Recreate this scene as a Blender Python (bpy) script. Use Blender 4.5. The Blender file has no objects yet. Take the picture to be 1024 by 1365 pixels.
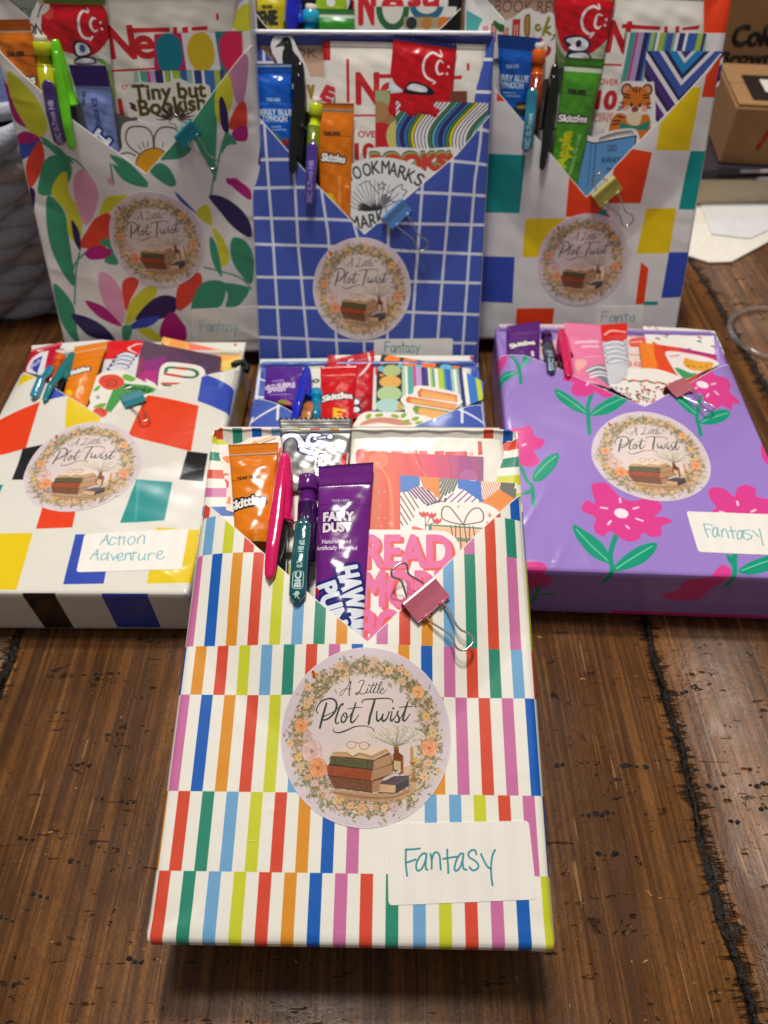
import bpy, math, random
import numpy as np
from mathutils import Vector, Matrix

# ------------------------------------------------------------------ camera, world, lamps, exposure
SC = bpy.context.scene
COL = SC.collection
cam_d = bpy.data.cameras.new('camera'); cam = bpy.data.objects.new('camera', cam_d); COL.objects.link(cam)
PITCH, ROLL = math.radians(48.27), .0074
fw = Vector((0, math.cos(PITCH), -math.sin(PITCH))); dn = Vector((0, -math.sin(PITCH), -math.cos(PITCH))); rt = Vector((1, 0, 0))
cx_ = rt*math.cos(ROLL) + dn*math.sin(ROLL); cy_ = dn*math.cos(ROLL) - rt*math.sin(ROLL)
cam.matrix_world = Matrix.Translation((0, 0, .3206)) @ Matrix((cx_, -cy_, -fw)).transposed().to_4x4()
cam_d.sensor_fit = 'VERTICAL'; cam_d.sensor_height = 36; cam_d.lens = 978/1365*36
cam_d.clip_start = .01; cam_d.clip_end = 20
cam_d.dof.use_dof = True; cam_d.dof.focus_distance = .275; cam_d.dof.aperture_fstop = 13.0
SC.camera = cam
W_ = bpy.data.worlds.new("World"); SC.world = W_; W_.use_nodes = True
wb = W_.node_tree.nodes['Background']; wb.inputs[0].default_value = (1, .96, .91, 1); wb.inputs[1].default_value = .17
def lamp(name, loc, aim, size, power, col, sy=None):
    l = bpy.data.lights.new(name, 'AREA'); l.energy = power; l.color = col; l.size = size
    if sy: l.shape = 'RECTANGLE'; l.size_y = sy
    o = bpy.data.objects.new(name, l); COL.objects.link(o); o.location = loc
    o.rotation_euler = (Vector(aim)-Vector(loc)).to_track_quat('-Z', 'Y').to_euler(); return o
lamp('ceiling_lamp', (.01, .70, 1.5), (0, .2, 0), .10, 12, (1, .945, .86))
lamp('ceiling_lamp', (-.12, .49, 1.65), (0, .4, .05), .22, 11, (1, .94, .87))
lamp('ceiling_lamp', (.35, 2.3, 1.75), (0, .3, 0), .22, 6, (1, .95, .88))
lamp('ceiling_lamp', (-.75, 1.9, 1.5), (0, .3, 0), .18, 3.5, (.95, .95, 1))
SC.view_settings.view_transform = 'Standard'; SC.view_settings.look = 'None'
SC.view_settings.exposure = 0; SC.view_settings.gamma = 1

# ------------------------------------------------------------------ tiny vector painter (prints drawn in millimetres)
rs = np.random.RandomState(7); random.seed(7)
class CV:
    def __init__(s, x0, y0, x1, y1, ppm, bg):
        s.x0, s.y0, s.x1, s.y1, s.k = x0, y0, x1, y1, ppm
        s.W, s.H = max(4, int((x1-x0)*ppm)), max(4, int((y1-y0)*ppm))
        s.a = np.empty((s.H, s.W, 3), np.float32); s.a[:] = np.array(bg, np.float32)/255
        s.kx, s.ky = s.W/(x1-x0), s.H/(y1-y0)
    def fill(s, loops, col, al=1.0):
        E = []
        for L in loops:
            L = np.asarray(L, float)
            if len(L) < 3: continue
            P = np.stack([(L[:, 0]-s.x0)*s.kx, (L[:, 1]-s.y0)*s.ky], 1)
            E.append(np.concatenate([P, np.roll(P, -1, 0)], 1))
        if not E: return
        E = np.concatenate(E)
        r0 = max(0, int(math.floor(min(E[:, 1].min(), E[:, 3].min())))); r1 = min(s.H, int(math.ceil(max(E[:, 1].max(), E[:, 3].max()))))
        c0 = max(0, int(math.floor(min(E[:, 0].min(), E[:, 2].min())))); c1 = min(s.W, int(math.ceil(max(E[:, 0].max(), E[:, 2].max()))))
        if r1 <= r0 or c1 <= c0: return
        n = 3; S = (r1-r0)*n; ys = r0 + (np.arange(S)+.5)/n; Wc = c1-c0
        buf = np.zeros(S*(Wc+2))
        CH = max(1, int(3e6//S))
        for i in range(0, len(E), CH):
            e = E[i:i+CH]; y0 = e[:, 1][:, None]; y1 = e[:, 3][:, None]; Y = ys[None]
            up = (y0 <= Y) & (y1 > Y); dnm = (y1 <= Y) & (y0 > Y); m = up | dnm
            ii, jj = np.nonzero(m)
            if len(ii) == 0: continue
            ee = e[ii]; x = ee[:, 0]+(ys[jj]-ee[:, 1])*(ee[:, 2]-ee[:, 0])/(ee[:, 3]-ee[:, 1])
            sg = np.where(up[ii, jj], 1., -1.); x = np.clip(x-c0, 0, Wc); f = np.floor(x).astype(int); fr = x-f
            buf += np.bincount(jj*(Wc+2)+f, sg*(1-fr), S*(Wc+2)); buf += np.bincount(jj*(Wc+2)+f+1, sg*fr, S*(Wc+2))
        cov = np.clip(np.abs(np.cumsum(buf.reshape(S, Wc+2), 1)[:, :Wc]), 0, 1).reshape(r1-r0, n, Wc).mean(1)*al
        v = s.a[r0:r1, c0:c1]
        if callable(col):
            X, Y = np.meshgrid((np.arange(c0, c1)+.5)/s.kx+s.x0, (np.arange(r0, r1)+.5)/s.ky+s.y0); c = col(X, Y)/255.
        else: c = np.array(col, np.float32)/255
        v += (c-v)*cov[..., None]
    def poly(s, pts, col, al=1.): s.fill([pts], col, al)
    def blob(s, pts, col, al=1.): s.fill([smooth(pts, True)], col, al)
    def rect(s, x0, y0, x1, y1, col, al=1.): s.fill([[(x0, y0), (x1, y0), (x1, y1), (x0, y1)]], col, al)
    def ell(s, c, rx, ry, col, al=1., rot=0., n=20):
        t = np.linspace(0, 2*np.pi, n, endpoint=False); x = rx*np.cos(t); y = ry*np.sin(t); cr, sr = math.cos(rot), math.sin(rot)
        s.fill([np.stack([c[0]+x*cr-y*sr, c[1]+x*sr+y*cr], 1)], col, al)
    def line(s, pts, w, col, al=1., closed=False, sm=False):
        if sm: pts = smooth(pts, closed)
        P = np.asarray(pts, float)
        if closed: P = np.concatenate([P, P[:1]])
        ws = np.full(len(P), w, float) if np.isscalar(w) else np.interp(np.linspace(0, 1, len(P)), np.linspace(0, 1, len(w)), w)
        s.fill(stroke(P, ws), col, al)
    def text(s, st, p0, p1, h, col, bold=0., out=None, shear=0., al=1., arc=0.):
        L, x0, x1 = glyphs(st)
        p0 = np.array(p0, float); p1 = np.array(p1, float); d = p1-p0; n = np.array([-d[1], d[0]])/np.hypot(*d)
        R = []
        for g in L:
            g = g.copy(); t = (g[:, 0]-x0)/(x1-x0); yy = g[:, 1]*h
            R.append(p0+d*t[:, None]+n*(yy+arc*4*t*(1-t))[:, None]+(d/np.hypot(*d))*(yy*shear)[:, None])
        if out:
            o = []
            for g in R: o += stroke(np.concatenate([g, g[:1]]), np.full(len(g)+1, out[1]*2+bold*h*2))
            s.fill(R+o, out[0], al)
            s.fill(o, out[0], al)
        s.fill(R, col, al)
        if bold:
            for g in R: s.fill(stroke(np.concatenate([g, g[:1]]), np.full(len(g)+1, bold*h)), col, al)
    def grain(s, amt, sc=1):
        n = rs.rand(s.H//sc+1, s.W//sc+1).astype(np.float32)-.5
        n = np.kron(n, np.ones((sc, sc), np.float32))[:s.H, :s.W] if sc > 1 else n[:s.H, :s.W]
        s.a += n[..., None]*amt/255
    def image(s, name):
        im = bpy.data.images.new(name, s.W, s.H, alpha=False)
        b = np.ones((s.H, s.W, 4), np.float32); b[..., :3] = np.clip(s.a, 0, 1); im.pixels.foreach_set(b.ravel()); im.update(); im.pack()
        return im
def smooth(pts, closed=False, n=6):
    P = np.asarray(pts, float); m = len(P)
    if m < 3: return P
    out = []
    for i in range(m if closed else m-1):
        a, b, c, d = (P[(i-1) % m], P[i], P[(i+1) % m], P[(i+2) % m]) if closed else (P[max(i-1, 0)], P[i], P[i+1], P[min(i+2, m-1)])
        for k in range(n):
            t = k/n; out.append(.5*(2*b+(c-a)*t+(2*a-5*b+4*c-d)*t*t+(3*b-a-3*c+d)*t**3))
    if not closed: out.append(P[-1])
    return np.array(out)
_t8 = np.linspace(0, 2*np.pi, 10, endpoint=False); _C8 = np.stack([np.cos(_t8), np.sin(_t8)], 1)
def stroke(P, ws):
    R = [P[i]+_C8*ws[i]/2 for i in range(len(P))]
    for i in range(len(P)-1):
        d = P[i+1]-P[i]; l = math.hypot(*d)
        if l < 1e-9: continue
        n = np.array([-d[1], d[0]])/l
        R.append(np.array([P[i]-n*ws[i]/2, P[i+1]-n*ws[i+1]/2, P[i+1]+n*ws[i+1]/2, P[i]+n*ws[i]/2]))
    return R
_G = {}
def glyphs(st):
    if st in _G: return _G[st]
    cu = bpy.data.curves.new('lettering', 'FONT'); cu.body = st; ob = bpy.data.objects.new('lettering', cu); COL.objects.link(ob)
    dg = bpy.context.evaluated_depsgraph_get(); c2 = ob.evaluated_get(dg).to_curve(dg)
    L = []
    for sp in c2.splines:
        if sp.type == 'BEZIER':
            bp = sp.bezier_points; m = len(bp); pts = []
            for i in range(m):
                a, b = bp[i], bp[(i+1) % m]; p0, p1, p2, p3 = (np.array(q[:2]) for q in (a.co, a.handle_right, b.handle_left, b.co))
                for t in (0, .2, .4, .6, .8): pts.append((1-t)**3*p0+3*(1-t)**2*t*p1+3*(1-t)*t*t*p2+t**3*p3)
            L.append(np.array(pts))
        else: L.append(np.array([p.co[:2] for p in sp.points]))
    ob.to_curve_clear(); bpy.data.objects.remove(ob); bpy.data.curves.remove(cu)
    L = [l/.729 for l in L if len(l) > 2]
    A = np.concatenate(L); _G[st] = (L, A[:, 0].min(), A[:, 0].max()); return _G[st]

# ------------------------------------------------------------------ materials
def newmat(name):
    m = bpy.data.materials.new(name); m.use_nodes = True; return m, m.node_tree, m.node_tree.nodes['Principled BSDF']
def lin(c): return tuple(((v/255)/12.92 if v/255 <= .04045 else ((v/255+.055)/1.055)**2.4) for v in c)+(1,)
def bumpnode(nt, bs, scale, strength, dist=.0004, detail=4, chain=None, rough=.55):
    tc = nt.nodes.new('ShaderNodeTexCoord'); n = nt.nodes.new('ShaderNodeTexNoise'); n.inputs['Scale'].default_value = scale; n.inputs['Detail'].default_value = detail; n.inputs['Roughness'].default_value = rough
    nt.links.new(tc.outputs['Object'], n.inputs['Vector'])
    b = nt.nodes.new('ShaderNodeBump'); b.inputs['Strength'].default_value = strength; b.inputs['Distance'].default_value = dist
    nt.links.new(n.outputs['Fac'], b.inputs['Height'])
    if chain: nt.links.new(chain.outputs[0], b.inputs['Normal'])
    nt.links.new(b.outputs[0], bs.inputs['Normal']); return b
def mat(name, base, rough=.5, bump=None, coat=0., metal=0., trans=0., spec=.5, ior=1.45, sss=0.):
    """base: sRGB tuple, or a CV canvas (printed with UVs)"""
    m, nt, bs = newmat(name)
    if isinstance(base, CV):
        t = nt.nodes.new('ShaderNodeTexImage'); t.image = base.image(name); t.interpolation = 'Linear'; t.extension = 'EXTEND'
        nt.links.new(t.outputs[0], bs.inputs['Base Color'])
    else:
        tc = nt.nodes.new('ShaderNodeTexCoord'); n = nt.nodes.new('ShaderNodeTexNoise'); n.inputs['Scale'].default_value = 160
        nt.links.new(tc.outputs['Object'], n.inputs['Vector'])
        r = nt.nodes.new('ShaderNodeValToRGB'); c = lin(base); r.color_ramp.elements[0].color = tuple(v*.93 for v in c[:3])+(1,); r.color_ramp.elements[1].color = c
        r.color_ramp.elements[0].position = .35; r.color_ramp.elements[1].position = .65
        nt.links.new(n.outputs['Fac'], r.inputs[0]); nt.links.new(r.outputs[0], bs.inputs['Base Color'])
    bs.inputs['Roughness'].default_value = rough; bs.inputs['Metallic'].default_value = metal; bs.inputs['Coat Weight'].default_value = coat; bs.inputs['Coat Roughness'].default_value = .12
    bs.inputs['Transmission Weight'].default_value = trans; bs.inputs['Specular IOR Level'].default_value = spec; bs.inputs['IOR'].default_value = ior
    ch = None
    for bp in (bump or []): ch = bumpnode(nt, bs, *bp, chain=ch)
    return m
PAPER = [(55, .25, .0012, 2), (1400, .12, .00006, 3)]
SATIN = [(30, .10, .0010, 1), (900, .05, .00005, 2)]
FOIL = [(60, .25, .0008, 2), (300, .05, .0002, 1)]

# ------------------------------------------------------------------ frames and objects
PKV = {}
def frame(n, v):
    x, y, z, yaw, t, ro, W, L = v
    U = Vector((math.cos(yaw), math.sin(yaw), 0)); F = Vector((-math.sin(yaw), math.cos(yaw), 0)); V = F*math.cos(t)+Vector((0, 0, math.sin(t))); N = U.cross(V)
    c, s = math.cos(ro), math.sin(ro); U2 = U*c+V*s; V2 = V*c-U*s
    M = Matrix((U2, V2, N)).transposed().to_4x4(); M.translation = Vector((x, y, z)); PKV[n] = (M, W*1000, L*1000); return M
for n_, v_ in (('F', (-0.01273,0.05451,0.03922,-0.02981,0.29615,0.00809,0.13857,0.20382)), ('P', (0.13679,0.21072,0.03748,-0.04767,0.00082,-0.00437,0.14479,0.20448)), ('L', (-0.16328,0.20577,0.03257,-0.01293,0.00200,-0.00213,0.13869,0.19616)), ('M', (-0.01026,0.18161,0.03392,-0.00461,-0.00028,-0.00038,0.14082,0.20500)), ('B', (-0.01012,0.39781,0.00886,-0.02410,1.05951,-0.00572,0.14784,0.20527)), ('BL', (-0.14769,0.42541,0.01153,0.04688,1.29249,-0.02539,0.14559,0.21500)), ('BR', (0.12862,0.43701,0.01198,-0.08405,1.20121,0.03544,0.15405,0.21500)), ('B2', (-0.01880,0.50136,0.02581,-0.01811,1.17187,-0.00746,0.13993,0.21500))): frame(n_, v_)
PKV['T'] = (Matrix.Identity(4), 0, 0)
def mk(name, V, Fc, m, origin=(0, 0, 0), uvbox=None, uv=None, sm=True, parent=None, pkg=None):
    """one mesh object; V in mm in package coordinates, origin in mm; uvbox = canvas"""
    V = np.asarray(V, float); me = bpy.data.meshes.new(name)
    me.from_pydata(((V-np.array(origin))/1000).tolist(), [], Fc); me.materials.append(m)
    if uvbox is not None or uv is not None:
        if uv is None: uv = np.stack([(V[:, 0]-uvbox.x0)/(uvbox.x1-uvbox.x0), (V[:, 1]-uvbox.y0)/(uvbox.y1-uvbox.y0)], 1)
        ul = me.uv_layers.new(name='print'); li = np.zeros(len(me.loops), int); me.loops.foreach_get('vertex_index', li)
        ul.data.foreach_set('uv', np.asarray(uv)[li].astype(np.float32).ravel())
    if sm: me.polygons.foreach_set('use_smooth', [True]*len(me.polygons))
    me.update(); o = bpy.data.objects.new(name, me); COL.objects.link(o)
    if parent: o.parent = parent
    elif pkg: o.matrix_world = PKV[pkg][0] @ Matrix.Translation(Vector(origin)/1000)
    return o
def tag(o, label, cat, group=None):
    o['label'] = label; o['category'] = cat
    if group: o['group'] = group
    return o
def empty(name, pkg, origin):
    o = bpy.data.objects.new(name, None); COL.objects.link(o); o.empty_display_size = .01
    o.matrix_world = PKV[pkg][0] @ Matrix.Translation(Vector(origin)/1000); return o
def bevel(o, w=.2, seg=2):
    b = o.modifiers.new('bevel', 'BEVEL'); b.width = w/1000; b.segments = seg; b.limit_method = 'ANGLE'; return o
def grid(nx, ny, f, flip=False):
    V = [f(i/nx, j/ny) for j in range(ny+1) for i in range(nx+1)]
    Fc = [(j*(nx+1)+i, j*(nx+1)+i+1, (j+1)*(nx+1)+i+1, (j+1)*(nx+1)+i) for j in range(ny) for i in range(nx)]
    if flip: Fc = [q[::-1] for q in Fc]
    return V, Fc
def join(parts):
    V, Fc = [], []
    for v, f in parts:
        k = len(V); V += [tuple(p) for p in v]; Fc += [tuple(i+k for i in q) for q in f]
    return V, Fc
def wr(x, y, s=0., k=1.):
    """soft crumple height"""
    return (math.sin(x*.31*k+s)*math.sin(y*.23*k+s*1.7)+.6*math.sin((x+y)*.53*k+s*2.3)+.5*math.sin((x-.6*y)*.81*k+s*.7)+.35*math.sin((x*.4+y)*1.37*k+s*3.1))/2.2

def tube(P, r, n=8, closed=False):
    P = [Vector(p) for p in P]; m = len(P); V, Fc = [], []; up = None
    for i, p in enumerate(P):
        t = ((P[(i+1) % m]-P[i-1]) if closed else (P[min(i+1, m-1)]-P[max(i-1, 0)])).normalized()
        if up is None: up = Vector((0, 0, 1)) if abs(t.z) < .9 else Vector((1, 0, 0))
        a = (up-t*up.dot(t)).normalized(); up = a; b = t.cross(a); rr = r[i] if hasattr(r, '__len__') else r
        for k in range(n): V.append(tuple(p+(a*math.cos(2*math.pi*k/n)+b*math.sin(2*math.pi*k/n))*rr))
    for i in range(m if closed else m-1):
        j = (i+1) % m
        for k in range(n): Fc.append((i*n+k, i*n+(k+1) % n, j*n+(k+1) % n, j*n+k))
    if not closed: Fc += [tuple(range(n))[::-1], tuple((m-1)*n+k for k in range(n))]
    return V, Fc
def lathe(p0, p1, prof, n=24, squash=1.):
    """prof: (t, radius) along p0->p1"""
    p0, p1 = Vector(p0), Vector(p1); t = (p1-p0).normalized(); a = (Vector((0, 0, 1))-t*t.z).normalized(); b = t.cross(a); V, Fc = [], []; m = len(prof)
    for u, r in prof:
        for k in range(n): V.append(tuple(p0+(p1-p0)*u+(a*math.cos(2*math.pi*k/n)*squash+b*math.sin(2*math.pi*k/n))*r))
    for i in range(m-1):
        for k in range(n): Fc.append((i*n+k, i*n+(k+1) % n, (i+1)*n+(k+1) % n, (i+1)*n+k))
    Fc += [tuple(range(n))[::-1], tuple((m-1)*n+k for k in range(n))]
    return V, Fc
def box(x0, y0, z0, x1, y1, z1):
    return [(x0, y0, z0), (x1, y0, z0), (x1, y1, z0), (x0, y1, z0), (x0, y0, z1), (x1, y0, z1), (x1, y1, z1), (x0, y1, z1)], [(0, 3, 2, 1), (4, 5, 6, 7), (0, 1, 5, 4), (1, 2, 6, 5), (2, 3, 7, 6), (3, 0, 4, 7)]

# ------------------------------------------------------------------ things
WHITE_EDGE = mat('card_edge', (232, 230, 224), .6)
def flat(name, label, cat, pkg, pts, w, cv, th=.4, rough=.45, coat=0., curl=0., group=None, sm=True, closed_smooth=False, bump=None, tilt=(0, 0)):
    """die-cut card or sticker: a real sheet with thickness; ear-clipped outline refined by a grid so that it can curl"""
    w -= 3.0
    P = smooth(pts, True, 5) if closed_smooth else np.array(pts, float)
    a = .5*np.sum(P[:, 0]*np.roll(P[:, 1], -1)-np.roll(P[:, 0], -1)*P[:, 1])
    if a < 0: P = P[::-1]
    c = P.mean(0); n = len(P); hh = max(1., np.ptp(P[:, 0]), np.ptp(P[:, 1]))
    cr_ = th; zf = lambda x, y: w+curl*((x-c[0])**2+(y-c[1])**2)/(hh*hh)*4+tilt[0]*(x-c[0])+tilt[1]*(y-c[1])
    V = [(x, y, zf(x, y)) for x, y in P]+[(x, y, zf(x, y)-th) for x, y in P]
    Fc = [tuple(range(n)), tuple(range(2*n-1, n-1, -1))]+[(i, i+n, (i+1) % n+n, (i+1) % n) for i in range(n)]
    if curl:
        V.append((c[0], c[1], zf(*c))); V.append((c[0], c[1], zf(*c)-th))
        Fc = [(i, (i+1) % n, 2*n) for i in range(n)]+[((i+1) % n+n, i+n, 2*n+1) for i in range(n)]+Fc[2:]
    m = mat(name, cv, rough, bump or [(60, .12, .0006, 2)], coat=coat)
    o = mk(name, V, Fc, m, (c[0], c[1], w), uvbox=cv if isinstance(cv, CV) else None, sm=False, pkg=pkg)
    return tag(o, label, cat, group)
def packet(name, label, pkg, quad, w, cv, puff=2., crimp=.08, zig=0., rough=.28, seed=0., amp=.35, metal=0., cat='candy packet', group='single-serve snack packets in the pockets', kk=1., foilbump=None, bow=0., seal=True):
    w -= 3.0
    TL, TR, BR, BL = (np.array(p, float) for p in quad); nx, ny = 30, 56
    c = (TL+TR+BR+BL)/4; amp *= .55
    def bil(s, t): return (BL*(1-s)+BR*s)*(1-t)+(TL*(1-s)+TR*s)*t
    def hgt(s, t):
        e = max(0, 4*s*(1-s))**.55; tt = min(1, max(0, (1-crimp-t)/.16)); tb = min(1, max(0, (t+.02)/.12)); return puff*e*(tt*tt*(3-2*tt))*(tb**.5)
    def f(s, t, sg):
        p = bil(s, t); h = hgt(s, t); x, y = p
        e = 4*s*(1-s)
        x += (s-.5)*-.6*math.sin(math.pi*min(1, t/(1-crimp)))**.5*puff*.35
        z = w+sg*h*(1 if sg > 0 else .5)+amp*wr(x, y, seed, kk)*(.25+.75*min(1, h/1.)) + bow*(s-.5)**2
        if t > 1-crimp: z += .10*math.sin(t*ny*2.6)+(t-1+crimp)*np.hypot(*(TL-BL))*.20
        if zig and t > .999: y += zig*(1 if int(round(s*nx)) % 2 else -1)*.5
        if sg > 0: z += .12
        return (x, y, z)
    j0 = int(round((1-crimp)*ny))
    def half(ja, jb):
        parts = []
        for sg in (1, -1):
            V, Fc = [], []
            for j in range(ja, jb+1):
                for i in range(nx+1): V.append(f(i/nx, j/ny, sg))
            for j in range(jb-ja):
                for i in range(nx):
                    q = (j*(nx+1)+i, j*(nx+1)+i+1, (j+1)*(nx+1)+i+1, (j+1)*(nx+1)+i); Fc.append(q if sg > 0 else q[::-1])
            parts.append((V, Fc))
        V, Fc = join(parts); N = (nx+1)*(jb-ja+1)
        for j in range(jb-ja):
            for i in (0, nx):
                a, b = j*(nx+1)+i, (j+1)*(nx+1)+i; q = (a, b, b+N, a+N); Fc.append(q if i == 0 else q[::-1])
        for i in range(nx):
            a, b = (jb-ja)*(nx+1)+i, (jb-ja)*(nx+1)+i+1; Fc.append((b, a, a+N, b+N))
        return V, Fc
    org = (c[0], c[1], w); m = mat(name, cv, rough, foilbump or FOIL, metal=metal, coat=.25)
    root = empty(name, pkg, org)
    V, Fc = half(0, j0); mk('pouch', V, Fc, m, org, uvbox=cv, parent=root)
    V, Fc = half(j0, ny); mk('top_seal', V, Fc, m, org, uvbox=cv, parent=root)
    return tag(root, label, cat, group)
def pen(label, pkg, top, collar, end, width, w, col, lift=6.5, barrel=(40, 40, 44), btrans=.5, down=34, cliponly=False):
    """stick pen standing cap up in the pocket, cap clip outside the flap"""
    w -= 3.2
    top, collar, end = (np.array(p, float) for p in (top, collar, end)); R = width/2
    org = (collar[0], collar[1], w); root = empty('stick_pen', pkg, org)
    plastic = mat('pen_plastic', col, .16, [(300, .04, .0002, 2)], coat=.5, spec=.6)
    ax = (collar-top)/np.hypot(*(collar-top)); nrm = np.array([-ax[1], ax[0]])
    T, Cc = (top[0], top[1], w), (collar[0], collar[1], w)
    prof = [(0, R*.30), (.006, R*.38), (.05, R*.5), (.16, R*.64), (.32, R*.79), (.5, R*.9), (.75, R*.97), (.955, R), (.96, R*1.13), (.992, R*1.16), (1, R*1.08)]
    V, Fc = lathe(T, Cc, prof, 28); mk('cap', V, Fc, plastic, org, parent=root)
    # clip: long tapered tongue in front of the cap
    L = np.hypot(*(end-top)); V, Fc = [], []; n = 26
    for i in range(n+1):
        t = .10+.90*i/n; p = top+(end-top)*t
        wd = R*np.interp(t, [.1, .3, .55, .9, .97, 1], [.25, .5, .66, .52, .42, .12]); th = R*np.interp(t, [.1, .6, 1], [.2, .32, .2])
        z = w+np.interp(t, [.1, .3, .55, .75, 1], [R*.5, R*.86, R*1.12, lift+.6, lift])
        for k in range(12):
            a = 2*math.pi*k/12; q = p+nrm*math.cos(a)*wd; V.append((q[0], q[1], z+math.sin(a)*th))
    for i in range(n):
        for k in range(12): Fc.append((i*12+k, (i+1)*12+k, (i+1)*12+(k+1) % 12, i*12+(k+1) % 12))
    Fc += [tuple(range(12)), tuple(n*12+k for k in range(12))[::-1]]
    mk('cap_clip', V, Fc, plastic, org, parent=root)
    e = collar+ax*down
    V, Fc = lathe(Cc, (e[0], e[1], w-1.2), [(0, R*.72), (.5, R*.72), (1, R*.7)], 6); mk('barrel', V, Fc, mat('pen_barrel', barrel, .1, coat=.3, trans=btrans), org, parent=root, sm=False)
    V, Fc = lathe(Cc, (e[0], e[1], w-1.2), [(0, R*.3), (1, R*.3)], 8); mk('ink_tube', V, Fc, mat('ink', tuple(int(v*.35) for v in col), .3), org, parent=root)
    return tag(root, label, 'pen', 'capped stick pens in the pockets')
def pencil(label, pkg, top, nb, clip0, clip1, w, width, colp, colc, txt=None, lift=6., tail=None, barrel=None, eraser=True, cw=.8):
    """mechanical pencil: eraser, cap ring, neck, barrel, flat see-through clip lying over the flap"""
    w -= 2.6
    top, nb, clip0, clip1 = (np.array(p, float) for p in (top, nb, clip0, clip1)); R = width/2; ax = (nb-top)/np.hypot(*(nb-top)); org = (nb[0], nb[1], w)
    root = empty('mechanical_pencil', pkg, org); pl = mat('pencil_plastic', colp, .18, coat=.4); L = np.hypot(*(nb-top))
    pt = lambda d: (top[0]+ax[0]*d, top[1]+ax[1]*d, w)
    if eraser: V, Fc = lathe(pt(0), pt(L*.3), [(0, R*.62), (.06, R*.7), (1, R*.7)], 20); mk('eraser', V, Fc, mat('eraser_rubber', (222, 214, 204), .8, [(500, .3, .0002, 3)]), org, parent=root)
    V, Fc = lathe(pt(L*.2), pt(L*.62), [(0, R*.9), (.04, R*1.0), (.5, R*1.02), (.93, R*1.08), (1, R*.98)], 24); mk('cap_ring', V, Fc, pl, org, parent=root)
    V, Fc = lathe(pt(L*.60), pt(L*1.0), [(0, R*.8), (.75, R*.8), (.76, R*.95), (1, R)], 20); mk('neck', V, Fc, pl, org, parent=root)
    tl = tail if tail else 45
    V, Fc = lathe(pt(L*.98), pt(L+tl), [(0, R), (1, R*.98)], 20); mk('barrel', V, Fc, mat('pencil_barrel', barrel or colp, .15, coat=.3, trans=.25), org, parent=root)
    d = clip1-clip0; LL = np.hypot(*d); d = d/LL; nr = np.array([-d[1], d[0]]); hw = R*cw; V, Fc = [], []; n = 14
    for i in range(n+1):
        t = i/n; e = min(t, 1-t)*LL; h = hw*math.sqrt(max(.12, min(1, e/hw)*(2-min(1, e/hw)))); z = w+np.interp(t, [0, .25, .5, 1], [R+.6, R+1.2, lift+1.4, lift+.9]); p = clip0+d*LL*t
        for a, b in ((-1, -.5), (-1, .2), (-.72, .6), (.72, .6), (1, .2), (1, -.5)): q = p+nr*a*h; V.append((q[0], q[1], z+b*1.4))
    for i in range(n):
        for k in range(6): Fc.append((i*6+k, i*6+(k+1) % 6, (i+1)*6+(k+1) % 6, (i+1)*6+k))
    Fc += [tuple(range(6))[::-1], tuple(n*6+k for k in range(6))]
    cc = CV(min(clip0[0], clip1[0])-R*1.3, min(clip0[1], clip1[1])-2, max(clip0[0], clip1[0])+R*1.3, max(clip0[1], clip1[1])+2, 12 if pkg == 'F' else 5, colc)
    if txt: txt(cc, clip0, clip1)
    mk('pocket_clip', V, Fc, mat('clip_plastic', cc, .12, coat=.6, trans=.15), org, uvbox=cc, parent=root)
    return tag(root, label, 'pencil', 'mechanical pencils in the pockets')
STEEL = mat('clip_wire', (200, 196, 190), .22, metal=1.)
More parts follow.
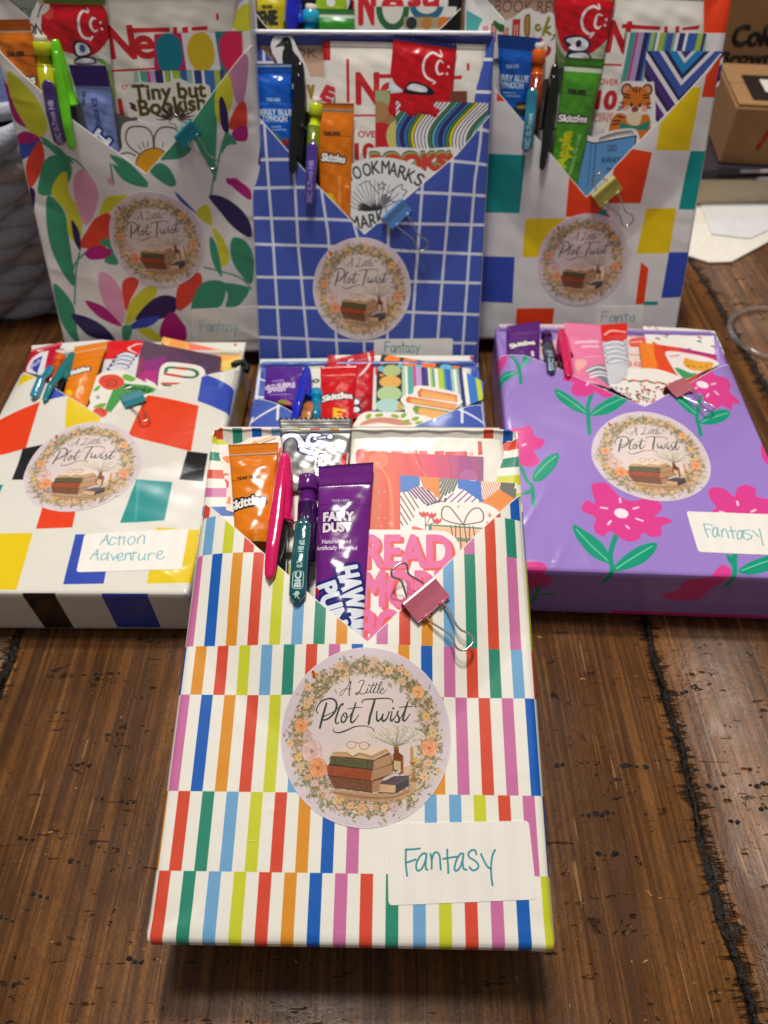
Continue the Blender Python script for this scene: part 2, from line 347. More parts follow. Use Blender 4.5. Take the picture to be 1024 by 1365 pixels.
def clip(label, pkg, s0, s1, side, w, col, front=1., rear=1., dep=.52, metal=.55):
    """binder clip: spine from s0 to s1, jaws towards `side` (+1 left of s0->s1)"""
    s0, s1 = np.array(s0, float), np.array(s1, float); d = s1-s0; Wd = np.hypot(*d); d = d/Wd; n = np.array([-d[1], d[0]])*side; D = Wd*dep; k = Wd/19.
    org = (*((s0+s1)/2), w); root = empty('binder_clip', pkg, org); c = (s0+s1)/2
    P = lambda a, b, z: (c[0]+d[0]*a+n[0]*b, c[1]+d[1]*a+n[1]*b, w+z)
    th = .45*k; V, Fc = [], []
    prof = [(D, .6), (D*.5, 2.0*k), (.8*k, 3.7*k), (.1*k, 3.6*k), (-.35*k, 3.0*k), (-.5*k, 0), (-.35*k, -3*k), (.1*k, -3.5*k), (D, -.8)]
    nn = len(prof); off = []
    for i, (b, z) in enumerate(prof):
        t = Vector((prof[min(i+1, nn-1)][0]-prof[max(i-1, 0)][0], prof[min(i+1, nn-1)][1]-prof[max(i-1, 0)][1])).normalized(); off.append((b+t.y*th, z-t.x*th))
    for a in (-Wd/2, Wd/2):
        for b, z in prof: V.append(P(a, b, z))
        for b, z in off: V.append(P(a, b, z))
    for i in range(nn-1):
        o0, o1 = 0, 2*nn
        Fc += [(i, i+1, o1+i+1, o1+i), (nn+i+1, nn+i, o1+nn+i, o1+nn+i+1), (i+1, i, nn+i, nn+i+1), (o1+i, o1+i+1, o1+nn+i+1, o1+nn+i)]
    Fc += [(0, nn, o1+nn, o1), (nn-1, o1+nn-1, o1+2*nn-1, 2*nn-1)]
    if side < 0: Fc = [q[::-1] for q in Fc]
    body = mat('clip_enamel', col, .28, [(500, .03, .0002, 2)], coat=.4, metal=0.)
    bevel(mk('jaw_body', V, Fc, body, org, parent=root, sm=False), .12)
    for s in (-1, 1):
        V, Fc = tube([P(s*Wd*.26-1.9*k, D+.1, .9), P(s*Wd*.26+1.9*k, D+.1, .9)], .95*k, 12); mk('hinge_curl', V, Fc, body, org, parent=root)
    def handle(b0, sg, z0, z1, ln):
        pr = [(.26, 0), (.255, .15), (.17, .42), (.13, .55), (.14, .66), (.215, .80), (.215, .9), (.13, .985), (0, 1.0)]
        pts = [(-a*Wd, b) for a, b in pr]+[(a*Wd, b) for a, b in pr[::-1][1:]]
        pts = smooth(np.array(pts), False, 4)
        V, Fc = tube([P(a, b0+sg*b*ln, z0+(z1-z0)*b) for a, b in pts], .52*k, 8); mk('wire_handle', V, Fc, STEEL, org, parent=root)
    if front: handle(D+.2, 1, 1.0, 1.2, Wd*1.12*front)
    if rear: handle(0, -1, -1.0, 3., Wd*.8*rear)
    return tag(root, label, 'binder clip', 'binder clips on the pocket edges')


# ------------------------------------------------------------------ wrapped packages
WHITE, CREAM = (233, 231, 226), (240, 236, 226)
EDGEM = mat('paper_edge_and_glint', (236, 234, 230), .5)
def onroot(root, T, name, V, Fc, m, cvb=None, uv=None, sm=True): return mk(name, V, Fc, m, (0, 0, -T), uvbox=cvb, uv=uv, parent=root, sm=sm)
def wrapcv(pkg, ppm, bg, T):
    M, W, L = PKV[pkg]; return CV(-W/2-T-1, -T-1, W/2+T+1, L+4, ppm, bg)
def package(pkg, name, label, cv, left, right, T, lift=6., rough=.38, coat=.12, seed=0., crump=.35, bump=None, fold=1, foldcv=None, foldin=(40, 44), panelcv=None, flare=0., hem=2.9, rad=2.6, creases=(), ncr=7):
    """left/right: the two polylines of the V-shaped pocket edge, outside in; they share the apex"""
    M, W, L = PKV[pkg]; r = rad; hw = W/2
    root = empty(name, pkg, (0, 0, -T)); org = (0, 0, -T)
    m = mat(name+'_paper', cv, rough, bump or PAPER, coat=coat)
    E = sorted([tuple(p) for p in left]+[tuple(p) for p in right[:-1]]); ex = [p[0] for p in E]; ey = [p[1] for p in E]
    ex = [-hw]+[min(hw-.5, max(-hw+.5, x)) for x in ex]+[hw]; ey = [ey[0]+(1)]+ey+[ey[-1]+1]
    Ve = lambda x: float(np.interp(x, ex, ey))
    def rnd(x, y, z, zt=0.):
        q = Vector((min(hw-r, max(-hw+r, x)), min(L-r, max(r, y)), min(zt-r, max(-T+r, z)))); p = Vector((x, y, z)); d = p-q
        o = p if d.length < 1e-6 else q+d.normalized()*r
        if flare:
            e = math.exp(-max(0, y)/9.)*max(0, (abs(x)-hw+14)/14)**2; o = Vector((o.x+math.copysign(flare*e, x), o.y-flare*.5*e, o.z+flare*.7*e*math.sin(max(0, y)*.5)))
        return o
    def fade(x): return max(0, 1-(abs(x)/hw)**9)
    rc_ = random.Random(seed*100); CR = [(x0, y0, x1-x0, y1-y0, math.hypot(x1-x0, y1-y0), a_, w_) for x0, y0, x1, y1, a_, w_ in creases]
    for _ in range(ncr):
        edge_ = rc_.random() < .7; x0 = (rc_.choice((-1, 1))*hw*.97 if edge_ else rc_.uniform(-hw, hw)*.8); y0 = rc_.uniform(4, L*.8) if edge_ else 3; an = rc_.uniform(-.5, .5)+(math.pi if x0 > 0 else 0) if edge_ else rc_.uniform(1.0, 2.1); ln = rc_.uniform(12, 38)
        CR.append((x0, y0, math.cos(an)*ln, math.sin(an)*ln, ln, rc_.choice((-1, 1))*rc_.uniform(.25, .6)*(crump/.4), rc_.uniform(1.3, 2.6)))
    def crs(x, y):
        z = 0
        for x0, y0, dx, dy, ln, a_, w_ in CR:
            t = ((x-x0)*dx+(y-y0)*dy)/(ln*ln)
            if -.1 < t < 1.05:
                d_ = ((x-x0)*dy-(y-y0)*dx)/ln
                if abs(d_) < 5*w_: z += a_*math.exp(-abs(d_)/w_)*(1-max(0, t))*min(1, max(0, (t+.1)*6))
        return z
    def rise(x, y):
        d = Ve(x)-y; t = min(1, max(0, 1-d/62)); return lift*math.sin(t*1.5708)**1.3*fade(x)+(crump*.55*wr(x*.3, y*.3, seed)+crs(x, y))*min(1, max(0, y/4))*min(1, max(0, (hw-abs(x))/3))
    xs = sorted(set([round(v, 3) for v in list(np.linspace(-hw+r, hw-r, 104))+[x for x in ex]+[s*(hw-r*k) for s in (-1, 1) for k in (0, .15, .35, .6, .8)]]))
    ts = [0, .004, .009, .014, .018]+list(np.linspace(.035, 1, 110))
    V, UV = [], []
    for x in xs:
        for t in ts:
            y = Ve(x)*t; p = rnd(x, y, 0); V.append((p.x, p.y, p.z+(rise(x, y) if abs(x) < hw-r*.5 else rise(x, y)*.3))); UV.append((x, y))
    nt_ = len(ts); Fc = [(i*nt_+j, (i+1)*nt_+j, (i+1)*nt_+j+1, i*nt_+j+1) for i in range(len(xs)-1) for j in range(nt_-1)]
    # turned-in paper lip of the pocket edge, its white also painting the edge highlight
    EV, EF = [], []
    for x in xs[3:-3]:
        y = Ve(x); z = rnd(x, y, 0).z+rise(x, y); EV += [(x, y-.25, z+.03), (x, y+.22, z+.02), (x, y+.25, z-.5), (x, y-5, z-1.4)]
    for i in range(len(EV)//4-1):
        for k in range(3): EF.append((4*i+k, 4*i+4+k, 4*i+5+k, 4*i+1+k))
    onroot(root, T, 'cut_edge', EV, EF, EDGEM)
    # hem of the wrapping along the top edge
    V2, UV2 = [], []
    for i in range(61):
        x = -hw+r+(W-2*r)*i/60; jit = .25*math.sin(i*.9+seed)
        for y, z in ((L-hem+jit, -6.5), (L-hem+jit, -.9), (L-hem*.5, -.5), (L-.3, -.8), (L+.02, -1.6)): V2.append((x, y, z)); UV2.append((x, y+(1.2 if z < -6 else 0)))
    onroot(root, T, 'top_hem', V2, [(5*i+k, 5*i+5+k, 5*i+6+k, 5*i+1+k) for i in range(60) for k in range(4)], m, uv=(np.array(UV2)-[cv.x0, cv.y0])/[cv.x1-cv.x0, cv.y1-cv.y0])
    def uvn(UV): UV = np.array(UV); return np.stack([(UV[:, 0]-cv.x0)/(cv.x1-cv.x0), (UV[:, 1]-cv.y0)/(cv.y1-cv.y0)], 1)
    mk('front_pocket', V, Fc, m, org, uv=uvn(UV), parent=root)
    # sides, bottom, top and back in one sheet
    V, UV, Fc = [], [], []
    def add(nx, ny, f, flip):
        k = len(V)
        for j in range(ny+1):
            for i in range(nx+1):
                x, y, z, u, v = f(i/nx, j/ny); p = rnd(x, y, z); V.append(tuple(p)); UV.append((u, v))
        for j in range(ny):
            for i in range(nx):
                q = (k+j*(nx+1)+i, k+j*(nx+1)+i+1, k+(j+1)*(nx+1)+i+1, k+(j+1)*(nx+1)+i); Fc.append(q[::-1] if flip else q)
    ed = lambda t, n: (t*n if t*n < 1 else t)
    zz = lambda s: -T*s
    wob = lambda y, s: .5*math.sin(y*.09+seed)*math.sin(math.pi*s)
    add(14, 50, lambda s, t: (hw+wob(t*L, s)*0, t*L, zz(s), hw+T*s, t*L), False)
    add(14, 50, lambda s, t: (-hw, t*L, zz(s), -hw-T*s, t*L), True)
    add(50, 14, lambda s, t: (-hw+W*s, 0, zz(t), -hw+W*s, -T*t), True)
    add(50, 14, lambda s, t: (-hw+W*s, L, -1.2+(-T+1.2)*t, -hw+W*s, L-2), False)
    add(20, 20, lambda s, t: (-hw+W*s, L*t, -T, -hw+W*s, L*t), True)
    # top edge band folded over the front
    mk('wrapper_sides', V, Fc, m, org, uv=uvn(UV), parent=root)
    k = []
    pc = panelcv or cv; pm = m if pc is cv else mat(name+'_inner', pc, .5, PAPER)
    V, Fc = grid(24, 24, lambda s, t: (-hw+1+(W-2)*s, 60+(L-61.2)*t, -6.8+.15*wr(s*60, t*60)+(5.4*max(0, (t-.90)/.10)**3)))
    mk('book_face', V, Fc, pm, org, uvbox=pc, parent=root)
    # corner folds: slanting paper from each top corner down into the pocket
    fc = foldcv or cv
    fm = m if fc is cv else mat(name+'_fold', fc, rough, PAPER, coat=coat)
    for s in (-1, 1):
        V, Fc = [], []; n = 12; A = (hw-.4, L-.8); Bp = (hw-.4, ey[0 if s < 0 else -1]-14); Cp = (hw-foldin[0], L-foldin[1]); Dp = (hw-foldin[0]-2, Bp[1]-8)
        for j in range(n+1):
            t = j/n
            for i in range(n+1):
                q = i/n; ox, oy = A[0], A[1]+(Bp[1]-A[1])*t; ix, iy = A[0]+(Cp[0]-A[0])*1, 0
                # inner border runs A->C then C->D
                if t < .5: ix, iy = A[0]+(Cp[0]-A[0])*t*2, A[1]+(Cp[1]-A[1])*t*2
                else: ix, iy = Cp[0]+(Dp[0]-Cp[0])*(t-.5)*2, Cp[1]+(Dp[1]-Cp[1])*(t-.5)*2
                x, y = ox+(ix-ox)*q, oy+(iy-oy)*q; V.append((s*x, y, -1.3-2.6*min(1,q*3)+.6*q*t+.12*wr(x, y, seed)))
        for j in range(n):
            for i in range(n):
                q = (j*(n+1)+i, j*(n+1)+i+1, (j+1)*(n+1)+i+1, (j+1)*(n+1)+i); Fc.append(q if s > 0 else q[::-1])
        o = mk('corner_fold', V, Fc, fm, org, uvbox=fc, parent=root); so = o.modifiers.new('th', 'SOLIDIFY'); so.thickness = .0003; so.offset = -1
    return tag(root, label, 'wrapped package'), rise
def patch(root, T, name, pts, cvb, rise, m, off=.18):
    """paper label or sticker that follows the wrapped face: disc-like fan grid"""
    P = np.array(pts, float); c = P.mean(0); n = len(P); R = 22; V, Fc = [], []
    for j in range(R+1):
        for p in P: q = c+(p-c)*(j/R); V.append((q[0], q[1], rise(*q)+off))
    for j in range(R):
        for i in range(n): Fc.append((j*n+i, (j+1)*n+i, (j+1)*n+(i+1) % n, j*n+(i+1) % n))
    k = len(V); V += [(p[0], p[1], rise(*p)+off) for p in P]+[(p[0], p[1], rise(*p)-.02) for p in P]
    for i in range(n): Fc.append((k+i, k+n+i, k+n+(i+1) % n, k+(i+1) % n))
    return onroot(root, T, name, V, Fc, m, cvb)
def rrect(pts, r):
    """rounded corners on a quad"""
    P = [np.array(p, float) for p in pts]; out = []; n = len(P)
    for i in range(n):
        a, b, c = P[i-1], P[i], P[(i+1) % n]; u = (a-b)/np.hypot(*(a-b)); v = (c-b)/np.hypot(*(c-b)); p, q = b+u*r, b+v*r
        L = out[-1] if out else None
        if L is not None:
            for t in np.linspace(0, 1, 9)[1:-1]: out.append(L+(p-L)*t)
        for t in np.linspace(0, 1, 5): out.append((1-t)**2*p+2*t*(1-t)*b+t*t*q)
    L = out[-1]; F0 = out[0]
    for t in np.linspace(0, 1, 9)[1:-1]: out.append(L+(F0-L)*t)
    return out

# ------------------------------------------------------------------ the round seal
SC0 = (3.9, 69.2); SR = 31.9
def seal_canvas():
    c = CV(SC0[0]-SR-.5, SC0[1]-SR-.5, SC0[0]+SR+.5, SC0[1]+SR+.5, 13, (216, 200, 208)); cx, cy = SC0; R = SR
    def glow(X, Y):
        d = np.hypot(X-cx, (Y-cy))/R; t = np.clip(1.25-d*1.25, 0, 1)[..., None]; return np.array((214, 199, 208))*(1-t)+np.array((231, 211, 205))*t
    c.ell(SC0, R+2, R+2, glow, n=48)
    for _ in range(260):
        a = rs.rand()*6.283; d = R*(.2+.6*rs.rand()); c.ell((cx+d*math.cos(a), cy+d*math.sin(a)), 2+4*rs.rand(), 2+3*rs.rand(), (232, 212, 203) if rs.rand() < .6 else (222, 205, 210), .12)
    for _ in range(900):   # soft watercolour wash under the wreath
        a = rs.rand()*6.283; th = 1+.6*max(0, -math.sin(a))*1; d = R*(.775+.055*rs.randn()*th*.9)
        c.ell((cx+d*math.cos(a), cy+d*math.sin(a)), 1.2+1.6*rs.rand(), .9+rs.rand(), [(196, 184, 150), (214, 186, 160), (188, 182, 150)][rs.randint(3)], .13, rs.rand()*3)
    # vine
    for q in range(2): c.line([(cx+R*(.76+.02*math.sin(a*7+q*2))*math.cos(a), cy+R*(.76+.02*math.sin(a*7+q*2))*math.sin(a)) for a in np.linspace(.2, 6.2, 90)], .3, (128, 96, 66), .6)
    leafc = [(116, 110, 74), (142, 128, 88), (98, 100, 70), (156, 134, 94), (128, 104, 72), (164, 144, 112)]
    def leaf(x, y, l, w, rot, col, al):
        t = np.array([(0, 0), (.3, .5), (.65, .42), (1, 0), (.65, -.42), (.3, -.5)])*[l, w]; cr, sr = math.cos(rot), math.sin(rot)
        c.fill([np.stack([x+t[:, 0]*cr-t[:, 1]*sr, y+t[:, 0]*sr+t[:, 1]*cr], 1)], col, al)
    for _ in range(2900):
        a = rs.rand()*6.283; low = .5-.5*math.sin(a); side = abs(math.cos(a)); sp = .042+.028*low*(side**.3); d = R*(.775+sp*rs.randn()); d = min(d, R*.955)
        leaf(cx+d*math.cos(a), cy+d*math.sin(a), 1.0+1.7*rs.rand(), .5+.6*rs.rand(), a+(1.57 if rs.rand() < .5 else -1.57)+rs.randn()*.8, leafc[rs.randint(6)], .4+.4*rs.rand())
    for _ in range(75):      # bigger leaves
        a = rs.rand()*6.283; d = R*(.78+.05*rs.randn()); leaf(cx+d*math.cos(a), cy+d*math.sin(a), 2.4+1.6*rs.rand(), 1.6, rs.rand()*6.28, [(140, 142, 116), (120, 126, 96)][rs.randint(2)], .65)
    for _ in range(620):     # tiny blossoms
        a = rs.rand()*6.283; d = R*(.78+.06*rs.randn()); d = min(d, R*.95); x, y = cx+d*math.cos(a), cy+d*math.sin(a); q = .25+.3*rs.rand()
        c.ell((x, y), q, q, [(222, 196, 160), (214, 178, 142), (228, 208, 192), (204, 150, 112)][rs.randint(4)], .75, n=8)
    def flower(x, y, r, col, mid=(190, 130, 70), n=5):
        ph = rs.rand()*6
        for k in range(n):
            a = ph+k*6.283/n; c.ell((x+r*.55*math.cos(a), y+r*.55*math.sin(a)), r*.5, r*.36, tuple(int(v*.82) for v in col), .8, a, n=12)
            c.ell((x+r*.56*math.cos(a), y+r*.56*math.sin(a)), r*.44, r*.3, col, .95, a, n=12)
        c.ell((x, y), r*.2, r*.2, mid, .9, n=8)
    for _ in range(60):
        a = rs.rand()*6.283; d = R*(.78+.035*rs.randn()); flower(cx+d*math.cos(a), cy+d*math.sin(a), 0.7+.7*rs.rand(), [(226, 188, 142), (226, 198, 172), (216, 168, 124), (220, 190, 178)][rs.randint(4)])
    def rose(x, y, r, col, dark):
        lt = tuple(min(255, int(v*1.1)) for v in col); md = tuple(int(a*.6+b*.4) for a, b in zip(col, dark))
        for k in range(8): a = k*.785+rs.rand()*.3; c.ell((x+r*.56*math.cos(a), y+r*.56*math.sin(a)), r*.5, r*.42, md, .55, a+1.57, n=14); c.ell((x+r*.53*math.cos(a), y+r*.53*math.sin(a)), r*.45, r*.37, lt if k % 2 else col, .9, a+1.57, n=14)
        for q, (rr, pr, nn) in enumerate(((.36, .36, 6), (.22, .28, 5), (.1, .2, 4))):
            for k in range(nn): a = k*6.283/nn+q*.5; c.ell((x+r*rr*math.cos(a), y+r*rr*math.sin(a)), r*pr*1.08, r*pr*.82, md, .65, a+1.57, n=12); c.ell((x+r*(rr-.03)*math.cos(a), y+r*(rr-.03)*math.sin(a)), r*pr, r*pr*.7, (col, lt, md)[q] if k % 2 else (lt, col, col)[q], .9, a+1.57, n=12)
        c.ell((x, y), r*.13, r*.12, dark, .8, n=10)
    fl = [(-18.4,86.3),(-18.7,80.0),(25.7,54.9),(-5.3,47.3),(-8.6,49.0),(-6.5,94.1),(12.4,92.4),(16.8,93.2),(29.1,70.5),(26.5,76.3),(14.8,44.6),(3.1,43.9),(-24.5,66.1),(6.8,96.2),(19.5,91.8),(-20.9,61.1),(-14.5,52.3),(-1.1,44.7),(11.3,44.3),(27.3,59.8),(30.8,56.8),(22.8,60.4),(-17.7,68.7)]
    fr = [1.7, 1.8, 1.9, 2.1, 2.2, 1.6, 1.8, 1.5, 1.9, 1.7, 1.9, 2.0, 1.5, 1.5, 1.5, 1.7, 1.5, 1.5, 1.4, 1.6, 1.3, 1.2, 1.9]
    fcl = [(232, 190, 142), (230, 184, 140), (230, 192, 144), (232, 190, 112), (214, 184, 182), (228, 180, 136)]
    for i, (p, r) in enumerate(zip(fl, fr)): flower(p[0], p[1], r*.95, fcl[i % 6] if i not in (3, 4) else fcl[i], n=6)
    rp = [(-20.5,72.3),(-16.1,63.3),(-13.5,57.5),(23.4,85.0),(27.5,65.0)]
    rose(*rp[0], 2.8, (228, 164, 112), (178, 96, 52)); rose(*rp[1], 4.2, (222, 188, 178), (164, 118, 108)); rose(*rp[2], 3.7, (226, 156, 106), (172, 86, 48)); rose(*rp[3], 2.6, (232, 174, 118), (184, 104, 52)); rose(*rp[4], 3.3, (230, 162, 120), (182, 92, 54))
    b = [(-15.8,90.6)][0]
    c.ell((b[0]-.7, b[1]+.7), 1.2, .8, (206, 112, 34), 1, 1.9); c.ell((b[0]+.5, b[1]+.2), .9, .6, (214, 128, 44), 1, .2); c.ell((b[0]-.5, b[1]-.7), .9, .6, (196, 98, 30), 1, -.6); c.line([(b[0]-.9, b[1]+1.4), (b[0]-.2, b[1]-.8)], .28, (70, 36, 20)); c.line([(b[0]-1.3, b[1]+1.6), (b[0]-.4, b[1]+.2)], .18, (70, 36, 20))
    # log / table under the books
    wood = [(-8.9,49.8),(-2.9,49.9),(6.9,49.0),(15.9,49.4),(20.1,51.0),(21.0,53.0),(22.7,52.7),(22.3,50.2),(18.4,47.8),(12.5,46.3),(4.9,46.2),(-2.8,46.9),(-6.7,48.3)]; c.blob(wood, (196, 156, 118), .85)
    for k in range(7): c.line([(x, y-.1*k) for x, y in [(-7.6,49.5),(-2.0,48.5),(6.5,47.8),(14.2,48.1),(20.1,50.2)]], .22, (150, 108, 74), .5, sm=True); 
    for k in range(5): c.line([(x, y-.75*k) for x, y in [(-6.3,49.3),(-1.2,48.8),(6.5,48.5),(14.2,48.9),(19.3,50.8)]], .2, (158, 114, 78), .6, sm=True)
    c.blob([(18.0,57.9),(20.6,58.5),(21.0,55.9),(18.4,55.2)], (214, 176, 140), .8)
    def book(sp, pg, cs, cp):
        c.poly(sp, cs); c.poly(pg, cp)
        a, b_, d, e = [np.array(q) for q in sp[:4]]
        for k in range(120):
            s, t = rs.rand(), rs.rand(); p = (a*(1-s)+b_*s)*(1-t)+(e*(1-s)+d*s)*t; c.ell(p, .3+.9*rs.rand(), .15+.3*rs.rand(), tuple(int(v*(.7+.6*rs.rand())) if v < 200 else v for v in cs), .22, n=8)
        for t in (.12, .86):
            p, q = a*(1-t)+b_*t, e*(1-t)+d*t; c.line([p, q], .25, tuple(int(v*.6) for v in cs), .6)
        c.line([e, d], .3, tuple(int(v*.5) for v in cs), .8); c.line([a, b_], .22, tuple(min(255, int(v*1.25)) for v in cs), .45)
        for q_ in range(26): t0_, t1_ = rs.rand(), rs.rand(); u_ = (a*(1-t0_)+b_*t0_)*(1-t1_)+(e*(1-t0_)+d*t0_)*t1_; c.line([u_, u_+(b_-a)*.12], .22, tuple(int(v*(.6 if q_ % 2 else 1.25)) if v < 200 else v for v in cs), .22)
        p0, p1, p2, p3 = [np.array(q) for q in pg[:4]]
        for t in np.linspace(.1, .9, 8): c.line([p0*(1-t)+p3*t, p1*(1-t)+p2*t], .13, (160, 118, 84), .55)
    c.poly([(-8.8,61.7),(7.1,60.4),(13.4,62.8),(14.1,59.1),(14.3,55.8),(12.4,51.3),(9.9,50.1),(6.7,49.2),(-7.4,50.9),(-9.5,54.7),(-10.2,58.3),(-9.3,58.8)], (92, 58, 38))
    book([(-9.5,54.5),(6.6,52.9),(6.7,49.2),(-7.4,50.9)], [(6.6,52.9),(14.1,55.0),(12.4,51.3),(6.7,49.2)], (126, 80, 56), (184, 140, 104))
    book([(-10.2,58.3),(6.6,56.7),(6.1,53.1),(-9.8,54.9)], [(6.6,56.7),(14.1,59.1),(14.1,56.0),(6.1,53.1)], (160, 78, 46), (190, 146, 110))
    book([(-9.1,61.5),(7.1,60.1),(6.8,56.9),(-8.9,58.7)], [(7.1,60.1),(13.4,62.6),(13.7,59.3),(6.8,56.9)], (96, 92, 60), (196, 152, 114))
    c.poly([(-8.6,61.7),(-1.6,61.3),(6.9,60.3),(13.0,63.3),(12.8,62.6),(6.9,59.9),(-1.1,60.7),(-8.7,61.4)], (120, 72, 44))
    c.poly([(-8.1,63.1),(-2.7,63.1),(-0.8,61.7),(1.9,63.0),(11.6,64.3),(12.7,63.4),(6.7,60.5),(-1.1,61.3),(-8.6,61.8)], (212, 176, 130)); c.poly([(-7.3,63.3),(-3.4,65.1),(-1.2,64.7),(0.9,65.5),(11.4,64.5),(6.2,61.8),(1.4,63.0),(-0.9,61.8),(-2.5,63.0)], (238, 214, 188))
    for t in (.15, .35, .55, .75): c.line([(a_*(1-t)+b2*t, a3*(1-t)+b3*t) for (a_, a3), (b2, b3) in zip([(-7.3,63.3),(-2.7,63.0),(-0.9,61.6)], [(-8.5,62.0),(-2.0,61.5),(-0.9,61.3)])], .12, (160, 116, 70), .7); c.line([(a_*(1-t)+b2*t, a3*(1-t)+b3*t) for (a_, a3), (b2, b3) in zip([(-0.6,61.6),(1.9,63.0),(6.2,61.8),(11.6,64.2)], [(-0.6,61.3),(1.9,61.8),(6.8,60.5),(12.7,63.3)])], .12, (150, 104, 60), .7)
    c.ell([(-1.3,65.6)][0], 1.55, 1.35, (236, 208, 190), .3); 
    for p in [(-1.3,65.5),(3.5,65.2)]:
        c.line([(p[0]+1.75*math.cos(a), p[1]+1.3*math.sin(a)) for a in np.linspace(0, 6.3, 26)], .2, (150, 84, 52), .9)
    c.line([(0.5,66.2),(1.1,66.3),(1.7,65.9)], .2, (140, 76, 46)); c.line([(4.9,65.5),(6.0,65.3)], .2, (140, 76, 46))
    c.poly([(14.3,65.1),(16.2,65.1),(16.3,63.2),(18.0,62.0),(18.0,55.8),(15.8,55.8),(14.0,57.0),(14.0,62.2),(14.6,63.0)], (120, 66, 34)); c.poly([(14.4,60.4),(17.0,60.1),(17.0,57.0),(14.6,57.2)], (208, 184, 140)); c.line([(17.5,61.8),(17.6,56.0)], .35, (176, 110, 56)); c.line([(14.4,62.8),(14.4,57.4)], .3, (166, 100, 52)); c.poly([(14.4,65.1),(16.2,65.1),(16.2,64.1),(14.4,64.1)], (150, 90, 50))
    st = [(15.3,65.1)][0]
    for _ in range(60):
        a = math.pi*(.12+.76*rs.rand()); l = 2.5+7*rs.rand()**.6; e = (st[0]+l*1.25*math.cos(a), st[1]+l*.78*math.sin(a)+.5); c.line([st, e], .1, (120, 122, 84), .55)
        for _k in range(5): c.ell((e[0]+.6*rs.randn(), e[1]+.45*rs.randn()), .22+.2*rs.rand(), .2+.15*rs.rand(), [(236, 224, 206), (196, 190, 160), (226, 210, 186)][rs.randint(3)], .9, n=8)
    c.poly([(20.5,64.9),(21.7,64.9),(21.9,60.3),(20.7,60.2)], (214, 156, 84)); c.line([(20.7,64.7),(20.8,60.3)], .3, (180, 118, 58)); c.blob([(21.1,65.9),(21.5,65.3),(21.2,64.8),(20.8,65.2)], (226, 150, 60))
    c.poly([(20.1,60.3),(22.7,60.3),(22.1,59.2),(21.7,58.7),(21.9,55.9),(22.7,54.3),(23.2,53.1),(20.4,53.0),(21.1,54.6),(21.2,55.9),(21.4,58.7),(20.6,59.2)], (150, 104, 44)); c.line([(20.4,60.1),(22.5,60.2)], .35, (206, 160, 84)); c.line([(21.5,58.7),(21.5,54.3)], .25, (206, 164, 90))
    c.poly([(9.9,52.9),(14.6,55.0),(20.1,55.3),(19.9,53.2),(15.2,51.8),(9.4,52.1)], (92, 78, 80)); c.poly([(15.2,51.8),(20.1,54.2),(19.9,52.0),(15.1,49.3)], (70, 60, 66)); c.poly([(9.4,52.2),(15.2,51.8),(15.0,49.1),(9.3,49.4)], (212, 170, 128)); c.line([(9.3,49.3),(15.1,49.1),(20.0,51.9)], .3, (60, 44, 40))
    c.poly([(10.7,54.2),(16.3,57.1),(17.2,57.2),(16.9,56.4),(11.6,53.5),(10.5,53.5)], (226, 212, 204)); c.line([(11.1,53.9),(16.5,56.8)], .15, (120, 96, 86)); c.line([(15.0,56.2),(15.5,55.6)], .2, (110, 90, 84))
    # script lettering
    ink = (56, 64, 54)
    def S(p, w=(.3, .42, .3)): c.line(p, [v*.76 for v in w] if not np.isscalar(w) else w*.8, ink, .95, sm=True)
    S([(-6.1,83.0),(-5.4,83.1),(-4.4,84.6),(-3.0,86.9),(-1.9,88.2)], (.25, .3, .35)); S([(-1.9,88.2),(-2.3,86.7),(-2.6,84.8),(-2.5,83.0)], (.4, .6, .55)); S([(-6.1,83.0),(-6.1,83.8),(-5.2,85.0),(-3.6,85.5),(-1.6,85.4)], (.22, .3, .25))
    S([(1.0,87.7),(1.6,88.5),(2.7,88.6),(3.0,88.0),(2.2,86.4),(1.5,84.7),(0.5,83.4),(-0.1,83.5),(0.1,84.0),(1.1,84.0),(2.6,83.5),(3.7,84.1)], (.3, .5, .35))
    S([(3.7,84.1),(4.1,84.9),(4.5,85.8),(4.0,84.3),(4.3,83.9),(4.9,84.3)], (.2, .45, .3)); c.ell([(4.8,86.9)][0], .28, .28, ink)
    S([(4.9,84.3),(5.7,85.6),(6.7,87.7),(5.9,86.0),(5.3,84.5),(5.6,84.0),(6.2,84.2)], (.2, .5, .3)); S([(6.2,84.3),(7.0,85.8),(7.9,87.8),(7.2,86.0),(6.6,84.5),(6.8,84.0),(7.4,84.2)], (.2, .5, .3)); S([(5.1,86.5),(6.6,86.8),(8.7,87.0)], .24)
    S([(7.5,84.2),(8.7,85.6),(9.7,87.5),(9.7,88.2),(9.2,87.9),(8.5,86.0),(8.1,84.5),(8.4,84.0),(9.1,84.3)], (.22, .45, .3)); S([(9.2,84.8),(10.2,85.2),(10.4,85.8),(9.9,85.9),(9.2,85.0),(9.2,84.3),(9.8,83.9),(10.6,84.4),(11.6,85.5)], (.22, .42, .25))
    S([(-11.1,80.3),(-11.7,77.9),(-12.5,75.1),(-13.3,71.5)], (.95, 1.15, 1.05)); S([(-14.1,76.7),(-14.7,77.3),(-14.7,78.5),(-13.9,80.1),(-12.3,81.4),(-10.0,82.0),(-8.1,81.5),(-7.2,79.8),(-7.7,77.4),(-9.5,75.3),(-11.5,74.3),(-12.4,74.6),(-12.0,75.5),(-10.1,76.3),(-8.5,77.1),(-7.1,78.2)], (.4, .62, .8, 1.05, .8, .5, .3))
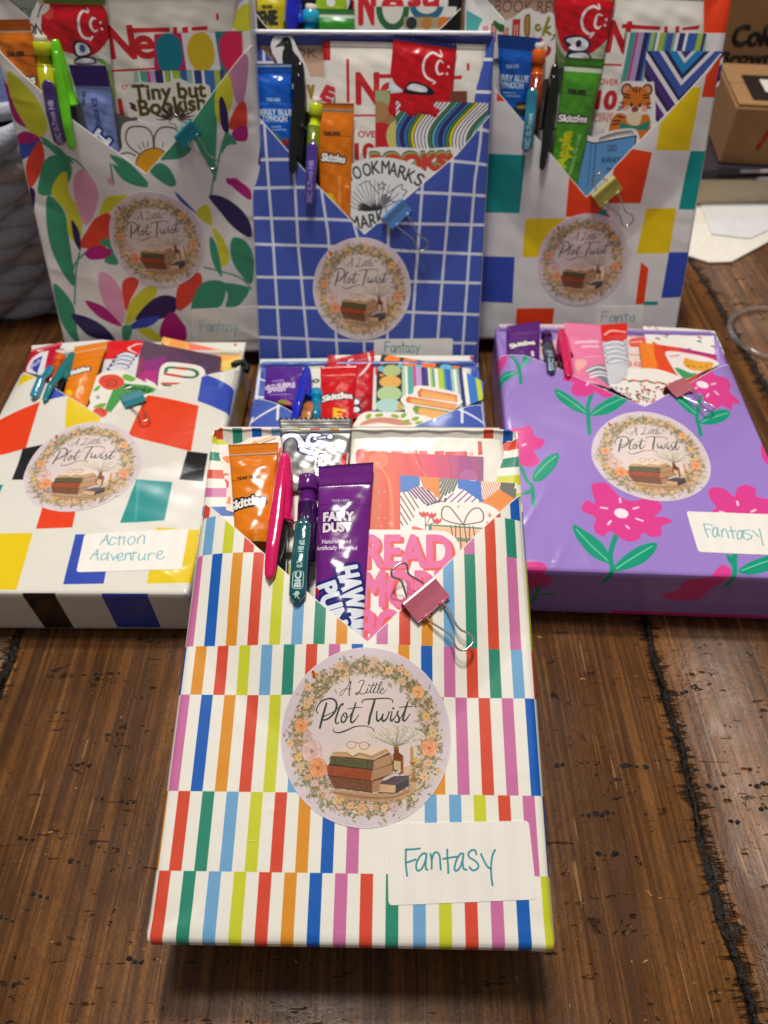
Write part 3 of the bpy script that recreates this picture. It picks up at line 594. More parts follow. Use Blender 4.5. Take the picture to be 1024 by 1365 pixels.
    S([(-7.1,78.2),(-5.7,79.2),(-4.7,79.8),(-4.9,80.1),(-5.9,79.2),(-6.8,76.7),(-7.4,74.7),(-7.4,73.5),(-6.9,72.9),(-6.0,73.5)], (.3, .5, .95, .8, .4)); S([(-4.5,76.4),(-5.1,75.5),(-5.3,74.1),(-4.7,73.4),(-3.8,73.9),(-3.2,75.4),(-3.5,76.5),(-4.1,76.7),(-4.6,76.2),(-3.7,75.2),(-2.4,75.3)], (.5, .85, .8, .55, .3))
    S([(-2.4,75.3),(-1.0,77.6),(0.0,80.4),(-0.6,78.3),(-1.5,75.6),(-1.7,74.0),(-1.2,73.3),(-0.1,74.2),(1.3,76.1)], (.3, .6, 1.05, .9, .3)); S([(-3.0,78.2),(-1.2,78.4),(0.4,78.7),(2.3,78.6)], (.35, .5, .35))
    S([(7.1,81.5),(6.3,78.5),(5.5,75.7),(5.0,72.9)], (1.0, 1.15, 1.1)); S([(2.4,80.3),(2.5,81.0),(3.7,81.6),(6.2,81.8),(9.2,82.1),(12.1,82.2),(13.6,81.8),(13.9,81.2),(13.7,80.7)], (.4, .7, .55, .35))
    S([(8.0,77.5),(7.9,75.9),(8.0,74.5),(8.5,74.0),(9.5,74.9),(10.3,76.5)], (.5, 1.0, .55)); S([(10.3,76.5),(10.0,75.1),(10.2,74.1),(11.0,74.3),(12.0,75.5),(12.5,77.4)], (.7, .95, .5)); S([(12.2,77.6),(12.7,77.3),(13.2,77.4),(13.6,77.6)], .3); S([(13.7,77.5),(13.3,76.0),(13.1,74.8),(13.5,74.2),(14.3,75.0),(15.3,76.3)], (.5, 1.0, .4)); c.ell([(14.1,78.7)][0], .42, .42, ink)
    S([(15.3,76.3),(15.9,77.4),(16.0,77.8),(15.6,76.8),(16.3,75.4),(16.3,74.2),(15.5,73.7),(14.7,74.1)], (.3, .7, 1.0, .6)); S([(16.3,74.4),(18.0,77.4),(19.6,81.3),(18.6,78.3),(17.8,75.4),(17.9,74.5),(18.8,74.7),(20.5,77.0)], (.3, .6, 1.1, .9, .35)); S([(16.3,79.0),(18.0,79.4),(19.7,79.5),(21.5,79.7)], (.35, .55, .35))
    S([(-8.1,71.2),(-8.1,70.4),(-7.2,69.8),(-5.3,69.9),(-2.9,70.7),(-0.2,71.8),(2.7,72.1),(5.2,71.8),(6.7,71.1),(6.9,70.3)], (.3, .5, .75, .5, .35, .35))
    for k in range(3): c.line([(SC0[0]+(R-.2-.05*k)*math.cos(a), SC0[1]+(R-.2-.05*k)*math.sin(a)) for a in np.linspace(0, 6.3, 90)], .25, (228, 216, 222), .5)
    c.grain(7); return c
SEALCV = seal_canvas()
SEALM = mat('seal_print', SEALCV, .5, [(70, .15, .0006, 2), (1500, .08, .00004, 2)], spec=.4)
def seal(root, pkg, T, rise, a, b, k, rot=0.):
    th = np.linspace(0, 2*np.pi, 64, endpoint=False); R = SR*k; Rg = 26; V, Fc, UV = [], [], []; off = .2
    for j in range(Rg+1):
        for t in th:
            q = R*j/Rg; x, y = a+q*math.cos(t), b+q*math.sin(t); V.append((x, y, rise(x, y)+off)); UV.append((.5+.5*j/Rg*math.cos(t-rot)*SR/(SR+.5), .5+.5*j/Rg*math.sin(t-rot)*SR/(SR+.5)))
    n = 64
    for j in range(Rg):
        for i in range(n): Fc.append((j*n+i, (j+1)*n+i, (j+1)*n+(i+1) % n, j*n+(i+1) % n))
    k2 = len(V)
    for t in th: V.append((a+R*math.cos(t), b+R*math.sin(t), rise(a+R*math.cos(t), b+R*math.sin(t))+off)); UV.append((.5+.5*math.cos(t-rot)*.985, .5+.5*math.sin(t-rot)*.985))
    for t in th: V.append((a+R*math.cos(t), b+R*math.sin(t), rise(a+R*math.cos(t), b+R*math.sin(t))+.02)); UV.append((.5+.5*math.cos(t-rot)*.985, .5+.5*math.sin(t-rot)*.985))
    for i in range(n): Fc.append((k2+i, k2+n+i, k2+n+(i+1) % n, k2+(i+1) % n))
    return onroot(root, T, 'round_seal', V, Fc, SEALM, uv=np.array(UV))
INK = (58, 142, 152)
def label_canvas(pts, strokes, w, ppm=8, ink=INK, bg=(240, 236, 228), halo=True):
    P = np.array(pts); c = CV(P[:, 0].min()-1, P[:, 1].min()-1, P[:, 0].max()+1, P[:, 1].max()+1, ppm, bg)
    if halo:
        for k in range(int(c.x0//9), int(c.x1//9)+1): c.rect(k*9, c.y0, k*9+4.4, c.y1, (226, 220, 216), .18)
    for s in strokes: c.line(s, w*1.15, ink, .55, sm=True); c.line(s, [w*.9, w*.7, w*.95], ink, .75, sm=True)
    c.grain(4); return c


# ------------------------------------------------------------------ package with rainbow stripes (front)
RED, GRN, LBL, YEL, ORG, BLU, PNK = (217, 74, 48), (40, 138, 112), (112, 168, 212), (205, 208, 44), (224, 146, 38), (12, 92, 184), (204, 112, 164)
KC = dict(r=RED, g=GRN, l=LBL, y=YEL, o=ORG, b=BLU, p=PNK)
def stripes_front():
    c = wrapcv('F', 6.5, CREAM, 38)
    def row(y0, y1, xl, sl, xr, sr, per=8.85, wd=4.35, slant=0.):
        k = 0
        for ch in sl:
            x = xl+k*per; c.poly([(x, y0), (x+wd, y0), (x+wd, y1), (x, y1)], KC[ch]); k += 1
        for k, ch in enumerate(sr): x = xr+k*per; c.poly([(x, y0), (x+wd, y0), (x+wd, y1), (x, y1)], KC[ch])
        x = xl-per; kk = 0
        while x > c.x0-5: c.rect(x, y0, x+wd, y1, KC['oylgrbp'[kk % 7]]); x -= per; kk += 1
        x = xr+len(sr)*per; kk = 0
        while x < c.x1: c.rect(x, y0, x+wd, y1, KC['ylbrogp'[kk % 7]]); x += per; kk += 1
    q = lambda z: z[0][0]
    bl = [p[1] for p in [(-68.4,139.5),(-67.4,101.1),(-70.3,83.3),(-69.2,48.1),(-68.9,21.9)]]; br = [p[1] for p in [(68.2,140.7),(70.4,103.8),(70.7,84.0),(71.6,49.7),(71.3,23.6)]]
    b = [(m+n)/2 for m, n in zip(bl, br)]
    row(b[4], b[3], q([(-64.0,34.0)]), 'rglyrobp', q([(25.7,42.3)]), 'llyrpb')
    row(b[4]-27, b[4], q([(-67.6,10.6)]), 'rglyrobprg', q([(21.4,6.6)]), 'lyrpb'); row(b[4]-62, b[4]-27, -64, 'pborylgp', 10, 'lrgopyl')
    row(b[3], b[2], q([(-68.5,68.0)]), 'pboryloo', q([(28.9,67.4)]), 'oprpb')
    row(b[2], b[1], q([(-72.9,93.1)]), 'borylgrpb', q([(15.8,94.3)]), 'obprglr')
    row(b[1], b[0], q([(-69.6,123.3)]), 'pborylgo', q([(7.4,109.4)]), 'prolgrp', per=8.75)
    row(b[0], b[0]+17, q([(-65.6,147.4)]), 'lyro', q([(42.4,144.4)]), 'prgl'); row(b[0]+17, 210, q([(-68.8,165.4)]), 'rgblyro', q([(53.9,165.6)]), 'rblo')
    # thin light line above a dark one across a yellow bar
    c.line([(-37.6,32.8),(-34.2,32.6)], .25, (235, 238, 120), .8); c.line([(-37.5,32.4),(-34.2,32.3)], .2, (150, 150, 40), .6)
    c.grain(6); c.grain(4, 2); return c
def stripes_fold():
    c = CV(-75, 130, 75, 208, 6, CREAM)
    seq = 'yrgyorplbg'
    for s in (-1, 1):
        for k in range(9):
            y = 200-k*9.1
            if s < 0: y0 = y; ch = 'ygrpbyorl'[k]; c.poly([(-75, y0-4.4), (-75, y0), (-40, y0+3), (-40, y0-1.6)], KC[ch])
            else:
                ch = 'rgyyborlp'[k]; c.poly([(52.5, y-4.4-1), (75, y-5.5-1), (75, y-1), (52.5, y-1)], KC['rgyybgrlp'[k]]); c.rect(30, y-6, 52.3, y-1.2, KC['pborolygr'[k]] if k not in (1, 3) else (RED if k == 1 else ORG))
    c.grain(13); return c
TF = 34
frontV = ([(-66.7,163.7),(-41.6,141.7),(-18.0,121.0),(3.9,103.3)], [(68.2,170.0),(49.3,150.5),(24.4,124.2),(3.9,103.3)])
scv = stripes_front()
pF, riseF = package('F', 'striped_package', 'book package in white paper with rows of rainbow coloured bars, propped up at the front', scv, frontV[0], frontV[1], TF, lift=6.5, rough=.47, coat=.04, seed=1.3, crump=.22, foldcv=stripes_fold(), foldin=(46, 42), flare=.7, hem=1.3, rad=3.4, ncr=4, creases=[(-69, 1, -50, 17, -.7, 1.6), (-69, 4, -40, 8, .5, 1.8), (-60, 0, -44, 22, .4, 1.5), (69, 1, 58, 15, -.6, 1.5), (66, 0, 40, 6, .4, 1.6), (-31, 43, -25, 42.6, .35, .7)])
seal(pF, 'F', TF, riseF, 3.9, 69.2, 1.0)
lbF = [(12.2,38.9),(62.8,40.6),(64.0,15.7),(13.0,13.1)]
fan = [[(19.0,30.6),(18.9,26.4),(19.4,22.3)], [(18.9,30.6),(21.3,30.7),(23.9,31.0)], [(18.9,26.4),(20.7,26.9),(22.4,27.5)], [(26.2,29.1),(25.3,29.5),(23.9,28.5),(22.7,26.4),(22.6,24.7),(23.3,23.9),(24.7,24.9),(25.9,27.5),(26.2,29.3),(25.9,26.8),(25.9,24.7),(26.5,24.3)], [(27.6,29.3),(28.0,27.2),(27.9,24.6)], [(28.0,27.4),(28.8,29.5),(30.0,29.8),(30.8,28.6),(31.0,26.2),(31.1,24.4)], [(33.5,30.8),(33.5,28.0),(33.7,25.5),(33.7,23.4)], [(32.0,27.8),(34.4,28.2),(36.8,28.6)], [(39.1,29.5),(38.1,29.5),(36.6,27.3),(35.9,24.9),(36.5,24.1),(37.9,25.3),(38.9,28.0),(39.1,29.5),(38.8,26.7),(39.1,24.8),(40.1,24.5)], [(43.7,29.4),(43.3,30.6),(42.1,30.7),(40.9,29.6),(41.3,28.4),(43.5,27.1),(44.3,25.7),(43.5,24.6),(42.1,24.4),(41.1,25.3)], [(45.3,29.5),(46.6,26.8),(47.7,25.3),(48.6,25.0)], [(50.3,30.9),(49.4,29.2),(48.7,26.1),(48.6,22.7),(48.9,19.8)]]
lc = label_canvas(lbF, fan, .62, 10, (44, 134, 148)); patch(pF, TF, 'name_label', rrect(lbF, 1.6), lc, riseF, mat('label_paper', lc, .5, [(60, .1, .0005, 2)]))
def halo_label(root, pkg, T, rise, pts, st, w, ppm, ink=INK):
    l = label_canvas(pts, st, w, ppm, ink); patch(root, T, 'name_label', rrect(pts, 1.6), l, rise, mat('label_paper', l, .5, [(60, .1, .0005, 2)]))

# ------------------------------------------------------------------ coloured-check paper: left flat package and right upright package
CR_, CY_, CB_, CT_, CK_ = (232, 62, 14), (232, 200, 8), (48, 74, 178), (0, 142, 140), (24, 24, 26)
CW = (226, 222, 212)
def checks_left():
    c = wrapcv('L', 4.5, CW, 38); P = c.poly
    P([(-73.7,121.2),(-43.5,135.2),(-41.7,99.6),(-63.4,93.4)], CR_); P([(19.4,141.2),(51.5,133.5),(52.1,99.4),(15.7,107.5)], CR_)
    P([(-30.3,147.5),(-3.7,124.7),(-2.5,114.8),(-21.2,109.9)], CY_); P([(-65.4,171.3),(-50.9,159.6),(-63.8,151.7),(-64.7,162.5)], CY_); P([(-39.6,152.4),(-26.4,141.3),(-39.1,136.5)], CB_); P([(49.2,161.7),(69.8,154.0),(70.9,130.6),(50.1,137.4)], CB_)
    P([(-43.5,99.4),(-31.4,101.7),(-33.4,76.3),(-42.2,76.3)], CK_); P([(50.1,99.4),(62.2,97.4),(63.2,75.3),(50.2,76.7)], CK_)
    P([(26.3,77.0),(46.6,74.8),(48.0,47.0),(25.2,45.2)], CT_); P([(29.0,76.2),(26.5,76.2),(32.6,45.9),(33.3,45.5),(33.7,45.5)], (60, 160, 158)); P([(-52.7,72.1),(-45.5,72.5),(-45.3,62.8),(-49.3,62.8)], CT_)
    P([(-18.8,56.6),(-0.4,54.4),(1.2,42.0),(-17.3,40.9)], CR_); P([(-45.1,37.5),(-18.0,38.0),(-14.3,2.5),(-31.9,2.4)], CY_)
    P([(4.2,37.4),(25.5,37.9),(26.2,13.2),(27.0,6.3),(7.4,5.8)], CB_); P([(45.1,42.2),(67.3,40.6),(70.8,7.1),(47.9,6.5)], CY_)
    bx = lambda a: [(-11.0,0.3),(4.8,1.1),(27.3,4.5),(49.5,5.1)][a][0]
    P([(bx(0), .5), (bx(1), .5), (bx(1), -30), (bx(0)+1, -30)], CK_); P([(bx(2), .5), (bx(3), .5), (bx(3), -29), (bx(2), -29)], CB_); P([(bx(2), -32), (bx(3), -32), (bx(3), -39), (bx(2), -39)], CY_)
    P([(78, 178), (98, 178), (98, 148), (78, 148)], CY_); P([(74, 122), (90, 122), (90, 100), (74, 100)], CY_)
    c.grain(5); return c
lcv = checks_left(); TL_ = 32
pL, riseL = package('L', 'checked_package', 'flat package in white paper with scattered bright squares, label reading Action Adventure', lcv, [(-69.8,168.0),(-49.2,155.3),(-25.0,137.6),(-1.9,120.0)], [(73.1,173.0),(60.1,165.3),(24.3,144.8),(-1.9,120.0)], TL_, lift=6.5, rough=.26, coat=.35, seed=2.1, crump=.4, bump=SATIN, ncr=9, creases=[(68, 3, 30, 34, .6, 1.6), (68, 20, 40, 8, -.5, 1.5), (-66, 30, -20, 22, .5, 2), (4, 118, 30, 96, .4, 1.5)])
seal(pL, 'L', TL_, riseL, -5, 84.5, 1.0)
lbL = [(8.9,37.5),(61.9,41.3),(63.1,15.2),(11.8,13.0)]
aa = [[(18.9,30.4),(19.9,33.3),(20.8,37.0)], [(20.8,37.0),(21.6,34.1),(23.0,30.5)], [(19.0,33.0),(21.9,33.7)], [(25.7,34.8),(24.0,35.2),(23.2,32.6),(23.9,30.5),(25.3,30.3),(26.4,31.6)], [(27.5,36.4),(27.9,33.4),(28.4,30.1)], [(25.9,34.4),(29.9,35.4)], [(30.2,35.6),(30.5,32.7),(30.8,30.6)], [(33.7,35.9),(32.4,34.5),(32.8,31.6),(34.5,30.5),(35.9,32.7),(35.3,35.2),(33.7,35.9)], [(37.5,35.6),(37.3,33.1),(37.6,31.3)], [(37.2,34.1),(38.4,36.5),(40.0,36.3),(40.5,34.2),(41.0,31.1)],
 [(16.4,21.1),(17.2,24.0),(18.6,27.2)], [(18.6,27.2),(19.1,24.1),(20.3,20.6)], [(16.8,23.7),(19.9,24.4)], [(24.4,24.1),(22.3,24.6),(21.5,22.7),(22.2,20.7),(23.8,21.2),(24.4,23.0)], [(24.5,25.8),(24.7,23.0),(25.3,20.3)], [(26.0,24.2),(27.4,22.0),(28.0,20.6),(29.4,24.1)], [(30.2,22.0),(31.9,22.7),(31.7,24.7),(30.3,24.7),(29.8,22.0),(30.9,20.3),(32.9,21.0)], [(33.5,24.7),(33.8,20.5)], [(33.4,23.1),(34.2,24.7),(35.6,24.7),(36.9,20.7)], [(37.5,25.9),(37.4,22.8),(37.7,20.3)], [(34.7,24.7),(39.0,25.2)], [(40.3,24.5),(40.3,22.1),(41.6,20.4),(43.1,22.1),(43.3,24.8),(43.2,22.1),(44.0,20.6)], [(44.7,24.8),(45.5,20.7)], [(45.0,23.2),(46.0,25.1),(47.7,24.8)], [(49.1,23.7),(51.1,24.6),(51.2,26.5),(49.8,26.5),(49.0,23.9),(50.0,21.8),(52.0,21.6),(53.1,22.9)]]
halo_label(pL, 'L', TL_, riseL, lbL, aa, .55, 8, (96, 168, 186))

def checks_right():
    c = wrapcv('BR', 4, (224, 222, 222), 38); P = c.poly
    P([(-63.1,120.3),(-36.3,119.0),(-37.4,84.5),(-63.3,85.0)], CT_); P([(-8.0,109.7),(21.5,82.2),(-7.6,82.5)], CR_); P([(-56.2,156.4),(-49.7,149.2),(-56.3,149.2)], CR_); P([(13.7,86.6),(18.5,86.5),(18.0,82.6),(12.3,82.6)], CT_)
    P([(-33.1,81.0),(-7.8,81.6),(-6.3,56.6),(-33.2,56.7)], CY_); P([(-64.0,57.5),(-38.4,56.7),(-37.9,26.1),(-64.7,27.1)], CB_); P([(-34.6,22.5),(-8.7,22.6),(-8.9,9.2),(-34.7,9.1)], CR_)
    P([(29.2,122.0),(41.7,119.8),(39.7,90.2),(18.5,90.6),(19.4,112.8)], CR_); P([(59.9,154.7),(65.6,154.6),(65.1,120.3),(43.9,121.2),(44.2,135.8)], CY_); P([(67.4,160.8),(75.9,172.8),(76.9,149.4),(67.0,149.7)], CR_)
    P([(66.3,120.3),(76.6,120.0),(75.5,85.9),(65.3,86.3)], CT_); P([(44.4,86.8),(63.7,87.0),(63.5,59.2),(42.3,58.8)], CY_); P([(63.4,59.7),(76.9,59.7),(76.4,30.5),(62.9,29.8)], CB_)
    P([(46.0,53.5),(51.5,49.3),(52.0,25.8),(46.3,25.4)], CR_); P([(51.8,27.4),(61.1,27.4),(61.1,25.1),(51.7,25.0)], CT_)
    c.grain(5); return c
def checks_fold():
    c = CV(-82, 120, 82, 220, 4, (224, 222, 222)); c.poly([(55.5,183.6),(77.7,182.8),(79.0,209.9),(40.8,210.8)], CR_); c.poly([(-77.0,186.6),(-68.4,186.0),(-66.7,193.1),(-77.4,197.7)], (40, 150, 150), .8); c.grain(5); return c
TR_ = 34
pR, riseR = package('BR', 'checked_package', 'package in white paper with scattered bright squares standing upright at the back right', checks_right(), [(-67.3,165.2),(-38.6,137.1),(-21.0,119.7),(4.2,94.3)], [(74.5,171.5),(53.2,147.1),(28.3,121.3),(4.2,94.3)], TR_, lift=6.5, rough=.42, coat=.06, seed=4.1, crump=.45, ncr=12, bump=SATIN, foldcv=checks_fold(), foldin=(48, 46))
sR = (7.2,54.6,0.942); seal(pR, 'BR', TR_, riseR, sR[0], sR[1], sR[2], -.02)
lbR = [(19.8,24.3),(51.9,24.4),(53.4,6.8),(20.9,6.6)]
halo_label(pR, 'BR', TR_, riseR, lbR, [[(24.6,20.7),(24.4,13.5)], [(24.6,20.3),(28.6,20.7)], [(24.6,17.2),(28.0,17.7)], [(33.1,17.3),(31.1,17.3),(30.0,14.6),(32.5,13.6),(33.7,17.3),(34.2,13.6)], [(35.1,17.3),(35.2,13.6)], [(35.3,16.1),(37.7,17.7),(38.6,13.6)], [(40.8,19.7),(41.2,13.6)], [(39.5,17.7),(42.6,18.1)], [(46.1,17.7),(43.9,16.5),(44.6,14.1),(46.6,14.7),(46.5,17.7)]], .6, 5, (120, 150, 190))

# ------------------------------------------------------------------ blue window-pane check paper: upright middle and flat middle
GB = (62, 84, 172); GW = (222, 224, 234)  # blue darkened for the shade on the upright package
def grid_up():
    c = wrapcv('B', 4.5, GB, 38); w = 1.75; Lw = lambda p, k=1.: c.line(p, w*k, GW, .93)
    for p in ([(-62.8,180.2),(-63.1,155.5),(-59.3,21.6),(-58.5,-4.1)], [(-49.4,144.3),(-45.7,132.9),(-44.8,81.6),(-40.4,20.2),(-39.2,-3.8)], [(-29.5,121.0),(-25.5,94.1),(-20.9,20.5),(-19.9,-3.4)], [(-10.0,101.8),(-6.4,89.7),(-2.6,20.7),(-2.0,-3.2)], [(12.7,99.0),(12.5,79.1),(12.8,20.9),(12.8,-3.0)], [(33.4,124.4),(28.7,24.5),(27.9,-2.8)], [(51.6,144.9),(50.8,124.5),(46.0,24.8),(45.2,-2.4)], [(68.4,161.9),(67.8,145.1),(65.7,124.7),(63.1,24.9),(62.6,-2.3)], [(75.1,194.5),(76.0,139.6),(75.3,124.9),(74.4,4.6)], [(-75.7,173.4),(-74.9,123.9),(-74.3,12.9)]): Lw(p)
    for p in ([(-78.9,154.7),(-55.3,155.3)], [(-75.9,134.8),(-33.8,134.7)], [(-75.1,118.9),(-30.9,119.3)], [(30.1,116.9),(74.2,115.8)], [(-74.4,101.6),(-25.5,101.0),(25.7,98.9),(74.4,98.9)], [(-74.3,86.0),(-24.9,85.2),(26.1,82.7),(74.5,81.3)], [(-74.4,65.9),(-25.2,65.8),(26.5,64.3),(73.8,63.7)], [(-74.5,47.1),(-25.4,46.9),(26.9,45.0),(73.2,43.9)], [(-74.5,27.8),(-17.2,26.3),(71.6,25.4)], [(-74.7,5.2),(72.7,3.7)], [(31.2,135.9),(78.5,133.0)], [(61.8,152.7),(78.9,151.8)]): Lw(p)
    M, W, L = PKV['B']
    c.rect(-W/2-1, L-2.6, W/2+1, L+4, GW); [c.rect(x, L-2.6, x+13.5, L+4, GB) for x in ()]
    c.grain(5); return c
def grid_fold():
    c = CV(-80, 110, 80, 215, 4.5, GB); w = 1.75
    for p in ([(-71.7,204.1),(-72.8,155.4)], [(-63.3,204.1),(-63.2,152.7)], [(-77.0,188.5),(-54.1,188.6)], [(-78.8,155.4),(-53.7,155.6)], [(55.4,195.7),(54.2,170.2)], [(74.5,204.9),(75.0,156.6)], [(42.5,174.9),(77.9,173.1)], [(57.1,192.0),(76.8,190.2)]): c.line(p, w, GW)
    c.grain(5); return c
TB = 32
pB, riseB = package('B', 'blue_grid_package', 'upright package in blue white-grid paper in the middle of the back row', grid_up(), [(-74.6,165.2),(-52.9,143.5),(-32.0,120.8),(-2.3,92.5)], [(76.3,161.1),(54.1,138.6),(26.4,116.2),(-2.3,92.5)], TB, lift=6.5, rough=.3, coat=.35, seed=3.3, crump=.3, ncr=6, bump=SATIN, foldcv=grid_fold(), foldin=(50, 48))
seal(pB, 'B', TB, riseB, -4.3, 58.7, 1.0, -.02)
lbB = [(4.0,27.4),(56.3,28.5),(56.3,17.2),(3.6,15.6)]
def small_fantasy(x, y, s, pts=None):
    S = [[(0, 0), (0, 1)], [(0, 1), (.5, 1)], [(0, .55), (.4, .55)], [(.95, .6), (.7, .6), (.6, .25), (.75, 0), (.95, .3), (.95, .6), (.98, 0)], [(1.15, .6), (1.15, 0)], [(1.15, .35), (1.35, .6), (1.5, .5), (1.5, 0)], [(1.8, 1), (1.8, 0)], [(1.6, .62), (2.05, .66)], [(2.45, .6), (2.2, .6), (2.1, .25), (2.25, 0), (2.45, .3), (2.45, .6), (2.5, 0)], [(2.95, .6), (2.75, .66), (2.7, .45), (2.95, .25), (2.9, 0), (2.65, .05)], [(3.1, .6), (3.3, .15)], [(3.5, .65), (3.3, .1), (3.15, -.5)]]
    return [[(x+a*s, y+b*s*1.05) for a, b in q] for q in S]
x0_, y0_ = [(11.3,18.8)][0]
halo_label(pB, 'B', TB, riseB, lbB, small_fantasy(x0_, y0_, 6.6), .6, 6, (60, 132, 150))
def grid_flat():
    c = wrapcv('M', 4.5, (70, 96, 182), 38); w = 1.6  # brighter copy of the same paper, the flat package's light put into the colour
    for p in ([(-53.0,162.7),(-51.7,141.2)], [(-67.3,147.1),(-69.4,139.0)], [(-67.4,143.7),(-53.5,151.8),(-44.4,155.3)], [(56.2,157.1),(54.9,138.3)], [(40.8,147.7),(38.8,138.4)], [(47.3,152.4),(68.2,141.7)], [(68.7,164.4),(68.7,139.4)]): c.line(p, w, (228, 230, 238))
    for k in range(8): c.line([(-70+k*19, -20), (-70+k*19, 110)], w, GW); c.line([(-80, k*16), (80, k*16)], w, GW)
    c.grain(5); return c
def grid_flat_fold():
    c = CV(-75, 110, 75, 210, 4.5, (70, 96, 182)); w = 1.6
    for p in ([(-68.9,188.3),(-64.7,188.3)], [(-68.5,170.8),(-63.2,170.8)], [(-69.9,204.6),(-67.2,145.9)], [(-68.5,207.4),(-61.8,200.4)], [(58.8,191.4),(71.3,182.7)], [(68.2,205.0),(72.5,196.7)], [(60.0,185.4),(59.1,161.9)], [(71.8,198.1),(69.7,152.2)]): c.line(p, w*1.2, (228, 230, 238))
    c.grain(5); return c
TM = 33
pM, riseM = package('M', 'blue_grid_package', 'flat blue white-grid package mostly hidden behind the rainbow striped one', grid_flat(), [(-69.8,165.5),(-52.5,154.3),(-29.6,134.9),(-4.2,113.1)], [(69.7,159.0),(53.9,149.6),(30.6,135.9),(-4.2,113.1)], TM, lift=6.5, rough=.3, coat=.3, seed=5.3, crump=.35, bump=SATIN, foldcv=grid_flat_fold())

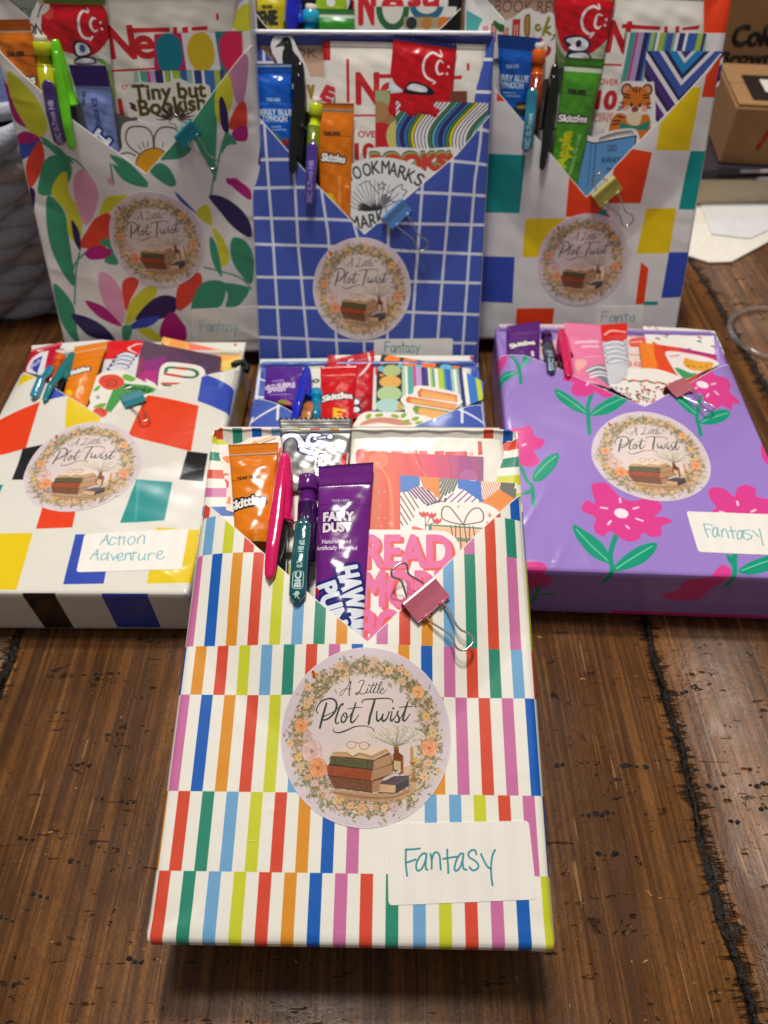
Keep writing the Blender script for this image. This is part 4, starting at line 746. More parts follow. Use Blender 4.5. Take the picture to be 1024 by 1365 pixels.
# ------------------------------------------------------------------ purple flower paper: flat right
PU, PK_, PG, PGL = (158, 128, 206), (222, 62, 146), (6, 152, 118), (150, 222, 196)
def flowers():
    c = wrapcv('P', 4.5, PU, 38); B = c.blob
    def leaf(pts, mid): B(pts, PG); c.line(mid, .55, PGL, .9, sm=True)
    def stem(p, w=2.0): c.line(p, w, PG, sm=True)
    # main flower
    stem([(-19.9,27.6),(-26.1,12.8),(-27.3,0.6),(-30.3,-7.5)], 2.4); leaf([(-42.5,29.8),(-37.9,27.2),(-29.9,18.9),(-26.7,8.4),(-27.6,5.7),(-35.4,9.7),(-41.5,20.7)], [(-41.1,27.0),(-34.5,16.0),(-28.3,7.4)]); leaf([(-26.9,1.5),(-22.0,8.6),(-12.4,16.6),(-3.4,20.0),(-3.6,15.5),(-10.7,7.3),(-20.3,2.3)], [(-24.9,2.8),(-14.8,10.6),(-5.0,17.6)])
    B([(-29.4,57.6),(-24.5,60.5),(-20.2,59.5),(-15.6,51.0),(-9.6,47.7),(-0.5,50.1),(5.3,45.9),(3.5,40.9),(0.3,37.5),(5.6,37.0),(8.1,34.0),(2.2,30.7),(1.1,25.1),(-4.1,23.6),(-7.8,26.2),(-10.7,22.0),(-15.9,20.0),(-19.7,22.0),(-24.3,26.4),(-27.9,23.1),(-31.5,25.2),(-31.9,29.9),(-30.1,35.4),(-35.8,39.3),(-36.3,42.6),(-33.0,47.3),(-28.9,45.5)], PK_)
    c.ell([(-16.6,38.9)][0], 3.6, 3.4, (246, 232, 240))
    for p in ([(-15.6,49.4),(-15.8,46.6)], [(-26.4,42.6),(-23.3,42.1)], [(-9.9,42.3),(-7.1,43.4)], [(-9.6,35.5),(-6.6,34.1)], [(-22.8,33.5),(-24.6,31.1)], [(-15.5,30.5),(-14.4,28.9)]): c.line(p, 1.1, (246, 220, 236))
    # right flower
    stem([(41.1,39.6),(33.6,11.8),(28.7,-6.9)], 2.4); leaf([(33.1,3.2),(40.4,9.5),(55.8,15.9),(60.9,14.7),(53.2,7.5),(41.0,2.2)], [(34.9,4.0),(45.7,9.2),(54.6,11.8)]); B([(30.1,13.8),(33.0,11.8),(31.7,6.9),(30.2,9.1)], PG)
    B([(31.8,56.1),(35.4,59.7),(41.0,58.5),(44.7,53.2),(47.2,58.8),(53.0,62.1),(57.3,59.2),(56.4,53.6),(66.4,50.5),(69.7,42.7),(61.3,33.8),(45.8,28.5),(32.9,32.6),(29.5,40.7),(33.2,45.1),(32.0,49.0)], PK_)
    for p in ([(45.3,50.0),(44.8,47.2)], [(34.3,42.2),(36.3,41.7)], [(50.5,42.9),(53.1,44.4)]): c.line(p, 1.1, (246, 220, 236))
    # flowers running over the front edge
    B([(-70.1,3.9),(-61.2,5.2),(-58.4,1.8),(-59.6,-2.4),(-55.1,-5.6),(-55.1,-10.2),(-59.7,-14.0),(-67.7,-15.1),(-72.5,-9.6)], PK_); stem([(-60.3,-13.2),(-61.6,-26.6)]); B([(-60.2,-19.6),(-52.2,-17.6),(-52.4,-19.2),(-57.7,-20.2)], PG)
    B([(x, min(y, 20)) for x, y in [(22.0,3.1),(26.6,7.2),(29.8,4.8),(29.3,0.5),(25.8,-5.4),(21.7,-12.1),(19.6,-19.2),(7.9,-20.2),(0.4,-16.5),(7.3,-11.4),(7.7,-5.4),(11.4,-2.4),(18.3,-1.1)]], PK_); c.rect(-20, -37, 60, -31, PK_)
    # upper left flower and sprig
    B([(-77.4,153.9),(-75.9,165.4),(-71.6,171.4),(-62.7,172.9),(-56.9,169.0),(-66.3,165.8),(-68.9,158.5),(-75.4,151.0)], PK_); stem([(-65.6,166.5),(-61.3,154.6),(-60.9,138.9)]); leaf([(-49.1,167.9),(-49.8,164.3),(-55.2,157.6),(-60.1,151.6),(-59.4,156.1),(-56.1,167.6)], [(-50.3,166.1),(-55.9,159.0),(-59.6,153.3)]); leaf([(-77.5,143.6),(-75.5,148.7),(-68.5,151.5),(-61.4,149.3),(-61.5,147.9),(-68.2,143.6),(-75.5,140.3)], [(-76.2,144.3),(-69.6,148.0),(-62.0,148.6)])
    # upper middle flower
    stem([(-18.6,132.0),(-23.5,119.0),(-24.6,109.7),(-25.3,96.5)], 2.2); leaf([(-41.9,130.8),(-38.6,131.2),(-30.2,122.5),(-24.8,113.8),(-25.4,110.9),(-32.7,114.9),(-39.9,123.1)], [(-40.4,129.5),(-32.8,121.2),(-25.8,112.7)]); leaf([(-23.5,110.1),(-18.7,117.3),(-9.5,124.4),(-1.4,127.3),(0.8,125.0),(-5.0,117.0),(-14.1,110.5)], [(-22.0,111.1),(-12.1,118.2),(-0.9,125.0)])
    B([(-36.2,140.6),(-33.7,144.5),(-28.7,150.4),(-22.1,149.3),(-12.1,142.9),(-6.2,132.6),(-8.9,125.8),(-13.6,124.3),(-18.3,128.9),(-21.0,126.6),(-26.9,125.3),(-31.5,127.7),(-31.7,132.9),(-29.9,137.6),(-34.0,138.1)], PK_)
    for p in ([(-20.8,138.5),(-22.5,135.1)], [(-13.7,136.2),(-13.0,134.2)]): c.line(p, 1.1, (246, 220, 236))
    # upper right flower
    stem([(43.1,128.0),(37.4,111.7),(37.1,100.9),(36.7,97.4)], 2.2); leaf([(26.9,124.6),(31.7,126.3),(36.0,120.2),(37.9,112.7),(32.9,113.7)], [(28.8,124.3),(33.3,118.8),(36.9,113.5)]); leaf([(37.9,106.6),(44.2,114.1),(52.6,119.0),(58.5,118.9),(55.3,112.4),(45.5,106.5)], [(39.4,107.5),(46.9,112.1),(56.9,117.1)])
    B([(35.2,143.4),(47.1,152.0),(54.4,157.8),(57.2,155.2),(56.0,149.0),(63.7,147.9),(65.1,142.0),(62.4,136.0),(66.7,129.7),(66.4,127.1),(61.8,125.1),(59.8,120.2),(54.3,122.5),(49.9,119.3),(44.7,124.4),(43.9,131.0),(37.9,129.8),(35.1,135.5)], PK_); c.ell([(46.5,138.6)][0], 3.6, 3.2, (246, 232, 240), rot=-.3)
    for p in ([(48.2,148.7),(46.9,145.9)], [(52.1,139.5),(54.9,140.9)], [(52.7,133.6),(54.4,131.4)], [(48.3,130.9),(46.9,128.5)], [(40.1,134.2),(42.5,135.6)], [(39.3,145.2),(41.1,144.1)]): c.line(p, 1.1, (246, 220, 236))
    # left edge flower
    B([(-70.6,99.3),(-62.7,102.6),(-58.6,105.1),(-56.2,99.9),(-55.8,95.7),(-50.5,92.6),(-54.0,85.5),(-57.6,84.0),(-55.0,75.2),(-60.2,71.2),(-64.8,72.1),(-72.2,76.2)], PK_); c.line([(-63.5,87.9),(-61.5,89.1)], 1.1, (246, 220, 236)); leaf([(-60.2,60.7),(-57.3,70.3),(-50.3,79.4),(-44.1,82.3),(-46.0,72.9),(-54.8,61.0)], [(-58.6,63.8),(-52.5,72.6),(-45.6,80.0)]); stem([(-65.6,71.0),(-62.8,59.4),(-60.8,56.3),(-61.3,42.1)]); B([(-66.4,50.9),(-61.7,54.2),(-61.7,51.1),(-65.8,49.9)], PG)
    # far edge + sides
    B([(82, 60), (95, 70), (110, 62), (108, 40), (90, 38)], PK_); B([(70.2,93.4),(75.6,95.9),(80.6,87.0),(71.7,77.8),(67.6,82.0)], PK_)
    for k in range(4): B([(-100+k*5, 20+k*50), (-84, 35+k*50), (-80, 22+k*50), (-92, 12+k*50)], PK_)
    c.text('PAPER GOODS COMPANY', (-36, -19), (2, -19.5), 2.0, (182, 160, 224), al=.35)
    c.grain(4); return c
TP = 36
pP, riseP = package('P', 'purple_flower_package', 'flat package in lilac paper with big pink flowers and green leaves, on the right', flowers(), [(-82.1,168.7),(-56.2,163.5),(-30.6,144.9),(-5.0,125.4),(8.1,116.5)], [(68.8,163.8),(47.8,146.6),(28.9,131.7),(8.1,116.5)], TP, lift=6.5, rough=.24, coat=.45, seed=6.6, crump=.4, bump=SATIN, ncr=8, creases=[(-72, 18, -50, 60, .7, 1.3), (-55, 2, -44, 24, .8, 1.2), (-70, 3, 10, 5.5, .5, 1.6), (72, 2, 20, 6, .4, 1.6), (-40, 120, 20, 112, .3, 2)])
sP = (6.0,80.0,1.000); seal(pP, 'P', TP, riseP, sP[0], sP[1], 1.0, -.03)
lbP = [(17.0,41.4),(64.5,41.4),(60.6,14.2),(16.9,14.7)]
halo_label(pP, 'P', TP, riseP, lbP, [[(23.8,33.2),(23.7,28.7),(23.9,24.5)], [(23.7,32.9),(25.8,33.1),(28.0,32.3)], [(23.7,29.6),(26.3,29.6)], [(30.0,30.6),(28.4,30.7),(26.9,27.8),(26.9,24.9),(28.5,25.7),(30.0,30.0),(30.0,30.8),(29.5,27.4),(29.8,25.3)], [(31.7,28.9),(31.1,25.1)], [(31.7,28.2),(33.4,30.3),(34.2,28.6),(34.1,24.4)], [(36.9,31.9),(36.7,27.7),(36.5,24.4)], [(35.2,28.8),(38.9,29.1)], [(41.8,29.7),(40.3,29.1),(38.7,26.2),(38.8,23.8),(40.5,25.0),(42.1,29.4),(41.7,26.3),(41.6,24.0)], [(45.9,30.0),(43.6,29.8),(42.5,28.7),(44.0,27.4),(45.8,26.2),(44.7,24.4),(42.5,23.5)], [(47.1,29.6),(48.4,27.6),(49.2,25.8)], [(51.0,31.3),(50.6,26.7),(50.0,22.5),(49.9,20.1)]], .62, 8, (104, 168, 176))

# ------------------------------------------------------------------ floral cut-out paper: upright left
LG, LY, LM, LP_, LR, LN, LB_ = (58, 146, 112), (208, 206, 50), (172, 22, 116), (224, 158, 188), (222, 66, 44), (44, 26, 82), (54, 74, 176)
def floral():
    c = wrapcv('BL', 4.5, (226, 223, 222), 38); B = c.blob; q = c.line
    for p in ([(-57.7,134.0),(-49.6,128.7),(-37.8,123.2),(-32.3,115.5)], [(-17.6,121.9),(-18.2,110.7)], [(-59.4,35.3),(-54.0,56.5),(-48.9,69.1)], [(-31.5,7.3),(-27.9,19.6)], [(53.2,138.9),(48.6,128.6),(43.2,112.3)], [(-45.0,69.1),(-53.8,61.3),(-57.8,50.1)], [(44.8,120.5),(39.4,103.4)], [(29.6,59.2),(51.8,52.6),(59.3,44.3)]): q(p, 1.0, LG, sm=True)
    for col, p in ((LM, [(-73.7,169.5),(-71.4,165.6),(-66.4,158.7),(-63.4,150.6),(-61.7,141.1),(-69.2,143.4),(-72.6,150.1),(-74.1,159.7)]), (LY, [(-67.0,169.5),(-60.7,165.7),(-53.4,156.7),(-50.3,145.5),(-52.6,138.2),(-59.5,135.9),(-65.1,143.9),(-69.2,156.7)]), (LG, [(-56.6,136.1),(-53.8,135.6),(-50.3,132.9),(-45.8,129.7),(-39.8,122.1),(-47.0,124.3),(-53.8,130.8)]), (LM, [(-72.2,136.1),(-64.6,138.9),(-56.8,135.3),(-65.1,132.1),(-71.9,132.1)]), (LB_, [(-72.4,131.6),(-65.1,132.3),(-56.7,134.5),(-61.3,128.6),(-73.1,123.4)]), (LR, [(-57.1,133.8),(-58.4,122.1),(-70.6,107.5),(-70.9,118.3),(-65.1,127.6)]), (LG, [(-57.9,123.0),(-50.1,126.3),(-41.8,121.0),(-46.5,110.5),(-57.6,104.0),(-66.5,104.6),(-62.7,115.5)]), (LG, [(-61.5,102.9),(-53.6,95.0),(-53.6,80.8),(-56.7,47.7),(-64.6,62.4),(-66.4,80.9)]), (LY, [(-45.7,116.9),(-47.6,104.3),(-42.8,92.7),(-48.0,74.1),(-53.6,80.8),(-52.6,93.9),(-58.5,104.0),(-53.1,113.3)]), (LN, [(-49.8,88.6),(-46.6,82.0),(-48.0,70.4),(-50.8,76.6)]), (LN, [(-71.4,107.5),(-68.3,105.4),(-72.2,94.5),(-73.1,99.7)]), (LG, [(-70.0,49.1),(-60.4,35.2),(-61.6,16.2),(-61.9,6.4),(-70.9,23.2)])): B(p, col)
    for col, p in ((LP_, [(-42.4,112.8),(-35.1,118.8),(-30.0,112.1),(-29.1,103.5),(-35.2,91.9),(-42.3,85.6),(-44.7,97.8)]), (LY, [(-31.1,93.0),(-25.1,102.1),(-17.1,104.0),(-10.7,103.8),(-19.8,97.7),(-25.3,93.0)]), (LR, [(-24.3,92.1),(-28.7,73.7),(-47.8,72.2),(-41.4,82.6),(-33.6,90.4)]), (LG, [(-35.1,75.0),(-28.4,76.8),(-25.6,61.9),(-34.2,63.1),(-29.6,70.6)]), (LM, [(-45.2,69.6),(-36.3,73.0),(-28.2,69.5),(-33.8,65.1),(-43.5,64.7)]), (LN, [(-50.3,88.2),(-48.5,85.9),(-47.0,76.8),(-48.4,69.9),(-50.4,76.9)]), (LP_, [(-38.8,56.1),(-31.3,53.2),(-26.1,41.7),(-27.4,28.2),(-32.0,21.0),(-38.7,31.7),(-41.0,45.1)]), (LR, [(-25.7,48.3),(-19.2,53.1),(-14.4,49.8),(-21.8,38.3),(-26.1,30.8)]), (LY, [(-27.7,21.0),(-23.2,35.0),(-15.2,43.2),(-7.9,47.3),(-3.2,44.0),(-11.9,32.8)]), (LN, [(-20.9,24.4),(-9.7,36.5),(0.9,41.0),(9.1,38.1),(5.8,29.3),(-6.6,24.3)]), (LB_, [(-27.0,18.2),(-18.3,24.7),(-4.3,26.6),(-12.4,19.8)]), (LM, [(-52.0,37.5),(-43.0,35.1),(-37.3,30.0),(-31.2,20.0),(-44.7,26.3)]), (LN, [(-62.9,28.4),(-52.9,26.7),(-42.7,19.7),(-37.5,9.5),(-52.5,12.5),(-59.4,19.6)]), (LM, [(4.3,30.0),(9.9,22.7),(12.3,17.5),(9.7,9.0),(-5.4,10.2),(-4.1,21.1)]), (LY, [(-20.7,17.4),(-12.6,18.6),(-5.5,12.0),(-7.4,8.5),(-15.3,12.1)]), (LG, [(-31.5,7.3),(-30.9,19.6),(-24.2,19.6),(-27.4,10.8)]), (LR, [(26.3,55.7),(24.7,42.9),(9.3,30.1),(8.9,41.4),(13.7,49.6)]), (LG, [(42.3,48.1),(36.8,32.8),(18.1,29.5),(22.9,44.6),(31.9,50.6)]), (LG, [(40.7,48.6),(51.3,47.7),(58.0,44.4),(50.0,34.0),(41.1,32.4),(43.2,41.1)]), (LG, [(49.9,77.5),(58.1,75.6),(62.5,65.4),(59.6,48.2),(52.1,55.6),(47.9,65.5)]), (LY, [(28.9,93.6),(36.9,97.9),(37.9,85.4),(31.8,89.1)]), (LY, [(37.5,84.5),(44.5,76.5),(46.7,63.9),(40.3,59.6),(40.0,71.8)]), (LN, [(38.2,103.2),(47.3,102.0),(57.5,94.6),(62.5,85.6),(61.5,77.9),(51.7,83.8),(43.4,94.3)]), (LB_, [(18.9,105.9),(29.4,92.9),(20.8,100.3)]), (LG, [(36.0,78.4),(39.5,71.8),(40.7,53.2),(36.3,60.5),(34.7,70.3)]), (LM, [(49.8,113.1),(57.6,111.3),(64.1,106.3),(63.5,100.5),(55.5,106.0)]), (LG, [(-16.5,121.9),(-5.8,116.3),(2.9,109.5),(-3.9,109.5),(-12.3,113.5)])): B(p, col)
    for col, p in ((LG, [(51.7,162.5),(50.1,154.3),(46.5,131.1),(43.0,115.7),(39.3,123.8),(35.8,131.1),(33.7,144.4)]), (LY, [(57.5,169.9),(59.9,164.8),(58.4,154.4),(52.0,142.5),(48.2,148.3),(50.0,161.0)]), ((196, 132, 170), [(66.2,178.5),(69.6,175.0),(65.3,155.8),(60.9,154.2),(58.8,166.2),(58.3,170.6)]), (LN, [(53.1,157.4),(55.2,149.7),(54.5,138.5),(50.9,141.9),(51.0,154.3)]), (LR, [(65.2,155.2),(66.3,148.2),(64.3,140.5),(55.2,141.1),(59.7,151.3)]), (LM, [(56.5,138.5),(61.4,142.0),(65.7,141.3),(64.6,134.4),(58.0,134.4)]), (LG, [(54.1,138.9),(58.7,132.6),(53.3,131.8),(48.8,127.0),(51.9,135.0)]), (LG, [(13.1,125.0),(22.3,134.2),(31.8,130.3),(25.4,125.3),(16.5,124.2)]), (LG, [(5.1,118.0),(11.8,122.4),(17.4,119.0),(19.8,110.5),(14.3,109.7)]), (LG, [(-17.3,126.6),(-8.2,123.8),(-0.6,116.5),(3.2,110.3),(-7.9,115.7)]), (LP_, [(-21.7,112.1),(-18.6,114.5),(-18.6,109.5)]), (LM, [(50.1,112.3),(55.6,113.2),(58.9,109.4),(51.6,109.4)])): B(p, col)
    # hidden lower part and sides carry on with the print
    for k in range(26):
        x, y = rs.uniform(-110, 110), rs.uniform(-30, 200)
        if abs(x) < 76 and y > 0: continue
        a = rs.rand()*6; B([(x+12*math.cos(a), y+12*math.sin(a)), (x+5*math.cos(a+1.6), y+5*math.sin(a+1.6)), (x-12*math.cos(a), y-12*math.sin(a)), (x+5*math.cos(a-1.6), y+5*math.sin(a-1.6))], [LG, LY, LM, LN][k % 4])
    c.grain(5); return c
def floral_fold():
    c = CV(-82, 110, 82, 222, 4, (226, 223, 222)); c.blob([(58.1,194.9),(63.4,198.7),(72.0,202.8),(72.6,196.0),(71.2,190.2),(64.2,190.1),(60.3,192.5)], LY); c.blob([(49.0,190.3),(54.9,195.2),(55.6,190.0),(51.0,189.3)], LB_); c.blob([(-71.0,178.4),(-69.3,175.6),(-65.7,170.6),(-69.1,167.0),(-74.5,168.4)], LG); c.grain(5); return c
TBL = 34
pBL, riseBL = package('BL', 'floral_package', 'upright white package with colourful leaf and petal shapes, back left', floral(), [(-74.6,182.0),(-51.1,161.2),(-33.7,144.2),(2.9,116.4)], [(72.7,183.0),(67.3,179.0),(51.1,162.8),(31.1,141.6),(2.9,116.4)], TBL, lift=6.5, rough=.42, coat=.06, seed=8.2, crump=.5, ncr=16, bump=SATIN, foldcv=floral_fold(), foldin=(50, 46))
sBL = (2.0,76.4,0.942); seal(pBL, 'BL', TBL, riseBL, sBL[0], sBL[1], sBL[2], .03)
lbBL = [(17.5,31.5),(66.7,33.2),(65.9,10.0),(16.0,8.4)]
x0_, y0_ = [(22.3,16.0)][0]
halo_label(pBL, 'BL', TBL, riseBL, lbBL, small_fantasy(x0_, y0_, 7.2), .6, 6, (130, 190, 196))

# ------------------------------------------------------------------ second row behind: black paper with bright shapes
def dark_cv():
    c = wrapcv('B2', 3, (20, 22, 26), 38)
    for k in range(60): a = rs.rand()*6; x, y = rs.uniform(-100, 100), rs.uniform(-20, 215); c.blob([(x+9*math.cos(a), y+9*math.sin(a)), (x+4*math.cos(a+1.6), y+4*math.sin(a+1.6)), (x-9*math.cos(a), y-9*math.sin(a)), (x+4*math.cos(a-1.6), y+4*math.sin(a-1.6))], [(0, 140, 132), (210, 50, 90), (206, 200, 40), (226, 226, 226)][k % 4])
    c.grain(4); return c
p2, rise2 = package('B2', 'dark_package', 'black package whose top shows behind the upright blue grid package', dark_cv(), [(-68.2,168.7),(-60.5,159.7),(-36.9,136.7),(-2.1,108.4)], [(69.3,169.4),(59.5,160.4),(38.0,141.5),(-2.1,108.4)], 32, lift=6.5, rough=.3, coat=.2, seed=9.1, bump=SATIN)


# ------------------------------------------------------------------ contents of the pockets
def cvb(pts, ppm, bg, m=1.):
    P = np.array(pts); return CV(P[:, 0].min()-m, P[:, 1].min()-m, P[:, 0].max()+m, P[:, 1].max()+m, ppm, bg)
DK = (30, 26, 24); SKO = (226, 124, 6); SKG = (84, 160, 40); SKR = (208, 14, 22); SKP = (92, 32, 128)
def bk(w_, p0, p1, h, c, col, out=None, bold=.12, **k): c.text(w_, p0, p1, h, col, bold, out=out, **k)
def card_rect(name, label, pkg, pts, w, cv, cat='card', group='paper cards and bookmarks in the pockets', **k): return flat(name, label, cat, pkg, pts, w, cv, group=group, **k)

# ---- striped front package
q = [(-66.3,206.9),(-26.5,207.1),(-24.5,172.4),(-62.6,172.1)]; c = cvb(q, 7, (242, 206, 194)); t0, t1 = [(-60.1,197.1),(-21.2,198.1)]
c.text('BOOK REVIEW', t0, (t0[0]+62, t0[1]+.6), 4.4, (204, 120, 96)); c.grain(5)
card_rect('review_card', 'pale pink book review card at the back of the striped package pocket', 'F', q, -2.6, c)
q = [(-32.2,204.2),(-4.1,206.2),(61.5,206.6),(64.7,172.6),(-29.9,168.5)]; c = cvb(q, 7, (236, 232, 220)); nr = (214, 34, 34)
c.text('N', *[(-13.9,172.0),(0.4,172.1)], 22, nr, .16); c.poly([(-0.5,193.5),(24.1,193.5),(24.0,190.3),(-0.4,190.2)], nr); c.poly([(24.7,193.3),(28.4,193.5),(28.3,182.8),(24.6,182.8)], nr); c.poly([(31.8,193.1),(35.9,193.4),(35.7,182.9),(31.7,182.8)], nr); c.poly([(36.3,193.0),(46.2,193.3),(46.3,190.8),(36.3,190.5)], nr); c.line([([(48.0,192.0)][0][0]+.7*math.cos(a), [(48.0,192.0)][0][1]+.7*math.sin(a)) for a in np.linspace(0, 6.3, 14)], .25, nr); c.poly([(51.3,198.7),(53.0,198.5),(53.1,191.9),(51.2,191.4)], nr); c.grain(6)
packet('cocoa_pouch', 'white drink mix pouch with red brand lettering at the back of the striped package pocket', 'F', [[(-5.3,206.2)][0], [(61.7,206.1)][0], [(65.1,172.6)][0], [(-10.7,170.3)][0]], -.9, c, puff=.9, crimp=.04, rough=.42, seed=3.1, amp=.45, cat='pouch', group='white drink mix pouches in the pockets')
q = [(-65.1,189.9),(-64.3,192.8),(-62.0,195.4),(-55.6,197.1),(-51.8,199.5),(-44.9,200.5),(-39.1,202.3),(-29.9,195.6),(-25.2,190.6),(-15.7,187.2),(-12.9,174.5),(-30.3,157.4),(-58.7,163.2),(-62.9,170.2),(-64.3,175.7),(-63.1,181.4),(-62.8,185.4),(-64.0,187.1)]; c = cvb(q, 8, (238, 226, 216)); rd = (222, 66, 40); og = (230, 132, 50)
c.line([(-51.1,196.3),(-47.6,197.6),(-44.0,199.3),(-40.5,200.6)], .8, (226, 170, 90), sm=True); c.line([(-48.1,195.5),(-45.3,197.2),(-40.4,199.3)], .6, (150, 96, 60), sm=True); c.ell([(-49.5,196.5)][0], 1.3, 1.3, og)
c.line([(-60.1,180.7),(-61.6,180.7),(-62.3,178.8),(-60.1,177.0),(-59.8,174.6),(-60.8,173.4),(-62.0,173.5)], [.8, 1.1, .8], rd, sm=True); c.line([(-62.9,169.4),(-62.0,167.9),(-60.9,167.5),(-60.4,169.5),(-60.1,167.1),(-58.7,167.1),(-58.3,169.5),(-57.9,166.3)], .8, og, sm=True); c.blob([(-63.5,189.1),(-60.7,190.0),(-60.2,186.3),(-61.5,186.9)], og)
c.blob([(-38.5,193.4),(-36.8,195.1),(-32.8,194.9),(-30.8,192.2),(-31.7,189.3),(-34.1,188.1),(-37.4,188.5)], rd); c.line([(-32.5,191.0),(-28.6,192.3)], 1.2, rd); c.line([(-30.4,180.4),(-29.1,182.6)], 1.1, og)
for a, b in ((715, 0), (800, 8)): c.blob([(-25.6,184.1),(-25.0,186.5),(-23.6,186.7),(-22.1,186.1),(-21.2,182.5),(-21.1,180.5),(-25.4,180.4)] if a == 715 else [(-19.7,181.7),(-19.1,184.9),(-17.1,186.4),(-14.1,185.8),(-13.7,184.2),(-13.6,180.5)], rd)
c.grain(4); flat('sticker', 'cream sticker with red and orange hand lettering behind the orange packet, striped package', 'sticker', 'F', q, .2, c, closed_smooth=True, group='die-cut stickers in the pockets')
# silver packet
q = [[(-39.3,208.1)][0], [(-5.7,208.5)][0], [(-6.4,173.1)][0], [(-33.6,171.3)][0]]; c = cvb(q, 9, (122, 121, 120), 3); wt, nv = (236, 236, 238), (24, 40, 110)
def rib(p, w): c.line(p, w+1.3, nv, sm=True); c.line(p, w, wt, sm=True)
rib([(-37.6,192.6),(-37.5,196.3),(-34.9,199.5),(-31.2,199.7),(-28.5,196.4),(-27.8,191.8)], 2.6); rib([(-20.3,199.8),(-24.0,199.9),(-25.3,197.2),(-24.1,194.7),(-21.2,194.7),(-20.2,197.2),(-22.1,198.1)], 1.9); rib([(-20.2,197.9),(-18.1,198.9),(-16.7,198.8)], 1.2); c.ell([(-15.4,199.2)][0], 1.9, 1.9, nv); c.ell([(-15.4,199.2)][0], 1.3, 1.3, wt); rib([(-27.8,191.8),(-24.9,190.6),(-22.0,190.2)], 2.0)
c.text('BERRY', [(-17.4,180.1)][0], [(-17.3,191.3)][0], 3.4, DK, .12, out=(wt, .5))
c.poly([(-9.9,184.2),(-9.4,189.5),(-6.6,191.5),(-6.7,183.4)], (206, 40, 40)); c.line([(-9.0,188.7),(-7.2,186.6),(-8.5,184.2)], .5, DK); c.line([(-7.0,190.7),(-7.4,184.2)], .8, wt); c.grain(10, 3)
for a in ('540', '640', '720', '790', '840', '880'): pass
packet('silver_packet', 'silver foil candy packet with zigzag top sticking out of the striped package', 'F', q, 1.7, c, puff=1.3, crimp=.2, zig=1.1, rough=.3, seed=7.7, amp=.7, metal=.45, kk=1.1, foilbump=[(50, .5, .0012, 1), (300, .08, .0002, 1)])
# right side cards
q = [(0.2,192.2),(53.3,189.7),(52.1,166.5),(0.9,143.2)]; c = cvb(q, 9, (214, 60, 50))
for k in range(46):
    t = k/46; x = q[0][0]-14+t*72; cs = [(226, 96, 34), (222, 74, 30), (216, 48, 52), (216, 44, 110), (170, 50, 130), (128, 66, 142)]; u = min(.999, max(0, (t-.06)*1.05))*5; i = int(u); f = u-i; cc = tuple(int(cs[i][j]*(1-f)+cs[i+1 if i < 5 else 5][j]*f+rs.uniform(-16, 16)) for j in range(3))
    c.line([(x-3*(1-t), q[0][1]+3), (x+6*(1-t), q[0][1]-12), (x+9*(1-t)-2, q[0][1]-40)], 2.2+rs.rand(), cc, .9, sm=True)
c.line([(5.2,186.9),(10.8,179.0),(12.8,167.0),(13.3,152.9)], 1.2, (240, 150, 90), .6, sm=True); c.line([(20.8,192.3),(24.7,184.4),(27.8,179.1)], 1.2, (238, 110, 110), .5, sm=True)
c.ell([(6.9,187.6)][0], 4.2, 4.2, (240, 150, 100), .45); c.ell([(46.3,179.3)][0], 4, 4, (190, 110, 160), .5)
for p in [(7.5,165.3),(9.9,159.5),(8.4,155.8),(12.1,161.1),(7.0,172.1),(9.7,172.1),(12.0,172.5),(7.1,159.4),(23.6,186.6),(6.6,186.0)]: c.ell(p, .25, .25, (250, 226, 190))
p = [(12.4,156.9)][0]; c.line([(p[0]-1.1, p[1]), (p[0]+1.1, p[1])], .2, (255, 236, 200)); c.line([(p[0], p[1]-1.5), (p[0], p[1]+1.5)], .2, (255, 236, 200)); c.grain(4)
card_rect('bookmark_card', 'orange to purple striped art card in the striped package', 'F', q, 1.6, c)
q = [(16.3,179.8),(67.2,176.1),(63.7,156.2),(33.0,132.2),(16.5,142.9)]; c = cvb(q, 10, (240, 236, 230))
def hatch(poly, col, n, wd, ang, bg=(240, 236, 230)):
    P = np.array(poly); c.poly(P, bg); ctr = P.mean(0); R = np.ptp(P, 0).max()*.8; d = np.array([math.cos(ang), math.sin(ang)]); m = np.array([-d[1], d[0]])
    for k in range(n):
        o = ctr+m*((k+.5)/n-.5)*2*R; seg = []
        N = len(P)
        for i in range(N):
            a, b = P[i], P[(i+1) % N]; den = m@(b-a)
            if abs(den) < 1e-9: continue
            t = (m@(o-a))/den
            if 0 <= t <= 1: seg.append(a+(b-a)*t)
        if len(seg) == 2: c.line(seg, wd, col)
hatch([(16.3,180.3),(24.5,179.2),(24.5,174.6),(21.5,173.7),(18.9,171.7),(16.4,171.1)], (24, 110, 196), 22, .9, -.62)
hatch([(24.5,179.3),(33.7,178.7),(33.4,168.4),(29.4,172.1),(26.1,174.3)], (226, 130, 20), 12, 1.9, -1.25)
hatch([(33.7,178.6),(42.4,178.0),(40.3,172.7),(36.2,170.7),(33.6,167.9)], (100, 98, 90), 15, .95, 1.17)
hatch([(42.5,177.8),(51.2,177.1),(51.3,167.7),(46.8,170.2),(42.4,173.9)], (16, 104, 200), 11, 2.2, -.2)
hatch([(51.4,177.1),(61.1,176.3),(59.8,171.7),(53.8,168.0),(51.6,168.6)], (222, 116, 60), 16, .45, -1.25)
hatch([(60.8,176.3),(66.6,175.6),(65.9,167.9),(63.0,170.4),(59.8,172.3)], (92, 90, 84), 9, 1.7, 1.35)
hatch([(59.1,172.0),(65.6,167.3),(62.9,163.6),(57.9,159.7),(56.1,163.0),(51.7,166.6)], (226, 130, 20), 12, 2.6, .66)
hatch([(24.0,174.7),(30.6,171.2),(32.3,167.3),(29.3,164.2),(19.4,171.7)], (110, 50, 110), 17, .8, -.92)
